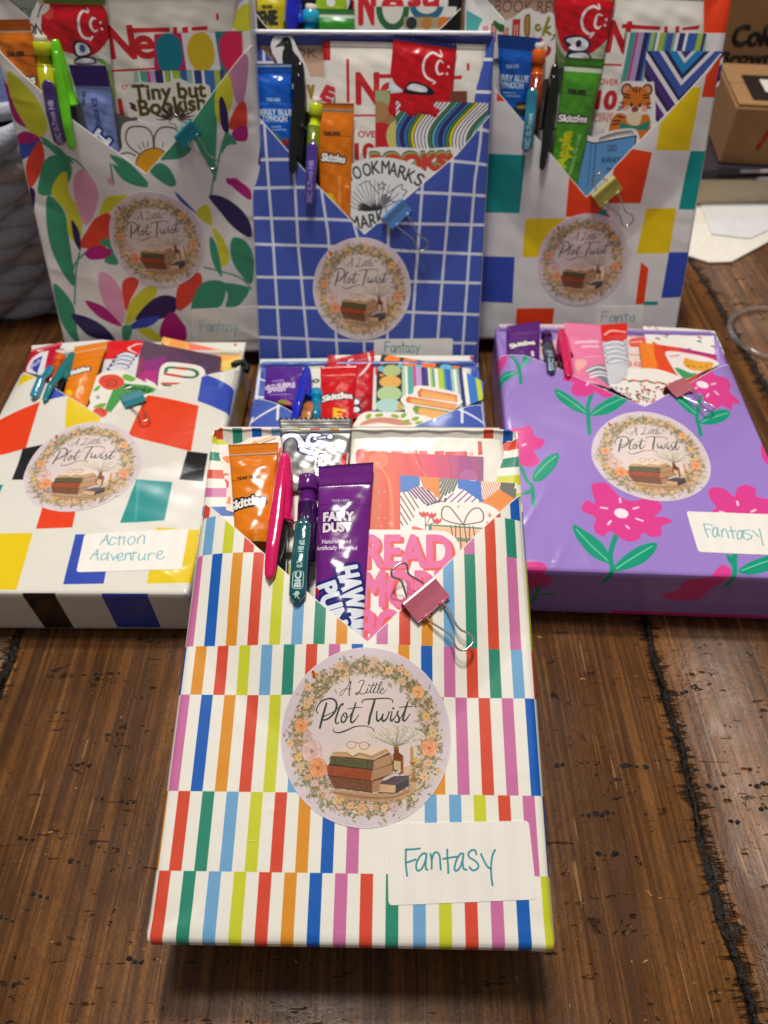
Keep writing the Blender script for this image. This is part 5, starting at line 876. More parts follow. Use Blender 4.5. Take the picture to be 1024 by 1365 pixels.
hatch([(16.4,171.4),(19.9,171.7),(24.5,163.9),(21.4,156.7),(16.4,155.6)], (96, 40, 50), 13, .5, -1.05)
hatch([(33.6,167.9),(43.4,173.3),(50.8,167.5),(46.7,165.5),(37.6,166.8)], (120, 56, 130), 13, .55, .8)
for p in [(29.8,165.0),(31.3,165.7),(33.0,166.7),(28.0,164.6),(35.6,167.2)]: c.line([(p[0]-.4, p[1]-1), (p[0]+.3, p[1]+1.2)], 1.0, (40, 44, 90))
c.poly([(33.6,168.2),(35.1,166.9),(33.8,166.6)], (206, 60, 56)); c.grain(3)
card_rect('pattern_card', 'white card with patchwork of hatched coloured stripes in the striped package', 'F', q, 2.4, c)
q = [(19.4,153.0),(19.9,156.2),(22.2,158.7),(22.9,162.6),(26.4,164.0),(33.5,166.3),(40.1,166.3),(50.6,166.4),(56.5,164.0),(59.8,159.9),(59.9,153.3),(49.7,144.7),(42.8,140.5),(19.4,140.3)]; c = cvb(q, 10, (240, 236, 228))
br = (104, 52, 40); c.line([(43.2,155.9),(40.4,160.2),(37.5,164.1),(35.0,164.1),(34.0,161.3),(34.6,158.6),(38.3,156.9),(43.2,155.9)], .5, br, sm=True); c.line([(43.2,155.9),(44.9,160.3),(47.5,163.3),(50.0,163.7),(51.7,161.4),(51.5,158.1),(49.2,157.0),(43.2,155.9)], .5, br, sm=True)
c.poly([(28.4,155.7),(55.0,154.1),(53.3,138.5),(28.2,138.3)], (238, 190, 150)); c.poly([(28.4,155.7),(29.7,155.7),(29.7,152.0),(28.3,152.3)], (40, 130, 84)); 
for a in (0, 1, 2, 3): c.line([(x, y-a*5.8) for x, y in [(28.6,155.7),(54.6,154.1)]], [.7, .7] if a == 0 else [1.5, 1.5], (40, 132, 84)); 
for k in range(10): c.line([(x, y-1.2-k*1.05) for x, y in [(29.8,155.2),(53.1,153.9)]], .2, (214, 150, 110))
for p in ([(37.7,155.6),(38.6,149.9)], [(39.9,155.6),(39.7,149.9)], [(41.6,155.6),(41.9,143.6)], [(43.5,155.6),(44.4,146.8)], [(45.7,155.4),(45.4,146.8)], [(47.2,155.3),(47.9,149.0)]): c.line(p, .45, br)
for p in ([(27.1,153.1),(27.0,159.6)], [(27.1,155.2),(29.1,159.1)], [(27.1,155.1),(30.9,156.9)]): c.line(p, .3, (70, 40, 40))
for x in [(26.4,160.8),(29.8,160.3),(32.0,157.7)]:
    c.blob([(x[0]-1.9, x[1]+1.2), (x[0]-1.7, x[1]-.5), (x[0], x[1]-1.6), (x[0]+1.7, x[1]-.5), (x[0]+1.9, x[1]+1.2), (x[0]+.7, x[1]+.5), (x[0], x[1]+1.5), (x[0]-.7, x[1]+.5)], (214, 58, 48)); c.line([(x[0]-.6, x[1]-1), (x[0]-.2, x[1]+.3)], .15, (120, 30, 30))
for x, s in zip([(41.3,164.4),(54.5,160.4),(53.3,156.9)], (1.0, 1.7, 1.2)): c.poly([(x[0], x[1]+s), (x[0]+s*.25, x[1]+s*.2), (x[0]+s*.7, x[1]), (x[0]+s*.25, x[1]-s*.2), (x[0], x[1]-s), (x[0]-s*.25, x[1]-s*.2), (x[0]-s*.7, x[1]), (x[0]-s*.25, x[1]+s*.2)], (232, 120, 40))
c.blob([(21.6,153.6),(21.6,154.9),(23.4,154.8),(26.3,153.6),(26.3,153.1)], (226, 96, 70)); c.grain(3)
flat('sticker', 'cream sticker of bow-tied books and red tulips in the striped package', 'sticker', 'F', q, 3.1, c, closed_smooth=True, group='die-cut stickers in the pockets')
q = [(-0.8,152.0),(2.2,153.0),(31.1,152.9),(37.8,151.1),(40.6,147.5),(40.9,142.8),(38.4,131.9),(18.6,103.2),(-0.1,102.3),(-1.7,131.5)]; c = cvb(q, 10, (240, 234, 228)); pk, rd = (226, 96, 158), (230, 66, 54)
def shout(st, a, b, h):
    (x0, y0), (x1, y1) = a, b; c.text(st, (x0+1.3, y0-1.1), (x1+1.3, y1-1.1), h, rd, .1); c.text(st, a, b, h, pk, .09)
shout('READ', [(1.3,136.5)][0], [(37.4,136.8)][0], 14.6); shout('MORE', [(1.2,119.7)][0], [(36.6,119.9)][0], 15.5); shout('BOOKS', [(0.5,104.0)][0], [(42.2,104.1)][0], 14.5); c.grain(4)
flat('sticker', 'white sticker reading READ MORE BOOKS in fat pink letters', 'sticker', 'F', q, 3.8, c, closed_smooth=True, group='die-cut stickers in the pockets')
# orange packet
q = [[(-60.4,193.2)][0], [(-38.0,194.6)][0], [(-38.0,147.1)][0], [(-53.0,147.0)][0]]; c = cvb(q, 10, SKO)
c.line([(-60.3,188.3),(-37.1,190.0)], .75, (220, 196, 190)); c.poly([(-60.3,188.3),(-37.1,190.0),(-36.7,180.0),(-59.0,179.4)], (212, 112, 4), .5)
c.text('TEAR HERE', [(-54.9,175.2)][0], [(-44.7,176.3)][0], 1.6, DK, .1, shear=.2); c.line([(-58.2,175.2),(-55.2,175.4)], .25, DK)
for k in range(9): c.ell([a+(b-a)*k/8 for a, b in zip(*[(-44.2,176.4),(-40.4,176.8)])], .17, .17, DK)
c.text('Skittles', [(-56.3,160.8)][0], [(-41.5,164.3)][0], 4.3, (244, 240, 234), .13, out=(DK, .55), shear=.12, arc=.5); c.text('WILD MIX', [(-42.7,142.0)][0], [(-43.5,155.5)][0], 1.7, (240, 170, 100), .05); c.grain(5)
packet('drink_mix_packet', 'orange packet standing left of the pink pen in the striped package', 'F', q, 3.4, c, puff=2.1, crimp=.115, rough=.2, seed=1.1, amp=.5)
# fairy dust packet
q = [[(-19.5,182.1)][0], [(4.6,184.2)][0], [(1.8,100.4)][0], [(-17.6,104.6)][0]]; c = cvb(q, 12, (110, 32, 128)); wt = (232, 222, 236)
c.poly([(-19.4,163.9),(3.7,163.7),(3.7,163.3),(-19.3,163.5)], (60, 16, 80), .5)
for k in range(56): c.ell([a+(b-a)*k/55 for a, b in zip(*[(-18.9,163.8),(2.8,163.7)])], .13, .13, (50, 14, 66))
c.text('TEAR HERE', *[(-13.1,164.7),(-5.2,164.8)], 1.5, (190, 150, 200), .08, out=((70, 20, 92), .3)); c.text('FAIRY', *[(-15.9,155.8),(-3.4,156.2)], 4.1, wt, .15, out=((62, 14, 80), .3)); c.text('DUST', *[(-15.8,150.9),(-4.3,151.1)], 4.1, wt, .15, out=((62, 14, 80), .3))
c.text('Naturally and', *[(-16.1,145.7),(-4.1,145.7)], 1.9, wt, .05); c.text('Artificially Flavored', *[(-18.5,142.9),(-1.5,142.8)], 1.9, wt, .05)
nv = (22, 40, 116)
c.text('HAWAIIAN', [(-9.3,134.1)][0], [(-0.9,99.2)][0], 8.6, (232, 236, 246), .13, out=(nv, .7), arc=0); c.text('PUNCH', [(-17.2,126.8)][0], [(-7.2,95.9)][0], 8.0, (228, 234, 246), .13, out=(nv, .7)); c.ell([(-17.8,125.1)][0], 1.4, 1.6, (210, 30, 40)); c.grain(5)
packet('drink_mix_packet', 'shiny purple drink mix packet labelled FAIRY DUST in the striped package', 'F', q, 4.2, c, puff=2.2, crimp=.10, rough=.16, seed=5.1, amp=.45)
pen('bright pink capped pen hooked on the striped package pocket', 'F', [(-34.5,188.5)][0], [(-33.9,155.1)][0], [(-35.8,127.6)][0], 9.6, 4.8, (222, 18, 100), lift=6.6, btrans=.3)
def bic(cc, a, b):
    d = np.array(b)-np.array(a); L = np.hypot(*d); d = d/L; n = np.array([-d[1], d[0]]); A = np.array(a)
    p = lambda s, o: tuple(A+d*L*s+n*o)
    cc.text('0.7mm HB #2', p(.62, 1.25), p(.28, 1.25), 2.3, (206, 226, 226), .07); cc.text('BIC', p(.84, 1.1), p(.68, 1.1), 2.5, (214, 232, 232), .16)
    o = [p(.665, -2.1), p(.665, 2.1), p(.86, 2.1), p(.86, -2.1)]; cc.line(smooth(rrect(o, 1.4)[::2], True), .32, (206, 228, 228), closed=True)
    for s in (.12, .2): cc.ell(p(s, 0), .8, .5, (60, 140, 140), .5)
    cc.ell(p(.91, 0), 1.0, .9, (206, 228, 228)); cc.line([p(.92, -1.4), p(.94, 0), p(.97, 1.0)], .5, (206, 228, 228)); cc.line([p(.9, 0), p(.96, -.6)], .5, (206, 228, 228))
pencil('purple mechanical pencil with teal clip in the striped package', 'F', [(-23.8,181.3)][0], [(-23.4,164.0)][0], [(-24.0,155.6)][0], [(-24.2,118.5)][0], 3.6, 8.4, (96, 28, 118), (16, 92, 100), bic, lift=6.6, tail=26, barrel=(54, 18, 84))
clip('dusty pink binder clip biting the right pocket edge of the striped package', 'F', [(17.3,117.6)][0], [(29.9,128.7)][0], -1, 7.0, (196, 104, 124), front=1.05, rear=1.0, dep=.55)

# ---- generic painted contents
def nestle(c, n0, n1, hN, e0=None, e1=None, bar=None, line=None, red=(196, 22, 34)):
    c.text('N', n0, n1, hN, red, .1)
    if e0: c.text('e', e0, e1, hN*.98, red, .09)
    if bar:
        for b in bar: c.poly(b, red)
    if line: c.line(line, 1.0, red)
def heads(c, S, dots, w=1.3, col=(232, 226, 226)):
    for s in S: c.line(s, [w*.4, w, w*1.1, w, w*.4], col, sm=True)
    for d in dots: c.ell(d, w*.55, w*.55, col)
def skit(c, a, b, h, out=DK): c.text('Skittles', a, b, h, (238, 236, 232), .13, out=(out, .45), shear=.12)
GRP = 'die-cut stickers in the pockets'

# ---- floral upright left package
q = [(-69.1,207.1),(-38.2,207.4),(-43.3,185.6),(-75.1,185.4)]; c = cvb(q, 4, (206, 218, 204)); a, b = [(-64.5,194.6),(-22.3,196.0)]; c.text('BOOK REVIEW', a, b, 5.2, (110, 124, 110)); card_rect('review_card', 'pale green book review card in the floral package', 'BL', q, -2.7, c)
q = [[(-6.8,207.6)][0], [(66.9,211.1)][0], [(49.7,128.8)][0], [(-14.7,149.1)][0]]; c = cvb(q, 5, (226, 222, 212))
nestle(c, *[(-9.3,176.3),(4.9,176.4)], 16, *[(5.2,176.5),(16.3,176.9)], bar=[[(2.8,190.6),(26.3,191.1),(26.0,189.0),(2.4,188.3)], [(28.2,191.2),(30.4,191.4),(30.0,187.5),(27.8,187.5)], [(33.3,191.1),(36.6,191.6),(36.3,187.5),(33.1,187.5)], [(38.7,191.3),(47.4,191.9),(47.3,190.1),(38.4,189.5)], [(52.9,197.9),(54.3,197.9),(54.2,195.0),(52.8,194.6)]], line=[(-10.9,169.8),(18.7,171.3)])
c.text('OVER', *[(-5.9,160.5),(3.5,160.9)], 2.4, (206, 60, 60), .06); c.text('10', *[(-9.1,146.8),(2.9,146.9)], 9, (190, 30, 40), .14)
packet('cocoa_pouch', 'white drink mix pouch with red brand lettering in the floral package', 'BL', q, -.6, c, puff=1.2, crimp=.03, rough=.5, seed=2.5, amp=1.0, kk=.5, cat='pouch', group='white drink mix pouches in the pockets')
q = [(-49.3,195.1),(-46.7,199.2),(-42.9,203.2),(-37.0,204.6),(-39.1,192.5),(-29.5,180.8),(-29.7,172.2),(-35.4,161.2),(-56.2,158.2),(-55.3,175.6)]; c = cvb(q, 5, (228, 224, 222)); 
c.line([(-45.5,195.2),(-43.6,198.6),(-40.9,201.9)], .5, (40, 40, 44), sm=True)
for st, p in (('O', '212,228 238,228'), ('N', '245,232 292,238'), ('A', '300,246 336,256'), ('L', '350,260 378,266'), ('L', '388,275 410,285'), ('Y', '425,300 462,318')): pass
for s in ([(-48.7,187.5),(-47.4,192.1),(-45.1,187.3),(-44.0,192.1)], [(-44.5,186.6),(-41.9,191.4),(-41.8,185.7)], [(-43.6,188.2),(-41.8,187.8)], [(-39.1,190.8),(-40.5,185.5),(-38.5,185.0)], [(-36.1,189.4),(-37.8,184.6),(-36.1,183.5)], [(-33.7,188.4),(-33.1,186.0)], [(-30.6,187.6),(-33.1,185.8),(-34.7,182.5)], [(-50.0,192.1),(-48.7,190.7),(-49.7,188.3),(-51.3,187.7)]): c.line(s, .75, (36, 34, 38))
for p in [(-31.5,183.0),(-31.5,178.2),(-33.0,174.5)]: c.poly([(p[0], p[1]+2.3), (p[0]+.4, p[1]+.4), (p[0]+1.8, p[1]), (p[0]+.4, p[1]-.4), (p[0], p[1]-2.3), (p[0]-.4, p[1]-.4), (p[0]-1.8, p[1]), (p[0]-.4, p[1]+.4)], (36, 34, 38))
flat('sticker', 'white die-cut sticker with thin black capital letters in the floral package', 'sticker', 'BL', q, 1.9, c, closed_smooth=True, group=GRP)
# round red candy packet
q = [[(-43.1,205.2)][0], [(-6.4,206.2)][0], [(-10.7,153.8)][0], [(-49.7,153.7)][0]]; c = cvb(q, 5, (206, 206, 196), 3)
c.blob([(-45.0,194.5),(-42.0,200.6),(-34.0,204.0),(-19.5,204.8),(-9.7,202.2),(-6.7,194.8),(-7.3,187.2),(-13.1,180.9),(-18.6,177.6),(-25.3,177.2),(-37.7,180.7),(-44.1,188.3)], (190, 14, 28)); c.poly([(-40.8,202.3),(-31.4,201.7),(-20.2,201.6),(-7.3,201.3),(-6.3,207.5),(-39.6,207.2)], (92, 130, 40)); c.ell([(-39.4,197.9)][0], 3, 4, (222, 120, 90), .5)
heads(c, [[(-17.4,199.8),(-17.4,197.8),(-20.1,198.4),(-22.7,195.3),(-23.6,189.9),(-22.2,186.4),(-18.7,185.4),(-16.9,186.4),(-18.9,184.3)], [(-13.6,194.7),(-15.1,195.1),(-16.8,193.0),(-16.7,190.3),(-15.2,188.9),(-13.6,189.6)]], [(-11.3,193.0),(-11.1,190.1)], 1.3)
for p in ('515,300 560,280 620,320 630,370 560,390 520,360', '530,400 580,390 650,395 655,430 530,432'): pass
wt = (216, 218, 220); c.blob([(-28.6,182.9),(-25.0,184.7),(-20.0,182.9),(-18.5,179.4),(-21.3,176.9),(-26.3,176.5),(-28.9,177.9)], (24, 24, 40)); c.blob([(-27.4,182.2),(-24.8,183.7),(-21.0,182.4),(-19.6,179.4),(-21.9,177.8),(-26.1,177.4),(-27.5,178.7)], wt); c.ell([(-23.8,180.7)][0], 1.7, 1.9, (60, 90, 140)); c.blob([(-28.8,175.8),(-23.7,176.9),(-18.1,176.4),(-17.6,173.7),(-22.9,173.0),(-29.3,173.1)], (24, 24, 40)); c.blob([(-27.9,175.1),(-23.9,176.0),(-19.0,175.7),(-18.9,173.8),(-28.2,173.7)], wt)
c.poly([(-17.8,175.9),(-14.0,175.9),(-9.7,172.3),(-9.8,153.8),(-14.9,153.8),(-11.4,172.3)], (96, 130, 60), .8); c.line([(-10.9,173.0),(-10.6,161.3),(-10.4,150.8)], .8, (150, 180, 90)); c.line([(-15.1,174.4),(-11.3,173.0)], 1.2, (120, 200, 90)); c.grain(5)
packet('candy_packet', 'red round-fronted candy packet with green top in the floral package', 'BL', q, 1.6, c, puff=1.5, crimp=.09, rough=.18, seed=4.4, amp=.8)
q = [(17.4,187.9),(66.8,189.8),(65.0,170.5),(14.6,170.3)]; c = cvb(q, 5, (196, 26, 92)); c.poly([(32.5,188.5),(51.5,189.1),(53.1,170.5),(33.1,170.4)], (220, 216, 222)); c.poly([(51.5,189.3),(67.3,190.2),(65.3,169.1),(53.0,169.0)], (30, 120, 136)); c.blob([(17.7,183.2),(20.7,186.7),(25.9,188.3),(30.5,186.1),(32.2,180.4),(31.1,174.0),(27.4,170.3),(19.7,169.6),(17.2,174.6)], (8, 118, 140)); c.blob([(34.9,181.2),(38.0,186.8),(43.2,188.8),(48.0,187.2),(50.2,181.3),(49.4,174.8),(45.1,170.4),(39.2,170.4),(35.6,174.7)], (206, 176, 30)); c.blob([(53.1,181.3),(54.9,186.9),(60.6,189.6),(66.3,188.4),(67.3,181.4),(64.8,173.4),(57.8,170.5),(53.9,174.1)], (214, 30, 84)); c.grain(4)
card_rect('pattern_card', 'card with teal, yellow and pink ovals in the floral package', 'BL', q, 2.1, c)
q = [(3.0,169.8),(54.4,170.6),(52.1,149.5),(-0.6,149.3)]; c = cvb(q, 5, (150, 180, 160))
for x0, x1, cc in ((178, 190, (232, 230, 226)), (190, 238, (80, 160, 150)), (238, 258, (206, 50, 130)), (258, 292, (190, 160, 206)), (292, 345, (44, 40, 100)), (345, 358, (226, 226, 226)), (358, 388, (150, 180, 70)), (388, 395, (50, 130, 130)), (395, 412, (226, 226, 226)), (412, 458, (160, 186, 60)), (458, 470, (60, 140, 140)), (470, 508, (50, 90, 170)), (508, 545, (140, 180, 170)), (545, 558, (230, 230, 230)), (558, 608, (50, 60, 130)), (608, 628, (226, 228, 228)), (628, 695, (60, 110, 180)), (695, 735, (166, 190, 70)), (735, 765, (50, 60, 120))):
    y0 = q[3][1]; y1 = q[0][1]+1; k = (q[1][0]-q[0][0])/610; c.rect(q[0][0]+(x0-150)*k, y0, q[0][0]+(x1-150)*k, y1, cc)
c.grain(4); card_rect('bookmark_card', 'bookmark with thin vertical stripes below the oval card of the floral package', 'BL', q, 2.9, c)
q = [(-3.3,160.0),(-1.2,162.2),(5.0,164.4),(11.7,164.1),(21.0,164.1),(25.5,166.0),(29.7,166.0),(35.3,163.8),(43.7,163.5),(45.9,160.2),(43.7,149.6),(34.3,143.4),(22.7,141.0),(3.0,142.5),(1.1,146.4),(-3.2,146.4),(-4.3,149.4)]; c = cvb(q, 6, (226, 222, 216)); ol = (84, 72, 26)
c.text('Tiny but', *[(1.0,155.3),(42.9,157.2)], 8.0, ol, .1, shear=.05); c.text('Bookish', *[(3.2,147.3),(42.2,150.7)], 8.2, ol, .1, shear=.05)
for a in [(-0.3,152.8),(-0.0,150.8)]: c.ell(a, 2.2, .9, (70, 40, 44), 1, -.5)
ctr = [(23.3,144.9)][0]
for k in range(90): a = rs.rand()*3.14; l = 4+6*rs.rand(); c.line([(ctr[0]+l*.5*math.cos(a), ctr[1]+l*.3*math.sin(a)), (ctr[0]+l*1.3*math.cos(a), ctr[1]+l*math.sin(a)*.85)], .4, [(70, 44, 36), (110, 76, 56), (40, 26, 26)][k % 3])
c.grain(4); flat('sticker', 'cream die-cut sticker reading Tiny but Bookish in the floral package', 'sticker', 'BL', q, 3.7, c, closed_smooth=True, group=GRP)
q = [(-8.3,141.7),(-4.4,144.2),(3.4,144.4),(6.9,142.5),(10.8,142.5),(16.3,144.7),(22.3,144.3),(26.2,141.0),(25.2,133.9),(17.4,122.7),(6.7,111.1),(-2.2,111.1),(-10.6,114.5),(-12.9,125.9),(-10.3,130.7),(-10.0,136.3)]; c = cvb(q, 6, (228, 224, 220)); k_ = (60, 70, 60)
c.line([(-0.5,126.7),(-5.9,130.7),(-7.3,135.5),(-5.1,140.2),(-0.6,141.6),(5.4,141.0),(8.7,137.1),(8.4,129.9)], .8, k_, sm=True); c.line([(8.8,129.9),(9.7,135.5),(13.1,140.2),(18.4,141.4),(23.5,140.2)], .8, k_, sm=True); c.line([(-11.9,126.7),(-7.4,127.5),(-3.3,125.9)], .8, k_, sm=True); c.line([(-11.8,122.7),(-8.7,120.2),(-4.5,118.6)], .8, k_, sm=True)
c.blob([(-4.2,120.2),(-1.5,125.9),(4.4,129.5),(11.5,129.9),(15.4,126.7),(15.4,121.0),(11.1,116.1),(3.6,113.6),(-2.4,115.3)], (40, 36, 30)); c.blob([(-3.7,120.2),(-1.0,125.6),(4.5,129.0),(11.2,129.5),(14.8,126.4),(14.9,121.0),(10.8,116.6),(3.6,114.1),(-2.0,115.8)], (222, 156, 20))
for p in ([(-0.7,131.5),(0.8,129.3)], [(2.4,133.5),(2.8,130.3)], [(5.5,133.5),(4.7,130.7)], [(14.5,132.7),(13.8,130.7)]): c.line(p, .5, k_)
c.grain(3); flat('sticker', 'daisy sticker with yellow centre in the floral package', 'sticker', 'BL', q, 4.4, c, closed_smooth=True, group=GRP)
q = [[(-69.2,193.9)][0], [(-49.6,194.3)][0], [(-51.0,149.3)][0], [(-70.4,149.2)][0]]; c = cvb(q, 5, (206, 108, 14)); c.line([(-70.7,188.4),(-49.3,188.8)], 1.1, (216, 180, 160)); c.text('TEAR HERE', *[(-65.7,176.7),(-56.0,177.1)], 2.2, DK, .1); c.line([(-72.3,176.6),(-51.4,177.1)], .4, DK, .7); skit(c, *[(-73.2,164.1),(-53.5,163.7)], 4.2); c.grain(4)
packet('candy_packet', 'orange candy packet at the far left of the floral package', 'BL', q, 3.2, c, puff=2, crimp=.1, seed=6.1, amp=.7)
q = [[(-32.4,172.9)][0], [(-11.2,172.6)][0], [(-12.3,118.1)][0], [(-28.5,123.6)][0]]; c = cvb(q, 5, (120, 136, 196)); c.poly([(-33.6,174.4),(-8.9,174.1),(-11.8,162.1),(-32.9,162.4)], (60, 26, 120)); c.text('TEAR HERE', [(-27.4,152.4)][0], [(-26.1,159.5)][0], 1.9, (50, 50, 80), .05); c.text('DARK ICE', [(-20.0,142.5)][0], [(-20.1,156.4)][0], 3, (40, 60, 130), .1)
c.text('H', [(-25.9,136.5)][0], [(-19.7,130.5)][0], 6, (232, 236, 246), .14, out=((30, 50, 130), .8)); c.poly([(-21.2,130.5),(-11.5,126.4),(-12.0,115.3),(-22.5,123.6)], (40, 70, 170), .8); c.grain(5)
packet('drink_mix_packet', 'lilac drink mix packet with dark purple top, right of the lime green pen', 'BL', q, 3.8, c, puff=2.1, crimp=.22, rough=.2, seed=2.1, amp=.7)
pen('lime green capped pen in the floral package', 'BL', [(-37.7,185.0)][0], [(-37.3,152.3)][0], [(-37.6,129.4)][0], 9.8, 4.6, (104, 204, 20), lift=7.2)
pencil('yellow mechanical pencil with dark purple clip in the floral package', 'BL', [(-45.4,186.9)][0], [(-46.2,171.5)][0], [(-45.2,165.5)][0], [(-43.7,132.1)][0], 3.6, 9.4, (196, 196, 20), (62, 40, 104), lambda cc, a, b: cc.text('BIC 0.7mm HB', tuple(np.array(b)*.95+np.array(a)*.05+[1.3, 0]), tuple(np.array(b)*.3+np.array(a)*.7+[1.3, 0]), 3, (170, 160, 190), .1), lift=7.2, tail=30)
clip('teal binder clip biting the right pocket edge of the floral package', 'BL', [(23.2,136.4)][0], [(34.1,145.4)][0], -1, 7.6, (22, 140, 160), front=1.2, rear=.7)

# ---- blue grid upright package
q = [(-65.4,204.9),(-0.6,204.7),(-0.5,174.7),(-66.8,174.3)]; c = cvb(q, 5, (206, 170, 150)); c.text('BOOK REVIEW', *[(-60.2,192.3),(8.0,191.0)], 5.0, (130, 82, 66)); card_rect('review_card', 'tan book review card in the upright blue grid package', 'B', q, -2.7, c)
q = [[(-27.9,199.9)][0], [(69.3,198.6)][0], [(30.2,135.2)][0], [(-26.9,132.7)][0]]; q[2] = (q[1][0]-2, q[2][1]); c = cvb(q, 5, (226, 222, 214)); rd = (190, 18, 30)
c.poly([(-28.3,200.1),(-23.3,199.9),(-23.4,189.8),(-28.5,189.8)], rd); c.line([(-12.9,189.9),(-12.8,168.1)], 1.7, rd); nestle(c, *[(-7.4,166.9),(5.4,167.0)], 17, *[(7.1,167.1),(17.1,167.1)], bar=[[(2.5,182.6),(15.8,182.7),(15.8,180.4),(2.5,180.4)], [(47.7,181.6),(55.4,182.3),(55.5,180.3),(47.8,180.0)], [(58.2,188.7),(59.7,188.7),(59.9,184.9),(58.4,184.9)]], line=[(-9.1,160.4),(4.9,160.5)], red=rd)
c.text('OVER', *[(-6.8,148.5),(7.2,148.6)], 3.5, (196, 50, 56), .06); c.text('100', *[(-8.4,136.4),(10.8,136.5)], 8.7, (180, 22, 36), .15); c.grain(4)
packet('cocoa_pouch', 'white drink mix pouch with red brand lettering in the upright blue grid package', 'B', q, -.4, c, puff=1.4, crimp=.03, rough=.5, seed=6.5, amp=.9, kk=.6, cat='pouch', group='white drink mix pouches in the pockets')
q = [(-58.6,197.2),(-56.5,201.6),(-51.4,203.7),(-46.3,202.4),(-43.5,197.3),(-39.8,190.7),(-36.6,183.9),(-35.0,175.6),(-45.5,174.0),(-56.4,183.0),(-55.2,188.3),(-57.6,192.8)]; c = cvb(q, 6, (218, 216, 218)); c.blob([(-55.9,196.3),(-52.8,199.1),(-50.6,201.3),(-47.6,201.0),(-46.0,198.0),(-45.3,194.3),(-41.6,189.9),(-40.0,183.2),(-45.4,177.1),(-49.6,180.8),(-51.9,188.3),(-51.7,193.6),(-50.6,196.4),(-52.9,196.7)], (16, 16, 20)); c.blob([(-55.9,196.2),(-52.8,199.1),(-51.5,199.6),(-50.7,197.4),(-52.9,196.7)], (48, 60, 62)); c.ell([(-49.0,198.7)][0], .5, .5, (90, 100, 110)); c.grain(3)
flat('sticker', 'black raven die-cut sticker in the upright blue grid package', 'sticker', 'B', q, 1.0, c, closed_smooth=True, group=GRP)
q = [(-40.0,178.4),(-35.7,180.3),(-29.6,180.6),(-23.6,178.5),(-20.7,174.8),(-21.2,169.4),(-25.6,163.2),(-40.4,163.1)]; c = cvb(q, 6, (220, 214, 208)); c.text('V', *[(-36.9,169.4),(-33.3,169.5)], 7, (150, 120, 40), .2); c.text('E', *[(-29.8,169.2),(-23.8,167.2)], 8.2, (186, 40, 56), .2, shear=.25); c.grain(3)
flat('sticker', 'white rounded die-cut sticker with a red letter E in the upright blue grid package', 'sticker', 'B', q, 1.9, c, closed_smooth=True, group=GRP)
q = [[(14.4,202.7)][0], [(51.8,197.7)][0], [(49.7,157.5)][0], [(10.0,159.2)][0]]; c = cvb(q, 5, (190, 12, 26), 3); c.poly([(13.3,204.5),(53.4,200.1),(53.0,195.6),(14.4,200.4)], (18, 44, 120))
heads(c, [[(41.9,195.3),(42.9,191.5),(37.4,193.6),(33.1,190.0),(32.2,184.8),(34.5,180.5),(39.5,178.1),(37.9,177.1)], [(44.1,188.2),(41.8,189.4),(40.0,186.3),(41.2,182.4),(44.3,182.9)]], [(47.2,186.3),(46.5,182.7)], 1.3)
c.blob([(21.4,174.1),(23.6,177.5),(29.0,178.0),(36.8,175.1),(38.1,171.2),(21.5,172.1)], (20, 22, 40)); c.blob([(23.1,174.1),(24.7,176.8),(29.1,177.0),(34.6,174.9),(33.6,172.7)], (214, 216, 220)); c.blob([(10.9,176.9),(13.0,180.6),(15.9,176.9),(20.3,173.1),(11.5,172.5)], (200, 210, 216)); c.grain(4)
packet('candy_packet', 'red candy packet with blue zigzag top in the upright blue grid package', 'B', q, 1.7, c, puff=1.7, crimp=.07, zig=1.6, rough=.2, seed=3.9, amp=.8)
q = [(3.7,173.6),(58.9,173.7),(59.5,137.3),(4.0,136.8)]; c = cvb(q, 5, (116, 132, 78)); c.poly([(24.7,173.8),(60.0,173.7),(60.4,165.5),(33.8,167.3)], (110, 56, 40)); c.ell([(4.9,167.1)][0], 8, 11, (166, 176, 130), .8); c.ell([(5.5,159.1)][0], 9, 9, (168, 110, 70), .8); c.ell([(7.3,148.6)][0], 9, 8, (186, 26, 32)); c.ell([(18.5,149.2)][0], 8, 9, (196, 186, 110)); c.grain(4)
card_rect('pattern_card', 'brown and green card with circles in the upright blue grid package', 'B', q, 2.4, c)
q = [(16.3,167.8),(71.8,167.4),(72.7,141.4),(16.7,142.5)]; c = cvb(q, 8, (226, 224, 228)); sw = [(226, 222, 228), (226, 222, 228), (70, 120, 64), (96, 160, 170), (44, 110, 180), (56, 30, 96), (44, 110, 190), (70, 130, 60)]
x_, y_ = [(16.3,167.8)][0]
def swirl(px, n, seq, w0):
    for k in range(n):
        base = [(px+k*w0+9.5-6.5*(1-math.cos(t*3.6+.5))*.9-1.1*k*t*.35, y_+2-t*27) for t in np.linspace(0, 1, 9)]
        c.line(base, w0+.75, (16, 22, 40), sm=True); c.line(base, w0-.45, seq[k % len(seq)], sm=True)
wh = (226, 222, 228)
c.rect(c.x0, c.y0, c.x1, c.y1, (40, 30, 86)); S1 = [wh, wh, wh, wh, (70, 120, 64), (96, 160, 170), (44, 110, 180), (56, 30, 96), (44, 110, 190), (70, 130, 60), (226, 200, 20)]
swirl(x_-9, 34, S1, 2.45)
c.grain(4)
card_rect('pattern_card', 'card with wavy blue, green and white swirls in the upright blue grid package', 'B', q, 3.1, c)
q = [(-1.0,139.6),(1.8,142.2),(14.1,142.8),(34.4,142.2),(54.6,142.6),(53.8,135.0),(39.6,120.3),(12.2,120.1),(-0.4,130.4)]; c = cvb(q, 6, (222, 220, 220))
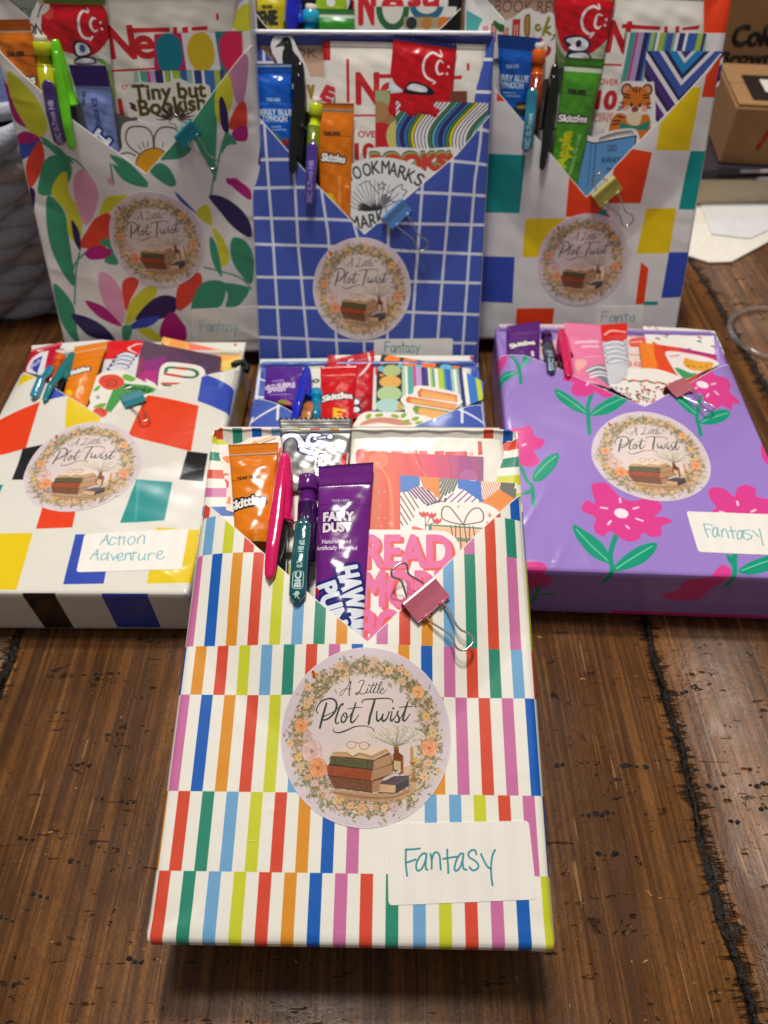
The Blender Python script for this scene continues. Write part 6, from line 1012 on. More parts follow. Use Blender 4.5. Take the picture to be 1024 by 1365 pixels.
for o, cc in ((1.6, (30, 60, 90)), (1.0, (220, 180, 60)), (.5, (60, 140, 80)), (0, (196, 60, 50))): c.text('BOOKS!', tuple(np.array([(2.1,129.6)][0])+[-o*.6, o*1.3]), tuple(np.array([(51.2,130.6)][0])+[-o*.6, o*1.3]), 8.5, cc, .2)
c.grain(4); flat('sticker', 'white sticker with rainbow lettering BOOKS behind the bookmarks sticker', 'sticker', 'B', q, 3.8, c, closed_smooth=True, group=GRP)
q = [(-12.4,128.2),(-10.7,132.9),(-1.6,136.0),(10.8,136.9),(23.3,134.7),(33.6,130.2),(36.2,126.6),(33.9,121.3),(30.6,116.0),(21.5,110.6),(10.1,104.1),(0.8,94.3),(-2.7,92.6),(-12.0,96.4),(-16.5,115.6)]; c = cvb(q, 7, (222, 222, 224)); k_ = (44, 46, 50)
pp = [(-11.9,122.5),(-6.1,124.9),(-0.4,126.5),(4.7,127.7),(10.4,127.9),(14.9,126.9),(20.1,125.2),(24.7,123.3),(29.9,121.3)]; letters = 'BOOKMARKS'
for i, ch in enumerate(letters):
    a = np.array(pp[i]); t = (i-4)*-.115; d = np.array([math.cos(t), math.sin(t)]); c.text(ch, tuple(a-d*2.5), tuple(a+d*2.5), 7.6, k_, .035)
sp = [(5.4,106.8)][0]
for k in range(9):
    a = math.radians(95+k*11); c.line([sp, (sp[0]+8*math.cos(a)-1, sp[1]+8*math.sin(a)), (sp[0]+17*math.cos(a), sp[1]+15*math.sin(a)+3)], [.8, .35, .3], k_, sm=True)
for k in range(14): a = math.radians(150+k*3.2); c.line([sp, (sp[0]+12*math.cos(a), sp[1]+7*math.sin(a)+1)], [.7, .2], k_)
for k in range(6):
    a = math.radians(25+k*13); c.line([sp, (sp[0]+9*math.cos(a)+1, sp[1]+9*math.sin(a)), (sp[0]+17*math.cos(a), sp[1]+16*math.sin(a))], [.8, .35, .4], k_, sm=True)
c.line([(-6.1,121.0),(-1.6,123.6),(0.7,122.6),(6.5,115.8)], .4, k_); c.line([(12.2,116.9),(20.2,121.7),(20.8,119.1),(23.7,118.1),(21.4,114.9)], .5, k_, sm=True); c.ell([(10.5,113.2)][0], 3, 3, (60, 62, 66), .6)
s_ = [(8.4,120.9)][0]; c.line([(s_[0]+(2.6 if k % 2 == 0 else 1.2)*math.sin(k*.628), s_[1]+(2.6 if k % 2 == 0 else 1.2)*math.cos(k*.628)) for k in range(10)], .4, k_, closed=True)
c.text('MARK', *[(-10.8,95.8),(10.7,100.4)], 8, (60, 60, 66), .05, arc=-1.5); c.grain(3)
flat('sticker', 'white sticker reading BOOKMARKS over an open book drawing', 'sticker', 'B', q, 4.5, c, closed_smooth=True, group=GRP)
q = [[(-70.7,186.8)][0], [(-46.2,187.1)][0], [(-47.0,138.4)][0], [(-66.3,142.2)][0]]; c = cvb(q, 6, (12, 88, 190)); c.line([(-71.2,185.8),(-45.6,186.1)], 1.2, (170, 190, 216)); c.text('TEAR HERE', *[(-61.7,166.8),(-53.5,166.9)], 1.9, (170, 200, 230), .08); c.line([(-70.5,165.6),(-46.2,165.8)], .3, (90, 140, 210)); c.text('BERRY BLUE', *[(-67.3,159.6),(-46.2,159.6)], 3.3, (196, 214, 232), .12); c.text('TYPHOON', *[(-64.8,156.0),(-49.8,156.0)], 3.3, (190, 208, 230), .12); c.line([(-59.2,153.1),(-53.5,153.2)], .9, (120, 160, 214)); c.line([(-58.9,151.5),(-50.5,151.6)], .9, (120, 160, 214)); c.blob([(-58.9,150.2),(-55.5,148.6),(-52.1,144.7),(-53.0,142.3),(-57.3,145.4)], (80, 120, 70)); c.ell([(-51.0,144.7)][0], 2, 2, (160, 40, 40)); c.grain(4)
packet('drink_mix_packet', 'blue packet labelled BERRY BLUE TYPHOON beside the black pen of the middle package', 'B', q, 3.2, c, puff=2.2, crimp=.09, rough=.18, seed=8.1, amp=.8)
q = [[(-32.1,166.3)][0], [(-8.9,166.2)][0], [(-11.4,93.3)][0], [(-30.0,99.9)][0]]; c = cvb(q, 6, (216, 114, 12)); c.line([(-32.4,162.7),(-8.5,162.2)], 1.7, (206, 176, 150)); c.text('TEAR HERE', *[(-27.8,148.7),(-17.3,148.6)], 2.0, DK, .1); c.line([(-30.0,148.7),(-11.6,148.2)], .3, DK, .8); skit(c, *[(-29.2,134.7),(-14.8,133.4)], 4.4); c.poly([(-18.8,125.7),(-17.2,125.7),(-17.4,105.9),(-19.0,107.6)], (226, 160, 100), .7); c.line([(-14.4,120.4),(-12.6,120.2)], .5, (250, 230, 200)); c.poly([(-27.9,116.6),(-22.5,115.8),(-18.1,106.8),(-23.5,110.0)], (220, 190, 10)); c.grain(4)
packet('candy_packet', 'orange candy packet standing in the middle of the upright blue grid package', 'B', q, 4.2, c, puff=2.3, crimp=.05, rough=.18, seed=9.3, amp=.8)
pen('black capped pen in the upright blue grid package', 'B', [(-41.1,187.7)][0], [(-42.5,151.7)][0], [(-46.7,126.1)][0], 9.4, 4.6, (10, 10, 12), lift=7.2)
pencil('lime mechanical pencil with violet clip in the upright blue grid package', 'B', [(-31.4,169.2)][0], [(-33.1,153.3)][0], [(-34.0,145.0)][0], [(-36.4,108.5)][0], 3.4, 8, (190, 206, 20), (78, 54, 150), lambda cc, a, b: cc.text('BIC 0.7mm HB', tuple(np.array(b)*.95+np.array(a)*.05+[1.3, 0]), tuple(np.array(b)*.3+np.array(a)*.7+[1.3, 0]), 3, (150, 140, 200), .1), lift=7.2, tail=28, barrel=(120, 140, 20))
clip('pale blue binder clip on the pocket edge of the upright blue grid package', 'B', [(9.0,101.7)][0], [(21.2,112.9)][0], -1, 7.6, (98, 150, 214), front=1.2, rear=.55)

# ---- checked upright package
q = [(-69.6,207.0),(-20.5,205.9),(-17.9,179.4),(-68.4,180.4)]; c = cvb(q, 5, (208, 176, 158)); c.text('BOOK REVIEW', *[(-59.4,196.7),(-7.3,194.4)], 6.2, (138, 90, 72)); card_rect('review_card', 'tan book review card in the upright checked package', 'BR', q, -2.7, c)
q = [[(8.5,206.5)][0], [(61.4,201.7)][0], [(72.7,138.9)][0], [(3.5,127.6)][0]]; c = cvb(q, 5, (228, 224, 216)); rd = (190, 20, 36)
nestle(c, *[(8.7,175.0),(19.9,174.1)], 16, bar=[[(15.9,188.6),(38.7,186.8),(38.6,185.0),(16.2,186.4)], [(40.8,186.9),(42.7,186.9),(43.3,183.4),(41.2,183.4)], [(47.3,186.8),(49.5,186.8),(49.9,183.3),(47.6,183.3)], [(51.3,186.0),(61.4,187.1),(60.9,185.0),(52.0,184.7)]], line=[(5.8,168.2),(18.3,167.6)], red=rd)
c.text('OVER', *[(6.3,157.6),(17.7,157.0)], 3.3, (200, 70, 70), .06); c.text('10', *[(5.8,144.8),(17.3,144.3)], 9.7, (186, 26, 44), .16); c.line([(5.2,142.0),(17.2,141.6)], .5, (190, 100, 100)); c.text('CENT', *[(5.3,137.4),(16.8,137.0)], 4, (206, 130, 120), .08); c.grain(4)
packet('cocoa_pouch', 'white drink mix pouch with red brand lettering in the upright checked package', 'BR', q, -.6, c, puff=1.3, crimp=.03, rough=.42, seed=7.5, amp=1.1, kk=.55, cat='pouch', group='white drink mix pouches in the pockets')
q = [(-68.8,188.4),(-65.5,192.8),(-60.4,194.5),(-53.3,191.8),(-47.3,193.9),(-43.2,196.7),(-38.9,197.5),(-35.7,195.1),(-34.3,188.5),(-34.2,182.5),(-40.9,177.4),(-58.3,172.4),(-68.5,180.2)]; c = cvb(q, 6, (222, 220, 216)); 
for k, (a, b) in enumerate(((30, 60), (85, 122), (170, 205), (232, 285))): 
    p = [(-65.2,186.5),(-62.6,186.4),(-62.8,190.2),(-65.4,190.2)]
    x0 = [(-68.6,202.3),(-60.0,202.2)]; ux = (x0[1][0]-x0[0][0])/100; bx = x0[0][0]; yb = [(-67.8,185.0)][0][1]; yt = [(-68.0,190.3)][0][1]
    c.rect(bx+a*ux, yb-4, bx+b*ux, yt+(-1, 0, -2, 2)[k], (186, 40, 36)); [c.line([(bx+(a+(b-a)*j/3)*ux, yb-4), (bx+(a+(b-a)*j/3)*ux, yt-1)], .5, (236, 220, 210)) for j in range(1, 3)]
c.blob([(-60.3,190.1),(-59.4,191.9),(-56.7,190.4),(-53.5,189.2),(-53.8,186.3),(-56.4,186.3)], (40, 100, 50)); c.blob([(-40.9,184.1),(-41.9,190.8),(-41.2,194.1),(-39.5,194.6),(-38.4,193.7),(-38.0,184.1)], (110, 78, 30)); c.blob([(-40.3,184.4),(-41.2,190.8),(-40.7,193.6),(-39.5,194.0),(-39.1,193.0),(-38.8,184.4)], (176, 130, 56)); c.grain(3)
flat('sticker', 'white sticker with red striped books and a wooden handle, upright checked package', 'sticker', 'BR', q, .6, c, closed_smooth=True, group=GRP)
q = [(-36.2,195.0),(-31.0,194.3),(-26.8,195.4),(-23.1,192.5),(-22.0,190.3),(-18.3,187.7),(-18.0,184.3),(-21.0,179.2),(-22.0,171.6),(-22.0,162.4),(-32.7,162.6),(-35.0,179.4)]; c = cvb(q, 6, (224, 222, 218))
c.line([(-32.7,188.7),(-34.4,188.9),(-34.5,187.0),(-32.9,186.3),(-31.7,187.2)], 1.5, (140, 130, 40), sm=True); c.line([(-27.4,192.3),(-29.1,187.5),(-30.1,184.0)], 1.8, (140, 130, 40), sm=True); c.line([(-26.5,187.8),(-29.0,186.4),(-25.8,184.1)], 1.6, (140, 130, 40), sm=True)
c.line([(-21.7,186.6),(-22.3,184.1),(-24.0,183.7)], .7, (60, 60, 60), sm=True); c.line([(-23.5,183.1),(-23.8,182.1),(-25.1,181.1)], .7, (60, 60, 60), sm=True); c.blob([(-31.8,183.1),(-28.0,179.3),(-24.7,177.0),(-25.7,173.6),(-29.1,172.5),(-31.3,177.1)], (170, 40, 40)); c.ell([(-29.5,177.1)][0], 2.5, 4, (226, 220, 210)); c.grain(3)
flat('sticker', 'cream wavy die-cut sticker with olive script letters ck in the upright checked package', 'sticker', 'BR', q, 1.3, c, closed_smooth=True, group=GRP)
q = [[(-26.1,206.3)][0], [(10.9,204.7)][0], [(6.8,165.0)][0], [(-20.6,166.3)][0]]; c = cvb(q, 6, (176, 184, 160), 3)
c.blob([(-25.2,196.9),(-25.9,204.1),(-9.0,205.2),(10.0,201.9),(11.3,191.8),(8.3,181.6),(-0.4,174.3),(-10.7,172.6),(-18.1,176.9),(-22.5,186.6)], (192, 12, 30)); c.poly([(-5.6,205.1),(11.3,204.7),(11.1,199.4),(4.2,200.5),(-5.2,201.5)], (110, 116, 40)); heads(c, [[(0.6,198.5),(1.5,196.0),(-2.2,197.3),(-6.6,195.1),(-8.3,190.8),(-6.9,186.3),(-3.2,183.7),(-0.6,184.0),(-2.5,181.7)], [(3.6,192.7),(0.9,193.1),(-0.1,190.6),(-0.3,188.0),(1.6,186.5),(3.4,187.6)]], [(6.1,190.6),(5.6,187.9)], 1.5)
c.blob([(-18.0,180.2),(-16.1,182.8),(-8.3,183.0),(-2.9,180.7),(-1.6,177.3),(-3.9,174.7),(-1.6,173.2),(-1.3,170.5),(-15.0,171.5),(-14.5,176.1)], (22, 26, 60)); c.blob([(-16.3,180.6),(-14.3,181.9),(-8.2,182.1),(-4.1,180.4),(-3.0,177.7),(-5.3,175.5),(-11.0,175.4),(-14.6,176.8),(-13.0,178.4)], (222, 224, 226)); c.blob([(-13.4,171.9),(-12.6,173.7),(-6.5,174.2),(-2.9,173.2),(-2.2,170.9)], (222, 224, 226)); c.ell([(-8.9,178.9)][0], 1.7, 1.9, (30, 34, 70)); c.poly([(-21.8,179.2),(-17.8,173.8),(-13.9,170.0),(-9.9,165.3),(-22.3,165.5)], (80, 110, 60), .8); c.grain(5)
packet('candy_packet', 'shiny red candy packet behind the green packet of the upright checked package', 'BR', q, 1.6, c, puff=1.8, crimp=.06, rough=.14, seed=1.9, amp=.8)
q = [(18.7,184.3),(65.7,182.7),(67.3,165.7),(61.0,151.8),(19.3,139.5),(19.2,157.2)]; c = cvb(q, 5, (160, 190, 176)); Lx = lambda x: [(18.7,184.3),(65.7,182.7)]
sx = q[0][0]; ex_ = q[1][0]; 
for x0, x1, cc in ((292, 305, (236, 234, 230)), (305, 347, (70, 150, 146)), (347, 362, (200, 40, 120)), (362, 400, (170, 150, 196)), (400, 432, (40, 34, 92)), (432, 446, (50, 90, 170)), (446, 462, (150, 180, 150)), (462, 474, (166, 186, 70)), (474, 490, (60, 140, 140)), (490, 508, (234, 234, 230)), (508, 545, (160, 180, 70)), (545, 560, (60, 140, 150)), (560, 600, (60, 90, 160)), (600, 618, (140, 170, 160)), (618, 640, (236, 236, 232)), (640, 678, (46, 50, 116)), (678, 698, (236, 236, 232)), (698, 762, (50, 96, 176)), (762, 798, (166, 190, 70)), (798, 818, (50, 56, 116))):
    k = (ex_-sx)/543; a, b = sx+(x0-275)*k, sx+(x1-275)*k; c.poly([(a, q[0][1]+1), (b, q[0][1]+1), (b-4, q[0][1]-45), (a-4, q[0][1]-45)], cc)
c.grain(4); card_rect('bookmark_card', 'bookmark with thin vertical stripes in the upright checked package', 'BR', q, 2.1, c)
q = [(31.8,174.5),(77.2,173.4),(77.5,156.2),(54.7,134.1),(40.7,131.0),(33.1,145.8)]; c = cvb(q, 6, (226, 222, 226)); ap = [(55.0,172.3)][0]; pr = [(47.0,143.2),(77.3,170.8)]
cols = [(50, 60, 120), (226, 222, 226), (30, 130, 196), (34, 34, 80), (226, 222, 226), (58, 82, 160), (34, 34, 80), (226, 222, 226), (74, 46, 120), (34, 34, 80), (226, 222, 226), (92, 40, 124), (34, 34, 80), (226, 222, 226), (180, 40, 130), (226, 222, 226)]
wd = [2, 2.6, 5.5, 3, 3.2, 6, 2.4, 3.6, 6, 3, 3.2, 5, 3, 3.4, 6, 4]; o = -1
for cc, w_ in reversed(list(zip(cols, wd))): pass
offs = np.cumsum([0]+wd)
for k in range(len(cols)-1, -1, -1):
    h = offs[k+1]; c.poly([(ap[0]-70, ap[1]-h+70*1.15), (ap[0], ap[1]-h), (ap[0]+70, ap[1]-h+70*1.05), (ap[0]+70, ap[1]+100), (ap[0]-70, ap[1]+100)], cols[k])
c.grain(4); card_rect('pattern_card', 'card with blue, purple and white chevrons in the upright checked package', 'BR', q, 2.9, c)
q = [(19.0,155.5),(19.6,158.2),(23.0,159.0),(35.5,158.2),(38.9,156.4),(42.7,134.3),(39.4,126.1),(36.0,124.4),(12.8,126.4),(13.6,134.6),(17.1,142.7),(18.5,149.2)]; c = cvb(q, 7, (228, 226, 224)); og = (206, 112, 34); E = lambda p, a, b, cc, r=0: c.ell([(-6.2,189.5),(-6.2,189.5)][0], 0, 0, cc)
for p in [(22.6,154.3),(34.9,153.8)]: c.ell(p, 3.4, 3.6, (110, 60, 30)); c.ell(p, 2.2, 2.4, (214, 150, 110))
c.blob([(14.7,133.0),(15.8,138.7),(19.9,141.9),(28.4,139.4),(37.2,140.9),(40.0,134.3),(39.4,126.1),(14.6,126.3)], og); c.blob([(22.0,143.5),(20.8,149.1),(23.6,154.6),(28.8,156.0),(34.3,154.3),(37.8,148.9),(36.8,143.3),(30.0,140.6)], og); c.blob([(21.5,143.5),(24.8,145.9),(29.9,145.0),(33.8,145.7),(37.7,143.3),(33.7,140.5),(26.5,140.4)], (232, 220, 208)); c.blob([(24.6,141.0),(29.8,142.6),(33.6,140.9),(32.6,135.2),(26.1,136.1)], (226, 206, 176)); c.ell([(29.1,143.8)][0], 2.2, 1.6, (140, 60, 60)); [c.ell(p, .9, 1.2, (50, 36, 30)) for p in [(26.7,146.2),(31.8,145.9)]]; [c.ell(p, 2, 1.8, (230, 130, 120), .6) for p in [(23.6,144.7),(35.1,144.1)]]
for s in ([(28.3,155.7),(28.7,153.0)], [(26.2,155.4),(27.3,153.4)], [(30.8,155.3),(30.2,153.3)], [(21.4,152.3),(24.9,151.4)], [(21.3,150.7),(25.1,150.0)], [(36.0,151.7),(33.4,151.2)], [(36.7,150.1),(33.7,149.7)], [(19.6,147.5),(22.1,147.1)], [(19.1,145.1),(21.7,145.5)], [(18.8,143.5),(21.4,144.3)], [(38.1,146.9),(35.9,146.5)], [(38.5,144.5),(36.7,144.5)], [(15.8,135.4),(20.2,136.2)], [(16.4,137.5),(20.9,137.8)], [(18.8,140.3),(23.0,139.4)]): c.line(s, .8, (50, 30, 20))
c.poly([(20.4,136.9),(30.5,134.4),(39.5,137.6),(38.5,131.9),(30.7,132.6),(21.5,133.3)], (44, 128, 112)); c.line([(30.5,134.4),(30.7,132.6)], .6, (20, 80, 70)); c.grain(4)
flat('sticker', 'tiger cub reading a green book, die-cut sticker in the upright checked package', 'sticker', 'BR', q, 3.6, c, closed_smooth=True, group=GRP)
q = [(-5.4,133.2),(-0.6,131.1),(5.1,129.0),(10.5,130.6),(18.4,132.5),(29.3,133.2),(33.4,129.5),(33.8,123.6),(30.7,109.2),(6.2,95.4),(-3.6,98.1)]; c = cvb(q, 7, (232, 230, 230)); bl = (92, 150, 206)
c.poly([(-5.8,128.2),(4.6,125.2),(6.5,125.2),(31.7,129.1),(32.0,120.3),(-0.1,82.9)], bl); c.line([(-5.0,128.7),(4.6,125.6),(7.4,125.4),(31.6,129.3)], .8, (30, 44, 60)); c.line([(7.4,125.4),(8.4,100.7)], .7, (50, 90, 130)); c.line([(4.6,125.4),(5.1,100.7)], .5, (50, 90, 130)); c.line([(31.7,129.1),(31.9,121.1),(25.4,114.4)], .8, (30, 44, 60))
for k in range(3): c.line([(9.1,126.8),(18.8,129.5),(30.1,130.7)] if k == 0 else ([(9.0,127.7),(18.7,130.3),(29.5,131.6)] if k == 1 else [(9.8,128.4),(18.6,130.9),(28.5,132.2)]), .5, (90, 90, 96), sm=True)
c.text('GO', *[(15.2,120.6),(20.7,120.7)], 3.7, (36, 60, 84), .04); c.text('AWAY', *[(12.0,113.8),(23.6,114.0)], 3.7, (36, 60, 84), .04); c.text("I'M READING", *[(16.0,108.0),(32.7,108.3)], 3.4, (36, 60, 84), .04); c.grain(4)
flat('sticker', 'blue book sticker saying GO AWAY in the upright checked package', 'sticker', 'BR', q, 4.4, c, closed_smooth=True, group=GRP)
q = [[(-57.6,184.5)][0], [(-31.7,182.0)][0], [(-35.0,132.2)][0], [(-51.8,135.7)][0]]; c = cvb(q, 6, (12, 78, 168)); c.text('TEAR HERE', *[(-51.5,166.8),(-43.7,166.7)], 2.1, (150, 180, 220), .08); c.text('BERRY BLUE', *[(-57.8,160.7),(-37.6,159.4)], 3.3, (180, 200, 224), .12); c.text('TYPHOON', *[(-55.6,156.6),(-40.4,155.9)], 3.3, (176, 196, 222), .12); c.line([(-52.0,154.0),(-44.8,153.6)], 1, (110, 150, 200)); c.line([(-50.1,152.2),(-42.1,151.8)], 1, (110, 150, 200)); c.ell([(-40.1,144.8)][0], 5, 4, (30, 40, 60)); c.ell([(-39.7,146.0)][0], 4, 1, (170, 140, 60)); c.grain(4)
packet('drink_mix_packet', 'blue packet labelled BERRY BLUE TYPHOON in the upright checked package', 'BR', q, 3.2, c, puff=2.1, crimp=.12, rough=.2, seed=2.9, amp=.7)
q = [[(-16.1,171.8)][0], [(7.5,170.6)][0], [(-2.0,95.3)][0], [(-20.1,108.5)][0]]; c = cvb(q, 6, (70, 142, 36)); c.line([(-18.2,166.2),(8.3,164.1)], 2.3, (186, 196, 178)); c.text('TEAR HERE', *[(-13.4,153.0),(-2.4,152.0)], 2.4, DK, .12); c.line([(-17.0,153.2),(2.8,151.1)], .4, DK, .8); skit(c, *[(-17.5,137.8),(-0.1,137.0)], 3.9); c.text('Green Apple', [(-13.5,87.4)][0], [(-8.3,131.5)][0], 7.0, (190, 196, 20), .16); c.text('Naturally Flavored', [(-6.3,107.5)][0], [(-2.7,129.7)][0], 2.2, (160, 200, 130), .05); c.grain(4)
packet('candy_packet', 'green apple candy packet in the centre of the upright checked package', 'BR', q, 4.3, c, puff=2.4, crimp=.05, rough=.22, seed=4.9, amp=.7)
pen('black capped pen left of the green packet in the upright checked package', 'BR', [(-21.9,168.2)][0], [(-23.3,132.9)][0], [(-25.8,110.1)][0], 8.8, 4.6, (12, 12, 14), lift=7.2)
pencil('orange mechanical pencil with light blue clip in the upright checked package', 'BR', [(-31.8,179.5)][0], [(-32.3,162.4)][0], [(-34.6,156.1)][0], [(-36.4,120.7)][0], 3.6, 8.2, (224, 96, 10), (40, 128, 156), lambda cc, a, b: cc.text('BIC 0.7mm', tuple(np.array(b)*.95+np.array(a)*.05+[1.3, 0]), tuple(np.array(b)*.4+np.array(a)*.6+[1.3, 0]), 3, (170, 210, 220), .1), lift=7.2, tail=32, barrel=(150, 60, 20))
clip('pale yellow binder clip on the pocket edge of the upright checked package', 'BR', [(7.3,94.8)][0], [(19.9,106.1)][0], -1, 7.6, (190, 186, 96), front=1.1, rear=.65)

# ---- action adventure package
q = [(-76.5,207.4),(-30.2,214.2),(-3.1,209.2),(2.8,183.6),(-63.6,168.2)]; c = cvb(q, 5, (226, 226, 220)); card_rect('review_card', 'off-white card at the back of the Action Adventure package', 'L', q, -2.7, c)
q = [[(3.7,208.3)][0], [(68.4,208.4)][0], [(69.6,160.2)][0], [(7.6,162.8)][0]]; c = cvb(q, 5, (230, 226, 218)); c.poly([(60.6,207.2),(62.2,207.2),(62.6,204.4),(61.0,204.4)], (206, 30, 40)); packet('cocoa_pouch', 'white drink mix pouch at the back of the Action Adventure package', 'L', q, -.9, c, puff=.7, crimp=.03, rough=.5, seed=8.5, amp=.4, cat='pouch', group='white drink mix pouches in the pockets')
q = [[(-71.6,195.9)][0], [(-53.3,205.2)][0], [(-51.5,167.4)][0], [(-68.9,173.3)][0]]; c = cvb(q, 6, (190, 18, 52)); c.line([(-71.3,195.1),(-53.1,203.9)], 1.2, (226, 120, 130)); c.poly([(-68.0,177.9),(-67.5,186.4),(-64.0,191.9),(-59.0,194.3),(-54.3,167.4),(-65.4,167.4)], (226, 222, 226)); c.poly([(-65.2,175.6),(-65.3,184.1),(-61.0,188.5),(-58.8,170.4)], (50, 60, 160)); c.text('Mix', *[(-63.2,174.1),(-60.5,184.1)], 3, (200, 206, 240), .1); c.grain(4)
packet('drink_mix_packet', 'crimson and blue packet at the left corner of the Action Adventure package', 'L', q, 1.6, c, puff=1.2, crimp=.08, seed=1.7)
q = [(11.7,207.2),(11.8,213.2),(68.2,193.8),(68.0,175.8),(58.6,175.8),(28.9,190.4)]; c = cvb(q, 6, (240, 176, 96)); 
for p, cc in (([(12.9,205.6),(18.7,209.6),(22.3,205.7),(15.4,202.5)], (244, 200, 110)), ([(18.5,210.4),(28.6,206.5),(29.3,198.0),(17.0,204.1)], (242, 158, 84)), ([(29.6,206.5),(47.4,200.3),(47.2,190.4),(33.0,198.0)], (240, 120, 104)), ([(47.4,200.3),(68.2,193.8),(66.7,181.6),(50.9,190.4)], (244, 172, 84)), ([(57.5,177.2),(67.3,190.5),(67.9,173.0)], (214, 206, 90)), ([(55.2,186.0),(68.1,191.2),(67.6,184.6),(57.3,178.7)], (246, 206, 110))): c.poly(p, cc)
card_rect('pattern_card', 'orange and yellow marbled card at the rear of the Action Adventure package', 'L', q, .4, c)
q = [[(-22.9,204.6)][0], [(0.9,205.8)][0], [(6.1,160.3)][0], [(-17.7,163.1)][0]]; c = cvb(q, 6, (222, 220, 224), 2); c.poly([(-26.3,209.9),(1.4,210.0),(1.3,189.0),(-8.8,191.3),(-13.8,184.2),(-19.7,185.0)], (224, 28, 32)); heads(c, [[(0.8,202.7),(-3.7,201.9),(-6.5,198.0),(-5.5,194.2),(-0.2,191.2)]], [], 1.4)
for k in range(4): c.line([(-11.9,186.7),(-7.4,190.4),(-0.5,188.2)] if k == 0 else [(x-k*.6, y-k*4.1) for x, y in [(-11.9,186.7),(-7.4,190.4),(-0.9,188.2)]], 3.3, (30, 40, 110), sm=True); c.line([(x-k*.6, y-k*4.1) for x, y in [(-11.1,187.0),(-7.3,190.1),(-1.4,188.3)]], 2.3, (226, 228, 234), sm=True)
c.grain(4); packet('candy_packet', 'red and white candy packet beside the purple card of the Action Adventure package', 'L', q, 2.0, c, puff=1.5, crimp=.08, rough=.2, seed=6.9)
q = [(0.9,205.5),(55.5,188.4),(57.0,170.2),(45.9,157.7),(4.3,160.3),(2.0,181.6)]; c = cvb(q, 6, (92, 56, 92))
for p, cc in (([(4.6,163.0),(9.0,174.3),(16.8,175.8),(19.2,160.3),(13.1,160.3)], (196, 40, 130)), ([(4.1,180.1),(10.9,190.5),(20.3,189.0),(18.6,171.5),(8.2,174.3)], (150, 40, 130)), ([(1.4,204.2),(20.3,198.1),(20.3,189.0),(5.3,183.0)], (90, 66, 84)), ([(20.3,198.1),(55.1,187.6),(55.4,174.5),(45.2,171.6),(35.7,184.6)], (74, 52, 74)), ([(1.1,181.6),(4.5,190.5),(7.7,168.7),(2.4,168.6)], (150, 60, 90)), ([(40.1,180.2),(49.3,178.8),(46.3,170.2)], (90, 50, 110))): c.poly(p, cc, .85)
c.grain(5); card_rect('art_card', 'dark plum card with magenta facets in the Action Adventure package', 'L', q, 2.6, c)
q = [(20.6,159.1),(18.6,174.5),(20.5,180.3),(24.8,181.5),(36.8,179.6),(44.5,176.7),(48.3,170.3),(47.1,161.9),(42.6,148.4),(23.8,148.3)]; c = cvb(q, 7, (232, 228, 220))
c.line([(22.8,171.7),(22.9,175.2),(25.9,176.0),(37.8,174.3),(42.3,171.7),(43.5,168.2),(41.1,166.1),(35.8,166.3),(22.8,169.5)], 2.2, (30, 110, 70), sm=True); c.line([(29.6,175.3),(35.1,174.3)], 2.2, (206, 60, 50)); c.line([(22.8,169.5),(33.9,166.8)], 2.2, (206, 60, 50)); c.line([(23.1,159.8),(33.5,159.8)], 2.0, (206, 60, 50)); c.line([(24.3,158.0),(28.7,157.7)], 1.6, (30, 110, 70)); c.grain(3)
flat('sticker', 'white sticker with red and green outlined letters behind the pocket edge, Action Adventure package', 'sticker', 'L', q, 3.2, c, closed_smooth=True, group=GRP)
q = [(-20.5,150.6),(-20.5,162.0),(-16.9,169.4),(-8.2,171.7),(-1.3,170.2),(5.5,165.0),(13.2,160.0),(12.0,163.3),(19.2,158.5),(21.4,152.4),(16.9,141.8),(0.5,126.4),(-5.9,124.8),(-16.0,132.7),(-16.5,140.8)]; c = cvb(q, 7, (234, 230, 222)); gn = (70, 156, 76)
c.poly([(-5.6,157.7),(-0.4,159.2),(1.6,158.5),(14.3,157.1),(20.9,153.8),(20.1,150.4),(12.3,147.0),(3.9,145.0),(1.6,143.7),(-1.5,131.4),(-5.8,132.8)], gn); c.blob([(-16.0,159.1),(-16.6,165.0),(-12.7,167.6),(-7.0,167.2),(-1.8,162.8),(-0.5,157.8),(-3.5,153.2),(-9.9,153.1)], (222, 74, 52)); c.line([(-12.7,160.6),(-9.8,163.5),(-5.4,160.6),(-6.1,156.3),(-9.9,157.0),(-9.8,159.9),(-7.5,159.9)], .7, (150, 36, 30), sm=True); c.blob([(-17.7,152.0),(-16.1,156.3),(-14.1,155.6),(-15.3,151.3)], (110, 176, 60)); c.blob([(-3.1,166.5),(-0.7,168.0),(5.9,163.6),(3.8,160.7),(-1.3,162.8)], (110, 176, 60)); c.blob([(-13.4,136.1),(-9.8,139.5),(-6.3,139.5),(-7.9,135.4)], (110, 176, 60)); c.blob([(-12.5,132.7),(-9.8,136.1),(-4.1,132.8),(-3.5,128.8),(-6.5,126.8)], (222, 84, 62)); c.line([(-10.7,132.7),(-8.4,134.1),(-5.3,130.8)], .6, (150, 36, 30)); c.text('Books', *[(0.8,153.7),(17.7,149.7)], 5.0, (30, 70, 40), .08); c.line([(-14.8,146.4),(-11.6,144.3)], .5, (60, 80, 60)); c.line([(-13.2,143.6),(-12.8,147.1)], .5, (60, 80, 60)); c.grain(3)
flat('sticker', 'die-cut sticker with red roses on green letter shape reading Books', 'sticker', 'L', q, 4.0, c, closed_smooth=True, group=GRP)
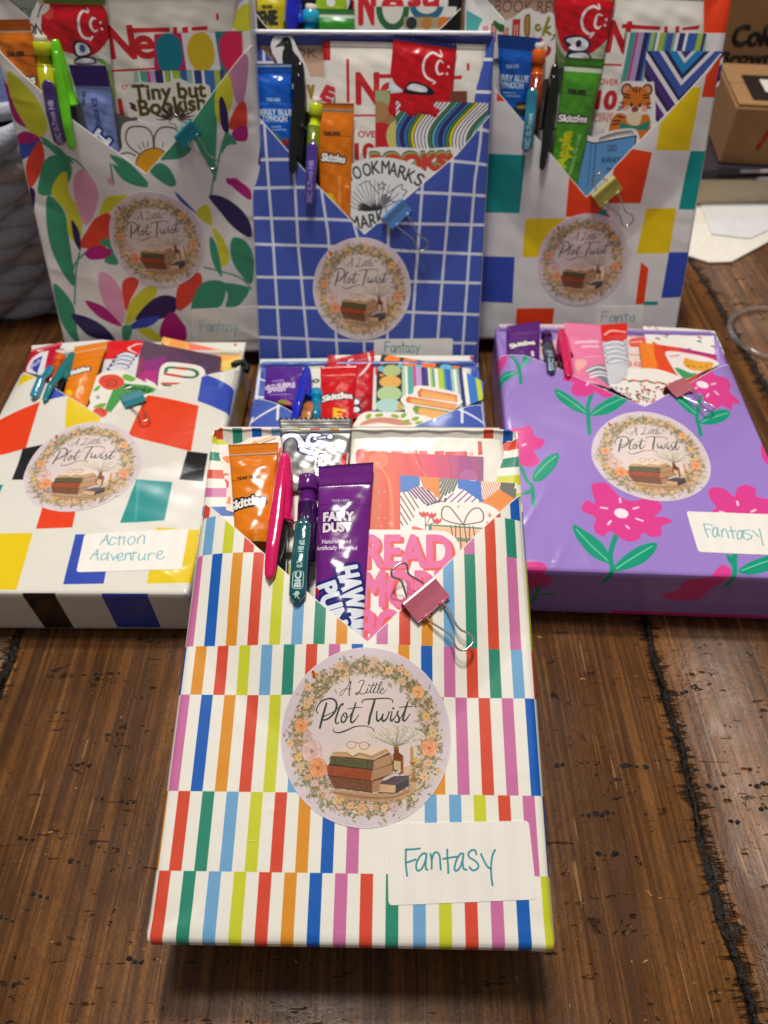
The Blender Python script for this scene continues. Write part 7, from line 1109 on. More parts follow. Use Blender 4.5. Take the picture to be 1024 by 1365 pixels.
q = [[(-41.7,195.6)][0], [(-21.4,201.8)][0], [(-16.9,132.7)][0], [(-34.3,140.8)][0]]; c = cvb(q, 6, (228, 126, 8)); c.line([(-40.6,190.1),(-20.9,197.3)], 1.2, (232, 180, 130)); skit(c, *[(-35.2,165.2),(-24.4,169.7)], 5); c.line([(-38.2,178.4),(-20.9,184.6)], .3, (150, 90, 10)); c.line([(-27.0,160.6),(-25.2,144.9)], 1.2, (244, 190, 110)); c.blob([(-33.6,150.5),(-29.8,149.8),(-28.8,144.9),(-31.9,146.3)], (240, 196, 20)); c.grain(4)
packet('candy_packet', 'orange candy packet in the Action Adventure package', 'L', q, 3.8, c, puff=2., crimp=.08, seed=3.7)
pen('teal capped pen in the Action Adventure package', 'L', [(-41.3,189.5)][0], [(-39.8,160.0)][0], [(-39.8,133.2)][0], 8.0, 4.2, (4, 124, 128), lift=6.6)
pencil('orange mechanical pencil with blue clip in the Action Adventure package', 'L', [(-48.2,189.5)][0], [(-47.3,174.0)][0], [(-48.5,171.2)][0], [(-47.1,136.1)][0], 3.4, 6.6, (234, 104, 16), (24, 140, 176), None, lift=6.6, tail=22)
clip('teal binder clip on the pocket edge of the Action Adventure package', 'L', [(4.9,135.8)][0], [(15.9,142.5)][0], -1, 7.0, (28, 124, 138), front=1.2, rear=.45, dep=.75)

# ---- flat blue grid package
q = [(-71.6,214.2),(-22.3,215.0),(-20.4,170.9),(-66.8,171.2)]; c = cvb(q, 6, (206, 218, 218)); c.text('BOOK REVIEW', *[(-59.6,207.1),(-18.6,208.2)], 4.6, (160, 176, 180)); card_rect('review_card', 'pale blue book review card in the flat blue grid package', 'M', q, -2.7, c)
q = [[(-27.0,215.4)][0], [(68.4,214.0)][0], [(59.2,159.3)][0], [(-21.4,159.8)][0]]; c = cvb(q, 6, (230, 226, 218)); c.poly([(-27.3,215.7),(-22.3,215.6),(-21.9,208.3),(-26.9,207.6)], (206, 40, 50)); c.poly([(55.8,208.0),(57.0,208.0),(56.9,202.1),(55.6,201.9)], (206, 30, 40)); c.poly([(66.2,213.3),(68.0,213.6),(67.6,209.0),(66.2,210.2)], (206, 40, 50)); c.line([(5.1,203.9),(5.4,194.3)], 2, (206, 60, 56)); c.grain(4)
packet('cocoa_pouch', 'white drink mix pouch at the back of the flat blue grid package', 'M', q, -.9, c, puff=.8, crimp=.03, rough=.5, seed=3.5, amp=.4, cat='pouch', group='white drink mix pouches in the pockets')
q = [(-43.4,198.8),(-37.8,202.9),(-28.4,202.8),(-27.2,180.0),(-42.0,180.1)]; c = cvb(q, 6, (226, 226, 216)); c.line([(-36.8,200.6),(-30.0,200.6)], 1.2, (176, 196, 110)); c.text('So', *[(-38.2,184.5),(-30.8,185.3)], 6, (60, 56, 60), .1); flat('sticker', 'white sticker with thin script letters behind the blue pen', 'sticker', 'M', q, .6, c, group=GRP)
q = [[(-26.7,204.3)][0], [(3.7,215.1)][0], [(2.7,149.0)][0], [(-17.6,149.1)][0]]; c = cvb(q, 6, (196, 16, 30), 2)
heads(c, [[(-0.5,213.9),(0.9,204.1),(-1.9,194.5),(-6.0,187.8)], [(-9.8,206.9),(-12.3,205.6),(-13.0,201.4),(-10.5,200.0)]], [], 1.3); c.poly([(-7.1,168.5),(3.3,171.0),(3.5,153.8),(-6.8,153.8)], (170, 10, 24)); 
for p in [(-7.2,162.9),(-6.8,156.2)]: c.ell(p, 3.4, 3.6, (30, 34, 60)); c.ell(p, 2.3, 2.6, (224, 224, 230))
c.grain(4); packet('candy_packet', 'red candy packet with serrated top leaning behind the short red packet', 'M', q, 1.8, c, puff=1.5, crimp=.1, zig=1.0, rough=.14, seed=5.7, amp=.6)
q = [(8.5,212.4),(59.8,198.4),(58.4,178.2),(43.0,157.1),(5.1,150.1),(5.2,190.4)]; c = cvb(q, 7, (40, 40, 44)); 
for p, rx, ry, cc in (('245,120', 5.2, 4.8, (238, 130, 30)), ('380,140', 5.0, 4.8, (238, 126, 30)), ('520,160', 4.7, 4.4, (236, 120, 30)), ('652,183', 4.0, 3.8, (96, 180, 214)), ('720,225', 4.2, 5, (150, 200, 170)), ('730,175', 2.6, 2, (230, 120, 40)), ('240,205', 6.0, 6.0, (176, 190, 130)), ('230,290', 6.8, 6.2, (226, 172, 84)), ('222,380', 7.6, 7.4, (176, 204, 150)), ('215,470', 8, 6.4, (170, 212, 206)), ('305,165', 1.8, 2.4, (110, 180, 200)), ('160,190', 1.8, 3, (110, 180, 200)), ('170,148', 1.5, 1.5, (230, 140, 50)), ('165,240', 1.5, 1.3, (230, 140, 50)), ('445,175', 2.4, 2.4, (110, 180, 210)), ('585,200', 2.8, 2.2, (206, 150, 90)), ('300,400', 1.6, 4, (210, 170, 90))): pass
for p, (rx, ry, cc) in zip([(15.3,206.7),(26.7,203.8),(38.5,201.0),(49.5,197.8),(54.8,192.0),(56.1,198.8),(14.8,195.0),(13.9,183.7),(13.2,172.1),(12.6,160.9),(20.3,200.4),(8.1,197.1),(8.9,202.9),(8.5,190.4),(32.1,199.0),(43.7,195.5),(19.3,159.7)], ((5.2, 4.8, (238, 130, 30)), (5.0, 4.8, (238, 126, 30)), (4.7, 4.4, (236, 120, 30)), (4.0, 3.8, (96, 180, 214)), (4.2, 5, (150, 200, 170)), (2.6, 2, (230, 120, 40)), (6.0, 6.0, (176, 190, 130)), (6.8, 6.2, (226, 172, 84)), (7.6, 7.4, (176, 204, 150)), (8, 6.4, (170, 212, 206)), (1.8, 2.4, (110, 180, 200)), (1.8, 3, (110, 180, 200)), (1.5, 1.5, (230, 140, 50)), (1.5, 1.3, (230, 140, 50)), (2.4, 2.4, (110, 180, 210)), (2.8, 2.2, (206, 150, 90)), (1.6, 4, (210, 170, 90)))): c.ell(p, rx, ry, cc)
c.grain(4); card_rect('pattern_card', 'black card with orange and green dots in the flat blue grid package', 'M', q, 2.2, c)
q = [(21.4,199.1),(59.1,194.1),(72.1,182.1),(69.8,165.5),(57.3,158.2),(42.9,155.9),(20.8,156.0)]; c = cvb(q, 7, (170, 206, 176)); x0_, x1_ = [(21.4,199.1),(72.0,198.7)]; k = (x1_[0]-x0_[0])/602
for a, b, cc in ((318, 340, (176, 206, 180)), (340, 358, (240, 236, 226)), (358, 402, (80, 170, 160)), (402, 420, (214, 50, 130)), (420, 462, (190, 160, 210)), (462, 495, (60, 36, 110)), (495, 512, (40, 70, 150)), (512, 526, (240, 236, 226)), (526, 542, (190, 206, 70)), (542, 560, (80, 160, 160)), (560, 585, (240, 236, 226)), (585, 625, (186, 206, 60)), (625, 640, (80, 160, 160)), (640, 680, (50, 96, 190)), (680, 700, (150, 200, 180)), (700, 722, (240, 236, 226)), (722, 742, (150, 190, 180)), (742, 770, (50, 44, 120)), (770, 800, (240, 236, 226)), (800, 862, (50, 120, 200)), (862, 900, (190, 210, 60)), (900, 960, (50, 90, 190))): c.rect(x0_[0]+(a-318)*k, c.y0, x0_[0]+(b-318)*k, c.y1, cc)
c.grain(4); card_rect('bookmark_card', 'bookmark with thin vertical stripes in the flat blue grid package', 'M', q, 2.9, c)
q = [(20.2,165.9),(22.6,169.0),(27.5,170.8),(28.5,176.6),(31.8,178.2),(40.7,176.5),(54.9,170.7),(56.2,165.6),(56.6,160.7),(45.7,149.9),(34.5,143.0),(26.7,141.9),(23.0,147.7),(22.4,158.5),(20.5,162.2)]; c = cvb(q, 7, (238, 234, 226)); og, pg = (222, 96, 40), (238, 176, 104)
for a in (([(30.4,171.5),(32.5,175.3),(54.4,168.8),(53.9,162.0),(31.0,167.1)], [(32.0,171.1),(34.1,174.0),(53.5,167.5),(53.1,162.0),(32.6,167.3)], og), ([(23.0,164.6),(24.6,167.7),(54.6,159.7),(50.7,154.7),(24.1,161.9)], [(24.9,164.0),(26.2,165.8),(54.1,159.3),(50.8,155.9),(26.5,162.1)], og), ([(27.0,156.0),(28.4,159.4),(50.6,153.5),(45.5,146.4),(28.6,151.8)], [(30.3,155.4),(31.9,157.2),(49.7,152.3),(42.3,145.3),(30.2,152.2)], (120, 150, 60))): c.poly(a[0], a[2]); c.poly(a[1], pg)
c.line([(34.0,172.1),(53.0,166.3)], .25, (190, 120, 60)); c.line([(27.3,164.1),(52.4,157.6)], .25, (190, 120, 60)); c.grain(3)
flat('sticker', 'sticker of three stacked orange books in the flat blue grid package', 'sticker', 'M', q, 3.6, c, closed_smooth=True, group=GRP)
q = [(-5.8,146.7),(-2.8,151.4),(1.9,153.2),(11.3,152.5),(22.3,152.5),(28.5,150.1),(33.0,143.0),(29.6,136.1),(-5.5,136.3)]; c = cvb(q, 7, (238, 234, 226)); c.blob([(-4.1,140.9),(0.5,146.1),(9.8,147.8),(19.1,146.0),(26.7,141.9),(19.0,140.8),(7.5,143.1)], (206, 140, 116)); 
for p, r in zip([(0.8,148.8),(7.0,149.8),(16.4,148.9),(21.5,149.5),(28.4,146.5),(22.9,144.0),(30.6,142.8)], (1.2, .2, -.4, 1.1, .6, .5, .1)): c.ell(p, 2.6, 1.6, (150, 180, 60), 1, r); c.line([(p[0]-2*math.cos(r), p[1]-2*math.sin(r)), (p[0]+2*math.cos(r), p[1]+2*math.sin(r))], .25, (90, 120, 40))
c.grain(3); flat('sticker', 'cream sticker with pink arch and green leaves just behind the striped package', 'sticker', 'M', q, 4.2, c, closed_smooth=True, group=GRP)
q = [[(-65.4,198.4)][0], [(-41.4,198.2)][0], [(-44.9,158.9)][0], [(-63.3,167.7)][0]]; c = cvb(q, 6, (84, 30, 140)); c.text('WILD PURPLE', *[(-64.9,174.5),(-45.0,177.7)], 4.6, (206, 190, 222), .12); c.text('SMASH', *[(-61.1,171.7),(-50.6,173.6)], 4.2, (206, 190, 222), .12); c.text('TEAR HERE', *[(-59.5,181.9),(-52.2,182.9)], 1.8, (176, 150, 200), .06); c.line([(-59.5,169.5),(-49.5,170.3)], .8, (160, 130, 190)); c.blob([(-54.5,163.9),(-51.0,165.1),(-46.0,162.6),(-46.7,161.1),(-53.1,162.0)], (196, 120, 70)); c.blob([(-53.3,164.1),(-50.2,164.6),(-49.2,162.6),(-52.4,162.6)], (110, 150, 50)); c.grain(4)
packet('candy_packet', 'purple candy packet labelled WILD PURPLE SMASH in the flat blue grid package', 'M', q, 2.2, c, puff=1.5, crimp=.16, rough=.14, seed=7.1, amp=.6)
q = [[(-30.1,194.7)][0], [(-6.8,195.9)][0], [(-8.3,138.6)][0], [(-27.5,138.7)][0]]; c = cvb(q, 7, (206, 10, 20)); skit(c, *[(-26.9,160.6),(-9.2,163.8)], 5.6); c.text('Cherry', [(-14.2,131.9)][0], [(-15.4,154.1)][0], 7.0, (240, 190, 20), .18); c.line([(-29.3,177.8),(-7.4,178.7)], .4, (130, 6, 12)); c.text('fruity', [(-10.8,144.4)][0], [(-11.5,156.3)][0], 2, (230, 120, 110), .05); c.grain(4)
packet('candy_packet', 'short bright red candy packet in front of the serrated one, flat blue grid package', 'M', q, 4.2, c, puff=2.2, crimp=.12, rough=.16, seed=9.7, amp=.6)
pen('royal blue capped pen in the flat blue grid package', 'M', [(-38.6,195.1)][0], [(-38.4,163.8)][0], [(-41.3,137.8)][0], 9.4, 4.2, (14, 36, 190), lift=6.6)
pencil('turquoise mechanical pencil with amber clip in the flat blue grid package', 'M', [(-31.1,175.1)][0], [(-30.8,160.1)][0], [(-34.6,157.1)][0], [(-34.6,131.0)][0], 3.4, 7.6, (10, 150, 196), (190, 110, 10), None, lift=6.6, tail=16, eraser=False)

# ---- lilac flower package
q = [(-68.4,214.2),(12.9,217.4),(4.3,165.0),(-71.4,161.9)]; c = cvb(q, 5, (214, 190, 196)); c.text('BOOK REVIEW', *[(-40.6,208.8),(-16.2,210.5)], 4.6, (180, 150, 160)); card_rect('review_card', 'dusty pink card at the back of the lilac flower package', 'P', q, -2.7, c)
q = [[(-1.5,210.5)][0], [(29.0,208.4)][0], [(33.2,162.0)][0], [(-10.0,141.1)][0]]; c = cvb(q, 5, (226, 210, 206)); c.blob([(14.9,193.7),(17.8,197.7),(26.3,198.8),(26.8,191.9),(22.5,188.7),(15.3,188.4)], (222, 80, 70)); c.line([(16.1,193.0),(23.7,194.8)], 1, (236, 200, 190)); c.line([(15.5,200.0),(27.3,199.6)], .8, (214, 90, 80)); c.line([(12.1,180.0),(23.4,178.9)], .8, (214, 90, 80)); c.text('10', *[(11.2,167.5),(17.7,167.1)], 5, (220, 120, 110), .1)
packet('cocoa_pouch', 'white and pink drink mix pouch in the lilac flower package', 'P', q, -.9, c, puff=.7, crimp=.03, rough=.45, seed=1.5, amp=.4, cat='pouch', group='white drink mix pouches in the pockets')
q = [(26.9,210.9),(53.8,209.5),(73.4,207.1),(73.7,187.0),(72.1,173.7),(58.7,161.7),(25.5,191.2)]; c = cvb(q, 7, (232, 228, 222))
for i in range(46):
    x, y = rs.uniform(c.x0, c.x1), rs.uniform(c.y0, c.y1); cc = [(30, 120, 120), (226, 130, 60), (150, 70, 80), (160, 180, 80), (60, 90, 130)][rs.randint(5)]; c.ell((x, y), 1.5, .9, cc, .85, rs.rand()*3); c.ell((x+.9, y-1.2), .9, .7, cc, .7, rs.rand()*3)
card_rect('pattern_card', 'white card sprinkled with tiny coloured flowers at the rear of the lilac flower package', 'P', q, .6, c)
q = [(20.1,190.3),(44.6,185.2),(67.1,178.0),(64.5,169.1),(39.4,145.9),(17.3,163.0)]; c = cvb(q, 6, (226, 70, 24)); c.poly([(19.8,191.1),(29.3,189.2),(25.7,161.9),(16.3,162.2)], (236, 122, 24)); c.line([(24.8,189.0),(26.3,164.8)], 3, (238, 140, 40), .6); c.line([(35.3,187.9),(37.3,159.6)], 3, (206, 40, 20), .6); c.poly([(43.1,186.7),(67.2,178.3),(65.7,172.1),(48.4,178.7)], (160, 20, 110)); c.line([(44.0,182.7),(65.8,174.2)], 1.6, (214, 40, 110)); c.grain(4)
card_rect('art_card', 'flame orange to magenta card in the lilac flower package', 'P', q, 2.4, c)
q = [(34.1,176.7),(37.8,179.9),(46.4,178.7),(58.6,174.8),(64.5,170.7),(64.3,166.4),(50.2,157.4),(40.0,150.1),(36.8,156.9)]; c = cvb(q, 7, (234, 224, 222)); c.blob([(43.4,165.6),(45.5,172.8),(49.1,171.5),(54.7,169.6),(62.0,169.2),(60.3,164.1),(54.3,160.3),(47.5,160.8)], (226, 158, 40)); c.blob([(37.0,161.8),(39.3,162.6),(45.2,157.9),(49.3,157.4),(42.0,151.6),(39.2,154.2)], (60, 150, 90)); c.line([(36.6,174.2),(42.2,175.6)], 1.3, (220, 130, 130)); [c.ell(p, .8, .8, (170, 90, 20)) for p in [(45.9,164.9),(49.2,164.4),(53.4,163.8),(57.2,165.4)]]; c.grain(3)
flat('sticker', 'white sticker with yellow and green shape on the flame orange card', 'sticker', 'P', q, 3.1, c, closed_smooth=True, group=GRP)
q = [(-5.2,154.6),(3.2,159.1),(14.6,160.3),(24.8,160.0),(34.1,155.5),(41.1,148.9),(38.2,143.4),(20.5,129.6),(11.2,124.1),(1.3,132.7),(-5.6,141.6)]; c = cvb(q, 7, (236, 230, 224)); 
ctr = [(11.7,126.7)][0]
for k in range(34): a = math.radians(25+130*k/33); l = 20+3*rs.rand(); cc = [(200, 60, 46), (40, 110, 70), (206, 90, 60)][k % 3]; c.ell((ctr[0]+l*1.5*math.cos(a), ctr[1]+l*math.sin(a)), 1.5, .9, cc, 1, a+1.5)
for k in range(60): a = math.radians(rs.uniform(20, 160)); l = 18*rs.rand()**.6; x, y = ctr[0]+l*1.4*math.cos(a), ctr[1]+l*math.sin(a); c.line([(x, y-2.2), (x+rs.uniform(-.5, .5), y)], .35, (40, 90, 60)); c.ell((x, y), .8+.4*rs.rand(), .7, [(190, 50, 50), (40, 110, 80), (90, 40, 40), (206, 90, 60)][rs.randint(4)], .9)
flat('sticker', 'round white sticker covered with small red and green flowers, lilac flower package', 'sticker', 'P', q, 3.8, c, closed_smooth=True, group=GRP)
q = [[(-4.7,205.1)][0], [(15.3,208.3)][0], [(7.5,150.2)][0], [(-11.2,137.3)][0]]; c = cvb(q, 6, (206, 206, 214), 2); c.poly([(-2.7,205.2),(16.2,208.3),(12.6,192.5),(6.9,185.4),(4.2,185.3),(-5.1,188.7)], (220, 36, 30)); c.line([(-1.2,196.6),(4.0,200.7),(13.0,200.3)], 1.2, (236, 190, 186), sm=True)
for k in range(5): 
    P_ = [(x, y-k*5.0) for x, y in [(-3.4,185.0),(3.6,186.7),(8.6,185.0)]]; c.line(P_, 3.4, (60, 80, 120), sm=True); c.line(P_, 2.4, (226, 228, 232), sm=True)
c.grain(4); packet('candy_packet', 'red and silver candy packet with glaring top in the lilac flower package', 'P', q, 2.6, c, puff=1.8, crimp=.14, rough=.16, seed=5.3, amp=.9)
q = [[(-26.9,206.0)][0], [(-3.1,204.2)][0], [(-7.0,138.9)][0], [(-27.7,147.5)][0]]; c = cvb(q, 6, (234, 126, 168)); c.text('STRAWBERRY', *[(-22.6,181.7),(-7.0,183.9)], 2.6, (246, 206, 220), .14); c.text('LEMONADE', *[(-19.1,177.4),(-7.9,178.7)], 2.4, (246, 200, 218), .14); c.line([(-19.1,167.5),(-8.4,169.0)], .6, (244, 190, 210)); c.blob([(-24.7,164.4),(-19.4,165.3),(-18.3,160.3),(-24.3,154.5)], (240, 190, 170), .8)
c.blob([(-20.1,153.3),(-15.2,158.4),(-7.8,161.5),(-6.6,155.2),(-6.6,141.6),(-12.6,146.7)], (110, 130, 140), .8); [c.line([(-19.3,153.3),(-12.7,157.8),(-7.5,158.0)] if k == 0 else [(x, y-3*k) for x, y in [(-17.6,153.4),(-12.0,156.1),(-7.4,155.9)]], 1.5, (230, 234, 236), sm=True) for k in range(3)]; c.grain(4)
packet('drink_mix_packet', 'bubblegum pink drink mix packet in the lilac flower package', 'P', q, 3.9, c, puff=2., crimp=.12, rough=.2, seed=8.9)
q = [[(-65.0,202.9)][0], [(-42.1,209.4)][0], [(-47.2,156.4)][0], [(-67.4,165.5)][0]]; c = cvb(q, 6, (88, 28, 120)); skit(c, *[(-63.7,178.2),(-47.8,183.3)], 4.6); c.line([(-50.4,175.0),(-50.5,170.6)], 2, (214, 200, 224)); c.grain(4)
packet('candy_packet', 'purple candy packet at the left corner of the lilac flower package', 'P', q, 2.4, c, puff=1.7, crimp=.15, rough=.13, seed=6.3, amp=.7)
pen('hot pink capped pen in the lilac flower package', 'P', [(-29.8,198.5)][0], [(-30.5,168.5)][0], [(-32.9,140.2)][0], 9.5, 4.4, (222, 14, 92), lift=6.6)
pencil('purple mechanical pencil with dark teal clip in the lilac flower package', 'P', [(-39.9,196.8)][0], [(-39.6,186.8)][0], [(-40.9,178.9)][0], [(-42.7,143.5)][0], 3.4, 6.8, (70, 24, 90), (14, 60, 80), lambda cc, a, b: cc.text('BIC HB', tuple(np.array(b)*.95+np.array(a)*.05+[1.3, 0]), tuple(np.array(b)*.3+np.array(a)*.7+[1.3, 0]), 3, (150, 176, 196), .15), lift=6.6, tail=20, eraser=False)
clip('dusty pink binder clip lying on the pocket edge of the lilac flower package', 'P', [(22.3,131.3)][0], [(34.8,140.3)][0], -1, 7.0, (190, 104, 116), front=1.1, rear=.01, dep=.6)

# ---- dark package contents
q = [[(-64.9,180.2)][0], [(-44.6,180.3)][0], [(-46.5,132.3)][0], [(-65.2,132.2)][0]]; c = cvb(q, 4, (196, 180, 30)); c.text('TEAR HERE', *[(-61.4,168.1),(-54.2,168.1)], 2.2, (60, 56, 20), .1); c.text('GENIE', *[(-66.4,158.8),(-51.5,159.4)], 8, (50, 50, 50), .15); packet('drink_mix_packet', 'yellow drink mix packet labelled GENIE peeking out behind the upright blue grid package', 'B2', q, 3, c, puff=2, seed=1.2)
q = [[(-2.1,185.8)][0], [(65.6,186.2)][0], [(68.3,133.4)][0], [(-2.7,132.9)][0]]; c = cvb(q, 4, (224, 220, 212)); nestle(c, *[(2.7,160.9),(12.5,160.9)], 22, *[(18.0,162.5),(31.1,162.6)], bar=[[(-3.0,173.9),(-0.8,174.0),(-0.9,161.8),(-2.7,161.8)]]); c.text('stl', *[(35.3,170.8),(54.1,170.9)], 12, (196, 22, 34), .15)
packet('cocoa_pouch', 'white drink mix pouch with red brand lettering in the black package at the very back', 'B2', q, -.6, c, puff=1.2, seed=2.2, rough=.5, cat='pouch', group='white drink mix pouches in the pockets')
q = [(12.5,170.1),(66.3,170.4),(68.1,133.2),(12.6,132.8)]; c = cvb(q, 5, (216, 212, 206)); o_, = [(24.5,169.6)]; c.line([(o_[0]+9*math.cos(a), o_[1]+11*math.sin(a)) for a in np.linspace(3.14, 6.28, 14)], 4, (40, 96, 56)); o_, = [(46.8,170.3)]; c.line([(o_[0]+9*math.cos(a), o_[1]+6*math.sin(a)) for a in np.linspace(3.14, 6.28, 14)], 4, (40, 96, 130)); c.poly([(31.8,164.4),(66.6,164.6),(66.9,158.3),(31.9,158.0)], (160, 150, 120)); [c.ell(p, 3.6, 3.6, cc) for p, cc in zip([(37.0,161.1),(47.1,161.2),(58.0,161.3),(63.8,161.3)], ((40, 40, 44), (180, 120, 50), (206, 110, 30), (40, 40, 44)))]
card_rect('pattern_card', 'card with green and blue arches and orange dots in the black package', 'B2', q, 2, c)
q = [[(-25.8,180.8)][0], [(-6.4,180.9)][0], [(-5.2,166.5)][0], [(-26.2,166.4)][0]]; c = cvb(q, 5, (150, 190, 30)); c.line([(-18.0,174.9),(-16.0,171.3)], 2.5, (206, 30, 40)); c.ell([(-15.9,172.3)][0], 3, 3, (226, 226, 226)); packet('candy_packet', 'small lime green candy packet in the black package at the very back', 'B2', q, 2.5, c, puff=2, seed=3.2)
q = [[(-25.0,168.3)][0], [(-0.4,168.1)][0], [(-0.3,132.6)][0], [(-26.1,132.4)][0]]; c = cvb(q, 4, (52, 140, 50)); c.line([(-25.4,164.6),(-0.0,164.1)], 2, (190, 200, 190)); packet('candy_packet', 'green candy packet with a pale band in the black package at the very back', 'B2', q, 4, c, puff=2, seed=4.2)
pen('blue capped pen in the black package at the very back', 'B2', [(-39.4,188.4)][0], [(-40.7,159.8)][0], [(-42.3,144.4)][0], 12, 4.2, (16, 30, 180), lift=6.6)
pencil('light blue mechanical pencil in the black package at the very back', 'B2', [(-28.7,170.7)][0], [(-30.0,153.7)][0], [(-29.8,154.3)][0], [(-30.9,135.6)][0], 3.4, 11, (30, 160, 200), (40, 100, 150), None, lift=6.6, tail=24)


# ------------------------------------------------------------------ table
def wood(name, seed, tint=1., ea=0., eb=1.):
    m, nt, bs = newmat(name); N = nt.nodes; L = nt.links.new
    tc = N.new('ShaderNodeTexCoord'); mp = N.new('ShaderNodeMapping'); mp.inputs['Location'].default_value = (seed*.37, seed*.21, seed); L(tc.outputs['Object'], mp.inputs[0])
    def noise(sx, sy, scale, det=4, dist=0., rough=.55):
        q = N.new('ShaderNodeMapping'); q.inputs['Scale'].default_value = (sx, sy, 1); L(mp.outputs[0], q.inputs[0]); n = N.new('ShaderNodeTexNoise'); n.inputs['Scale'].default_value = scale; n.inputs['Detail'].default_value = det; n.inputs['Distortion'].default_value = dist; n.inputs['Roughness'].default_value = rough; L(q.outputs[0], n.inputs['Vector']); return n.outputs['Fac']
    def ramp(v, stops, interp='LINEAR'):
        r = N.new('ShaderNodeValToRGB'); r.color_ramp.interpolation = interp; e = r.color_ramp.elements
        while len(e) < len(stops): e.new(.5)
        for i, (p, c) in enumerate(stops): e[i].position = p; e[i].color = c if len(c) == 4 else c+(1,)
        L(v, r.inputs[0]); return r.outputs[0]
    def mix(a, b, f, mode='MIX'):
        x = N.new('ShaderNodeMix'); x.data_type = 'RGBA'; x.blend_type = mode
        for s, v in ((6, a), (7, b)):
            if isinstance(v, tuple): x.inputs[s].default_value = v
            else: L(v, x.inputs[s])
        if isinstance(f, float): x.inputs[0].default_value = f
        else: L(f, x.inputs[0])
        return x.outputs[2]
    def math_(op, a, b):
        x = N.new('ShaderNodeMath'); x.operation = op; x.use_clamp = True
        for s, v in ((0, a), (1, b)):
            if isinstance(v, float): x.inputs[s].default_value = v
            else: L(v, x.inputs[s])
        return x.outputs[0]
    K = lambda r, g, b: tuple(v*tint for v in lin((r, g, b))[:3])+(1,)
    broad = ramp(noise(14, 4, 1.4, 5, 1.2, .65), [(.3, K(80, 49, 24)), (.5, K(109, 69, 32)), (.68, K(138, 91, 44))])
    grain = noise(640, 16, 1., 6, .35, .68); gr = ramp(grain, [(.38, (0, 0, 0)), (.60, (1, 1, 1))])
    col = mix(broad, K(62, 36, 14), math_('MULTIPLY', math_('SUBTRACT', 1., gr), .55))
    wv = N.new('ShaderNodeTexWave'); wv.bands_direction = 'X'; q = N.new('ShaderNodeMapping'); q.inputs['Scale'].default_value = (1, .045, 1); L(mp.outputs[0], q.inputs[0]); L(q.outputs[0], wv.inputs['Vector']); wv.inputs['Scale'].default_value = 95; wv.inputs['Distortion'].default_value = 9; wv.inputs['Detail'].default_value = 3; wv.inputs['Detail Scale'].default_value = .35
    late = ramp(wv.outputs['Fac'], [(.55, (0, 0, 0)), (.85, (1, 1, 1))])
    col = mix(col, K(64, 36, 14), math_('MULTIPLY', math_('MULTIPLY', late, ramp(noise(11, 5, 1., 3, 1.), [(.35, (0, 0, 0)), (.65, (1, 1, 1))])), .5))
    g2 = noise(330, 5, 1., 3, .25, .7); gold = ramp(g2, [(.50, (0, 0, 0)), (.60, (1, 1, 1))]); dk2 = ramp(g2, [(.36, (1, 1, 1)), (.47, (0, 0, 0))])
    col = mix(col, K(164, 108, 54), math_('MULTIPLY', gold, .38)); col = mix(col, K(52, 30, 13), math_('MULTIPLY', dk2, .5))
    pore = ramp(noise(900, 700, 1., 3, 0., .7), [(.40, (1, 1, 1)), (.52, (0, 0, 0))]); col = mix(col, K(58, 36, 20), math_('MULTIPLY', pore, .35))
    wear = ramp(noise(22, 16, 1., 6, .6, .7), [(.42, (0, 0, 0)), (.66, (1, 1, 1))]); col = mix(col, K(62, 38, 20), math_('MULTIPLY', wear, .5))
    # rows of small dark dents across the grain
    v = N.new('ShaderNodeTexVoronoi'); q = N.new('ShaderNodeMapping'); q.inputs['Scale'].default_value = (210, 330, 1); L(mp.outputs[0], q.inputs[0]); L(q.outputs[0], v.inputs['Vector']); v.inputs['Scale'].default_value = 1.
    dots = ramp(v.outputs['Distance'], [(.18, (1, 1, 1)), (.42, (0, 0, 0))])
    rows = ramp(noise(30, 120, 1., 3, .7), [(.615, (0, 0, 0)), (.66, (1, 1, 1))])
    dent = math_('MULTIPLY', dots, rows)
    dash = ramp(noise(60, 420, 1., 3, .4), [(.69, (0, 0, 0)), (.74, (1, 1, 1))])
    blot = ramp(noise(120, 190, 1., 4, .8, .65), [(.665, (0, 0, 0)), (.70, (1, 1, 1))])
    sx = N.new('ShaderNodeSeparateXYZ'); L(tc.outputs['Object'], sx.inputs[0])
    def dist(e):
        x = N.new('ShaderNodeMath'); x.operation = 'SUBTRACT'; L(sx.outputs[0], x.inputs[0]); x.inputs[1].default_value = e
        y = N.new('ShaderNodeMath'); y.operation = 'ABSOLUTE'; L(x.outputs[0], y.inputs[0]); return y.outputs[0]
    dm = N.new('ShaderNodeMath'); dm.operation = 'MINIMUM'; L(dist(ea), dm.inputs[0]); L(dist(eb), dm.inputs[1])
    jag = N.new('ShaderNodeMath'); jag.operation = 'MULTIPLY_ADD'; L(noise(45, 260, 1., 5, .8, .7), jag.inputs[0]); jag.inputs[1].default_value = -.030; L(dm.outputs[0], jag.inputs[2])
    edge = ramp(jag.outputs[0], [(0., (1, 1, 1)), (.0001, (1, 1, 1)), (.0015, (0, 0, 0))]); 
    jm = N.new('ShaderNodeMapRange'); jm.inputs['From Min'].default_value = -.0150; jm.inputs['From Max'].default_value = -.0115; jm.inputs['To Min'].default_value = 1; jm.inputs['To Max'].default_value = 0; L(jag.outputs[0], jm.inputs['Value']); edge = jm.outputs[0]
    dark = math_('MAXIMUM', math_('MAXIMUM', math_('MAXIMUM', dent, math_('MULTIPLY', dash, .75)), math_('MULTIPLY', blot, .85)), edge)
    col = mix(col, (.010, .008, .007, 1), math_('MULTIPLY', dark, .93))
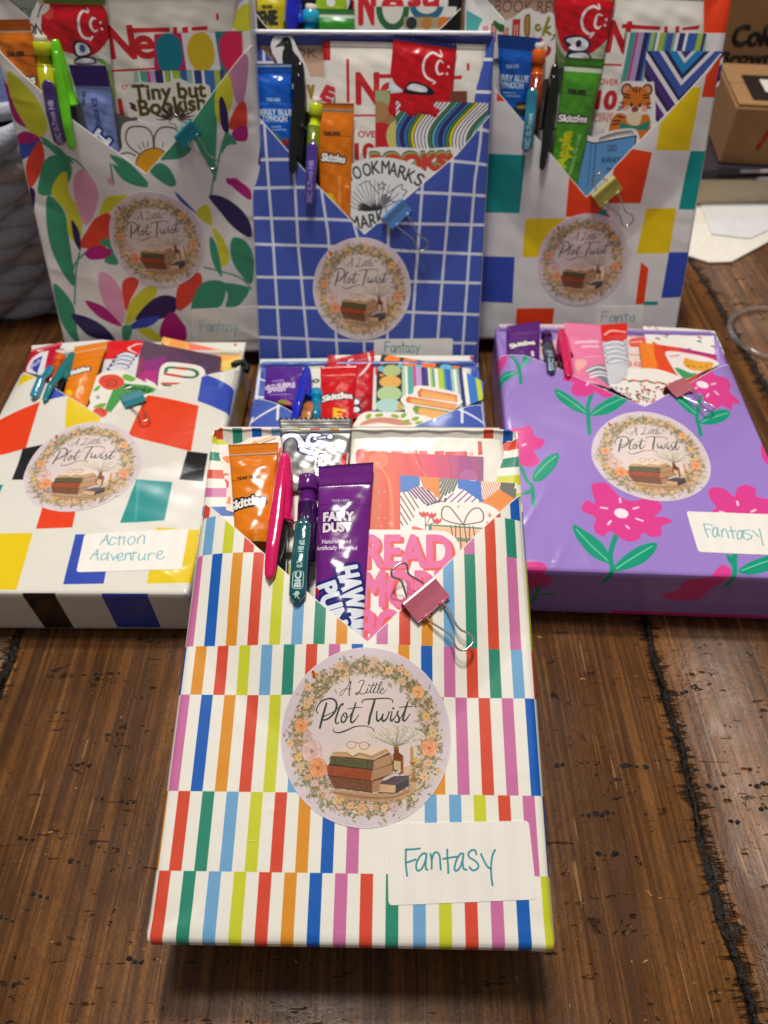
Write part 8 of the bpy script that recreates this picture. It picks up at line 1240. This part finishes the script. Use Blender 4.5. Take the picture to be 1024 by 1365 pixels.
    # pale chips, thin scratches and a faint red stain
    chip = ramp(noise(140, 210, 1.3, 3, 1.5), [(.73, (0, 0, 0)), (.75, (1, 1, 1))]); col = mix(col, K(196, 150, 90), math_('MULTIPLY', chip, .8))
    q2 = N.new('ShaderNodeMapping'); q2.inputs['Rotation'].default_value = (0, 0, .35); q2.inputs['Scale'].default_value = (420, 22, 1); L(mp.outputs[0], q2.inputs[0]); n2 = N.new('ShaderNodeTexNoise'); n2.inputs['Scale'].default_value = 1; n2.inputs['Detail'].default_value = 1; L(q2.outputs[0], n2.inputs[0])
    scr = ramp(n2.outputs['Fac'], [(.735, (0, 0, 0)), (.76, (1, 1, 1))]); col = mix(col, K(176, 130, 84), math_('MULTIPLY', scr, .5))
    red = ramp(noise(30, 45, 1., 4), [(.68, (0, 0, 0)), (.78, (1, 1, 1))]); col = mix(col, K(120, 30, 24), math_('MULTIPLY', red, .45))
    L(col, bs.inputs['Base Color'])
    rg = ramp(noise(40, 30, 1., 4), [(.3, (.27, .27, .27)), (.7, (.52, .52, .52))]); L(rg, bs.inputs['Roughness']); bs.inputs['Specular IOR Level'].default_value = .35; bs.inputs['Coat Weight'].default_value = .0; bs.inputs['Coat Roughness'].default_value = .3
    def bump(h, dist, st, prev=None, inv=False):
        b = N.new('ShaderNodeBump'); b.inputs['Distance'].default_value = dist; b.inputs['Strength'].default_value = st; b.invert = inv; L(h, b.inputs['Height'])
        if prev: L(prev, b.inputs['Normal'])
        return b.outputs[0]
    b = bump(grain, .0004, .35); b = bump(dark, .0011, .9, b, True); b = bump(noise(30, 22, 1., 4), .0022, .55, b); b = bump(noise(420, 420, 1., 4, 0., .7), .00035, .5, b); L(b, bs.inputs['Normal'])
    return m
tb = bpy.data.objects.new('wooden_table', None); COL.objects.link(tb); tag(tb, 'worn dark brown plank table top under all the packages', 'table')
edges = [-.82, -.50, -.187, .1335, .2615, .455, .70, 1.0]
def wavy(x, y, k): return x+.0016*math.sin(y*23+k)+.0011*math.sin(y*61+k*2)+.0006*math.sin(y*210+k*3)
for i in range(len(edges)-1):
    a, b = edges[i]+.0011, edges[i+1]-.0011; ny, nx = 240, 6; V, Fc = [], []
    xs = [0, .004, .02, .5, .98, .996, 1]; zs = [-.0035, -.0008, 0, 0, 0, -.0008, -.0035]
    for j in range(ny+1):
        y = -.25+2.1*j/ny
        for x, z in zip(xs, zs):
            px = (wavy(a, y, i) if x < .5 else wavy(b, y, i+1)) if x != .5 else (a+b)/2
            if 0 < x < .5: px = wavy(a, y, i)+(b-a)*x*.25
            if .5 < x < 1: px = wavy(b, y, i+1)-(b-a)*(1-x)*.25
            V.append((px*1000, y*1000, z*1000))
    for j in range(ny):
        for k in range(6): p = j*7+k; Fc.append((p, p+1, p+8, p+7))
    n0 = len(V)
    for j in range(ny+1):
        V.append((V[j*7][0], V[j*7][1], -28)); V.append((V[j*7+6][0], V[j*7+6][1], -28))
    for j in range(ny): Fc.append((j*7, (j+1)*7, n0+2*(j+1), n0+2*j)); Fc.append((j*7+6, n0+2*j+1, n0+2*(j+1)+1, (j+1)*7+6))
    mk('plank', V, Fc, wood('plank_wood', 3.3+i*7.1, (1, .95, 1, 1.12, 1.05, .95, 1)[i], edges[i], edges[i+1]), (0, 0, 0), parent=tb)
# black filler squeezed out of the joints
gum = mat('joint_filler', (34, 26, 21), .4, [(330, 1., .004, 5), (1200, .5, .0008, 3)])
for i in range(1, len(edges)-1):
    V, Fc = [], []; ny, nx = 1100, 8
    n1 = np.convolve(rs.randn(ny+9), np.ones(3)/3, 'same'); n2 = np.convolve(rs.randn(ny+40), np.ones(14)/6, 'same'); n3 = rs.randn(ny+1, nx+1)
    for j in range(ny+1):
        y = -.25+2.1*j/ny; w = max(.0012, .0018+.0008*n1[j]+.0006*n2[j]); cxx = wavy(edges[i], y, i)+.0006*n1[(j*7) % ny]
        for k in range(nx+1):
            t = k/nx*2-1; x = cxx+w*t; h = -.0022+(.0026+.0007*max(-1.5, n2[(j+9) % ny]))*(1-abs(t)**2.5)+.00035*n3[j, k]; V.append((x*1000, y*1000, h*1000 if abs(t) < 1 else -4))
    for j in range(ny):
        for k in range(nx): p = j*(nx+1)+k; Fc.append((p, p+1, p+nx+2, p+nx+1))
    mk('joint_filler', V, Fc, gum, (0, 0, 0), parent=tb)
# raised dark specks standing in for dug-out dents, and a nail head near the camera
def dents(cxm, cym, n, dx, s=1.):
    for k in range(n):
        parts = []; x, y = cxm+dx*k*rs.uniform(.75, 1.1), cym+rs.uniform(-.8, .8); r = s*(.5+1.1*rs.rand()); m = 9; V = [(x, y, .05)]
        for ring, h in ((.5, .5), (1., .12)):
            for q in range(m): a = 6.283*q/m; rr = r*ring*(.7+.5*rs.rand()); V.append((x+rr*math.cos(a)*.9, y+rr*math.sin(a)*.7, h*.7*(.4+rs.rand())))
        V[0] = (x, y, .15)
        Fc = [(0, 1+q, 1+(q+1) % m) for q in range(m)]+[(1+q, 1+m+q, 1+m+(q+1) % m, 1+(q+1) % m) for q in range(m)]
        Vd.extend([tuple(v) for v in V]); Fd.extend([tuple(i+off_[0] for i in f) for f in Fc]); off_[0] += len(V)
Vd, Fd, off_ = [], [], [0]
for (x, y), n in zip([(-141.7,181.0),(-155.1,160.2),(-141.4,135.2),(-154.0,103.4),(-130.0,94.3),(-141.8,81.6),(-98.1,58.9),(-145.7,51.9),(-126.1,119.9),(-114.7,118.6),(-119.7,99.4),(-151.9,73.2)], (5, 2, 5, 3, 2, 3, 4, 5, 2, 3, 1, 3)): dents(x, y, n, 3.0)
for (x, y), n in zip([(105.5,132.6),(84.0,112.2),(87.6,95.5),(141.4,123.1),(159.6,123.6),(146.2,108.0),(98.9,126.0),(138.8,168.3),(76.7,132.8),(160.8,114.1)], (5, 6, 4, 3, 4, 2, 3, 3, 2, 2)): dents(x, y, n, 2.8, 1.2)
o = mk('dent_specks', Vd, Fd, gum, (0, 0, 0), parent=tb); o['kind'] = 'stuff'
nx_, ny_ = [(-100.4,81.2)][0]; V, Fc = lathe((nx_, ny_, -.5), (nx_, ny_, .35), [(0, 2.0), (.7, 2.0), (1, 1.5)], 16); mk('nail_head', V, Fc, mat('nail', (120, 104, 84), .5, metal=.5), (0, 0, 0), parent=tb)
# ground under the table
fl = mk('floor', [(-4000, -3000, -740), (4000, -3000, -740), (4000, 6000, -740), (-4000, 6000, -740)], [(0, 1, 2, 3)], mat('floor_dark', (84, 66, 50), .6), (0, 0, 0), pkg='T'); fl['kind'] = 'structure'

# ------------------------------------------------------------------ things at the back of the table
def cardboard(name): return mat(name, (158, 118, 78), .8, [(35, .25, .002, 2), (700, .25, .0002, 3)])
def bbox_thing(name, label, cat, loc, rotz, size, m, extra=None, flapgap=True):
    r = bpy.data.objects.new(name, None); COL.objects.link(r); r.location = loc; r.rotation_euler = (0, 0, rotz); sx, sy, sz = size
    V, Fc = box(-sx/2, -sy/2, 0, sx/2, sy/2, sz); bevel(mk('box_walls', V, Fc, m, (0, 0, 0), parent=r, sm=False), 1.6, 3)
    if flapgap:
        for s in (-1, 1):
            V, Fc = box(-sx/2+1, (.6 if s > 0 else -sy/2+1), sz-.2, sx/2-1, (sy/2-1 if s > 0 else -.6), sz+2.6); o = mk('top_flap', V, Fc, m, (0, 0, 0), parent=r, sm=False); bevel(o, .8)
    return tag(r, label, cat)
# stack of papers, book and magazines
pm = mat('plain_paper', (236, 230, 218), .7, [(60, .2, .001, 2)])
def polyslab(name, pts, z0, z1, m, label=None, cat=None, pkg='T', uvb=None, bev=.4):
    n = len(pts); V = [(x, y, z0) for x, y in pts]+[(x, y, z1) for x, y in pts]; A = sum(pts[i][0]*pts[(i+1) % n][1]-pts[(i+1) % n][0]*pts[i][1] for i in range(n))
    if A < 0: V = [(x, y, z0) for x, y in pts[::-1]]+[(x, y, z1) for x, y in pts[::-1]]
    Fc = [tuple(range(n))[::-1], tuple(range(n, 2*n))]+[(i, (i+1) % n, n+(i+1) % n, n+i) for i in range(n)]
    c = (sum(p[0] for p in pts)/n, sum(p[1] for p in pts)/n, z0); o = mk(name, V, Fc, m, c, uvbox=uvb, sm=False, pkg=pkg); bevel(o, bev)
    if label: tag(o, label, cat)
    return o
polyslab('paper_sheets', [(277.6,671.7),(371.7,670.2),(352.4,608.1),(291.2,560.9),(272.2,560.0),(251.6,576.2)], .3, 2.2, pm, 'loose white papers lying on the table at the right', 'paper')
polyslab('paper_sheets', [(295.9,676.2),(389.0,680.9),(375.6,636.8),(318.3,596.9),(287.1,605.3)], 2.5, 3.4, mat('plain_paper_cool', (226, 226, 226), .7, [(60, .2, .001, 2)]), 'upper white sheet lying across the loose papers at the right', 'paper')
polyslab('white_book', [(272.4,659.9),(421.7,663.5),(460.6,756.2),(299.4,759.0)], 3.8, 26, mat('book_pages', (214, 196, 164), .75, [(900, .5, .0004, 2)]), 'thick cream block of pages under the magazines at the right', 'book')
mc = CV(250, 640, 560, 800, 2, (52, 46, 58)); 
for k in range(60): x, y = rs.uniform(250, 560), rs.uniform(640, 800); mc.rect(x, y, x+rs.uniform(6, 40), y+rs.uniform(1.5, 5), [(220, 216, 220), (150, 140, 160), (30, 26, 34), (170, 90, 90)][rs.randint(4)], .9)
for j in range(3):
    P_ = [(a+rs.uniform(-3, 3)-j*2, b+rs.uniform(-3, 3)) for a, b in [(259.3,658.2),(410.5,658.7),(456.9,769.4),(292.4,768.7)]]
    polyslab('magazine', P_, 26.4+j*3.2, 29.2+j*3.2, mat('magazine_cover', mc, .3) , ('dark printed magazine at the bottom of the pile under the cardboard box', 'dark printed magazine in the middle of the pile under the cardboard box', 'dark printed magazine on top of the pile, right under the cardboard box')[j], 'magazine', uvb=mc)
cb = cardboard('cardboard'); zb = 36
A = [(302.5,669.7),(392.4,655.8),(263.2,707.8)]
P0, P1 = np.array(A[0]), np.array(A[1]); d = P1-P0; ang = math.atan2(d[1], d[0]); wdt, dep_, hgt_ = 190, 105, 47
ctr = P0+np.array([math.cos(ang), math.sin(ang)])*wdt/2+np.array([-math.sin(ang), math.cos(ang)])*dep_/2
bx_ = bbox_thing('cardboard_box', 'small closed cardboard box with a black label, standing on the magazines', 'box', (ctr[0]/1000, ctr[1]/1000, zb/1000), ang, (wdt, dep_, hgt_), cb)
lc = CV(0, 0, 100, 60, 5, (30, 28, 28)); lc.rect(14, 20, 96, 50, (226, 220, 206)); lc.text('Cinnamon', (24, 30), (90, 30), 12, (120, 110, 90), .05, shear=.2); lc.text('ROASTED BLEND', (24, 10), (90, 10), 5, (150, 140, 120)); lc.grain(5)
V, Fc = box(-wdt/2+14, -dep_/2+10, hgt_+2.7, -wdt/2+114, -dep_/2+72, hgt_+3.0); V = [(x, y, z) for x, y, z in V]; lo = mk('box_label', V, Fc, mat('box_label_print', lc, .35), (0, 0, 0), uv=[((x+wdt/2-14)/100, (y+dep_/2-10)/62) for x, y, z in V], parent=bx_, sm=False)
V, Fc = tube([(-wdt/2+28, -dep_/2-.3, 14), (-wdt/2+36, -dep_/2-.3, 44), (-wdt/2+44, -dep_/2-.3, 50), (wdt/2-8, -dep_/2-.3, 48)], 2.0, 8); V = [(x, -dep_/2+(y+dep_/2)*.12-.1, z) for x, y, z in V]; mk('red_marking', V, Fc, mat('red_ink', (176, 50, 36), .7), (0, 0, 0), parent=bx_)
b2 = bbox_thing('cardboard_box', 'large cardboard box with black handwriting, standing furthest back on the right', 'box', (.47, 1.0, 0), 0, (340, 200, 300), cardboard('cardboard_dark'), flapgap=True)
for st, x0, x1, z, h in (('Color', -93, -34, 63, 20), ('Brown', -100, -42, 46, 12), ('Melt', -98, -52, 29, 11)):
    L_, a_, b_ = glyphs(st); V, Fc = [], []
    for g in L_:
        pts = np.concatenate([g, g[:1]]); k0 = len(V); P_ = [(x0+(p[0]-a_)/(b_-a_)*(x1-x0), -100.4, z+p[1]*h) for p in pts[::2]]
        vv, ff = tube(P_, 1.5 if st == 'Color' else 1.1, 5); V += vv; Fc += [tuple(i+k0 for i in f) for f in ff]
    mk('handwriting', [(x, -100+(y+100.4)*.15-.1, z_) for x, y, z_ in V], Fc, mat('marker_ink', (34, 26, 20), .6), (0, 0, 0), parent=b2)

# woven basket, left
bk_ = bpy.data.objects.new('woven_basket', None); COL.objects.link(bk_); bk_.location = (-.42, .60, 0); tag(bk_, 'grey woven basket behind the floral package at the far left', 'basket')
wm = mat('basket_strand', (172, 176, 190), .85, [(180, .8, .003, 4), (900, .5, .0005, 3)]); wm2 = mat('basket_strand_brown', (166, 156, 152), .85, [(180, .8, .003, 4)])
rnd_ = random.Random(4)
def superell(a, rx, ry): c_, s_ = math.cos(a), math.sin(a); return (rx*math.copysign(abs(c_)**.55, c_), ry*math.copysign(abs(s_)**.55, s_))
nrow, nc = 9, 30
for r_ in range(nrow):
    z = 9+r_*15; f = 1+.012*r_
    for s in range(nc):
        a0 = 2*math.pi*(s+(.5 if r_ % 2 else 0))/nc
        if math.sin(a0) > .35: continue
        P_ = []
        for t in np.linspace(-1, 1, 9):
            a = a0+t*2*math.pi/nc*.95; x, y = superell(a, 225*f, 110*f); bul = 7*math.cos(t*1.57); nx2, ny2 = math.cos(a), math.sin(a); P_.append((x+nx2*bul, y+ny2*bul, z+t*9.5+rnd_.uniform(-.5, .5)))
        V, Fc = tube(P_, [1.8+6.6*math.cos(t*1.45)*(.9+.1*rnd_.random()) for t in np.linspace(-1, 1, 9)], 8); mk('strand', V, Fc, wm if (s+r_) % 4 else wm2, (0, 0, 0), parent=bk_)
V, Fc = [], []
for z in (2, 140):
    for s in range(60): x, y = superell(2*math.pi*s/60, 218, 104); V.append((x, y, z))
Fc = [(i, (i+1) % 60, 60+(i+1) % 60, 60+i) for i in range(60)]+[tuple(range(60))]
mk('liner', V, Fc, mat('basket_liner', (44, 42, 44), .9), (0, 0, 0), parent=bk_)
V, Fc = tube([(*superell(2*math.pi*s/60, 230, 114), 143) for s in range(60)], 5.5, 8, closed=True); mk('rim', V, Fc, wm, (0, 0, 0), parent=bk_)
V, Fc = grid(30, 14, lambda s, t: ((s-.5)*400, (t-.5)*190-4, 138+58*(1-abs(2*s-1)**4)*(1-abs(2*t-1)**4)**.5+5*wr(s*26, t*18, 2.)))
tag(mk('blue_cloth', [(x-420, y+600, z) for x, y, z in V], Fc, mat('denim_cloth', (74, 88, 130), .9, [(90, .7, .004, 3), (1200, .4, .0004, 2)]), (-420, 600, 150), pkg='T'), 'folded blue cloth heaped in the woven basket', 'cloth')
# clear plastic ring on the table, black strap
rc = [(291.1,458.3)][0]
V, Fc = tube([(rc[0]+33*math.cos(a), rc[1]+33*math.sin(a), 2.0) for a in np.linspace(0, 2*math.pi, 49)[:-1]], 2.0, 10, closed=True)
tag(mk('plastic_ring', V, Fc, mat('clear_plastic', (240, 236, 232), .12, trans=.9, coat=.4), (rc[0], rc[1], 3), pkg='T'), 'clear plastic ring lying on the table at the right edge', 'ring')
rc = [(68.7,180.5)][0]
V, Fc = tube([(rc[0]+5*math.cos(a), rc[1]-4+6*math.sin(a), -1) for a in np.linspace(-.4, 2.6, 16)], 2.2, 10)
tag(mk('black_strap', V, Fc, mat('black_rubber', (16, 16, 18), .5), (rc[0], rc[1], 1), pkg='L'), 'short curved black strap at the far corner of the Action Adventure package', 'strap')
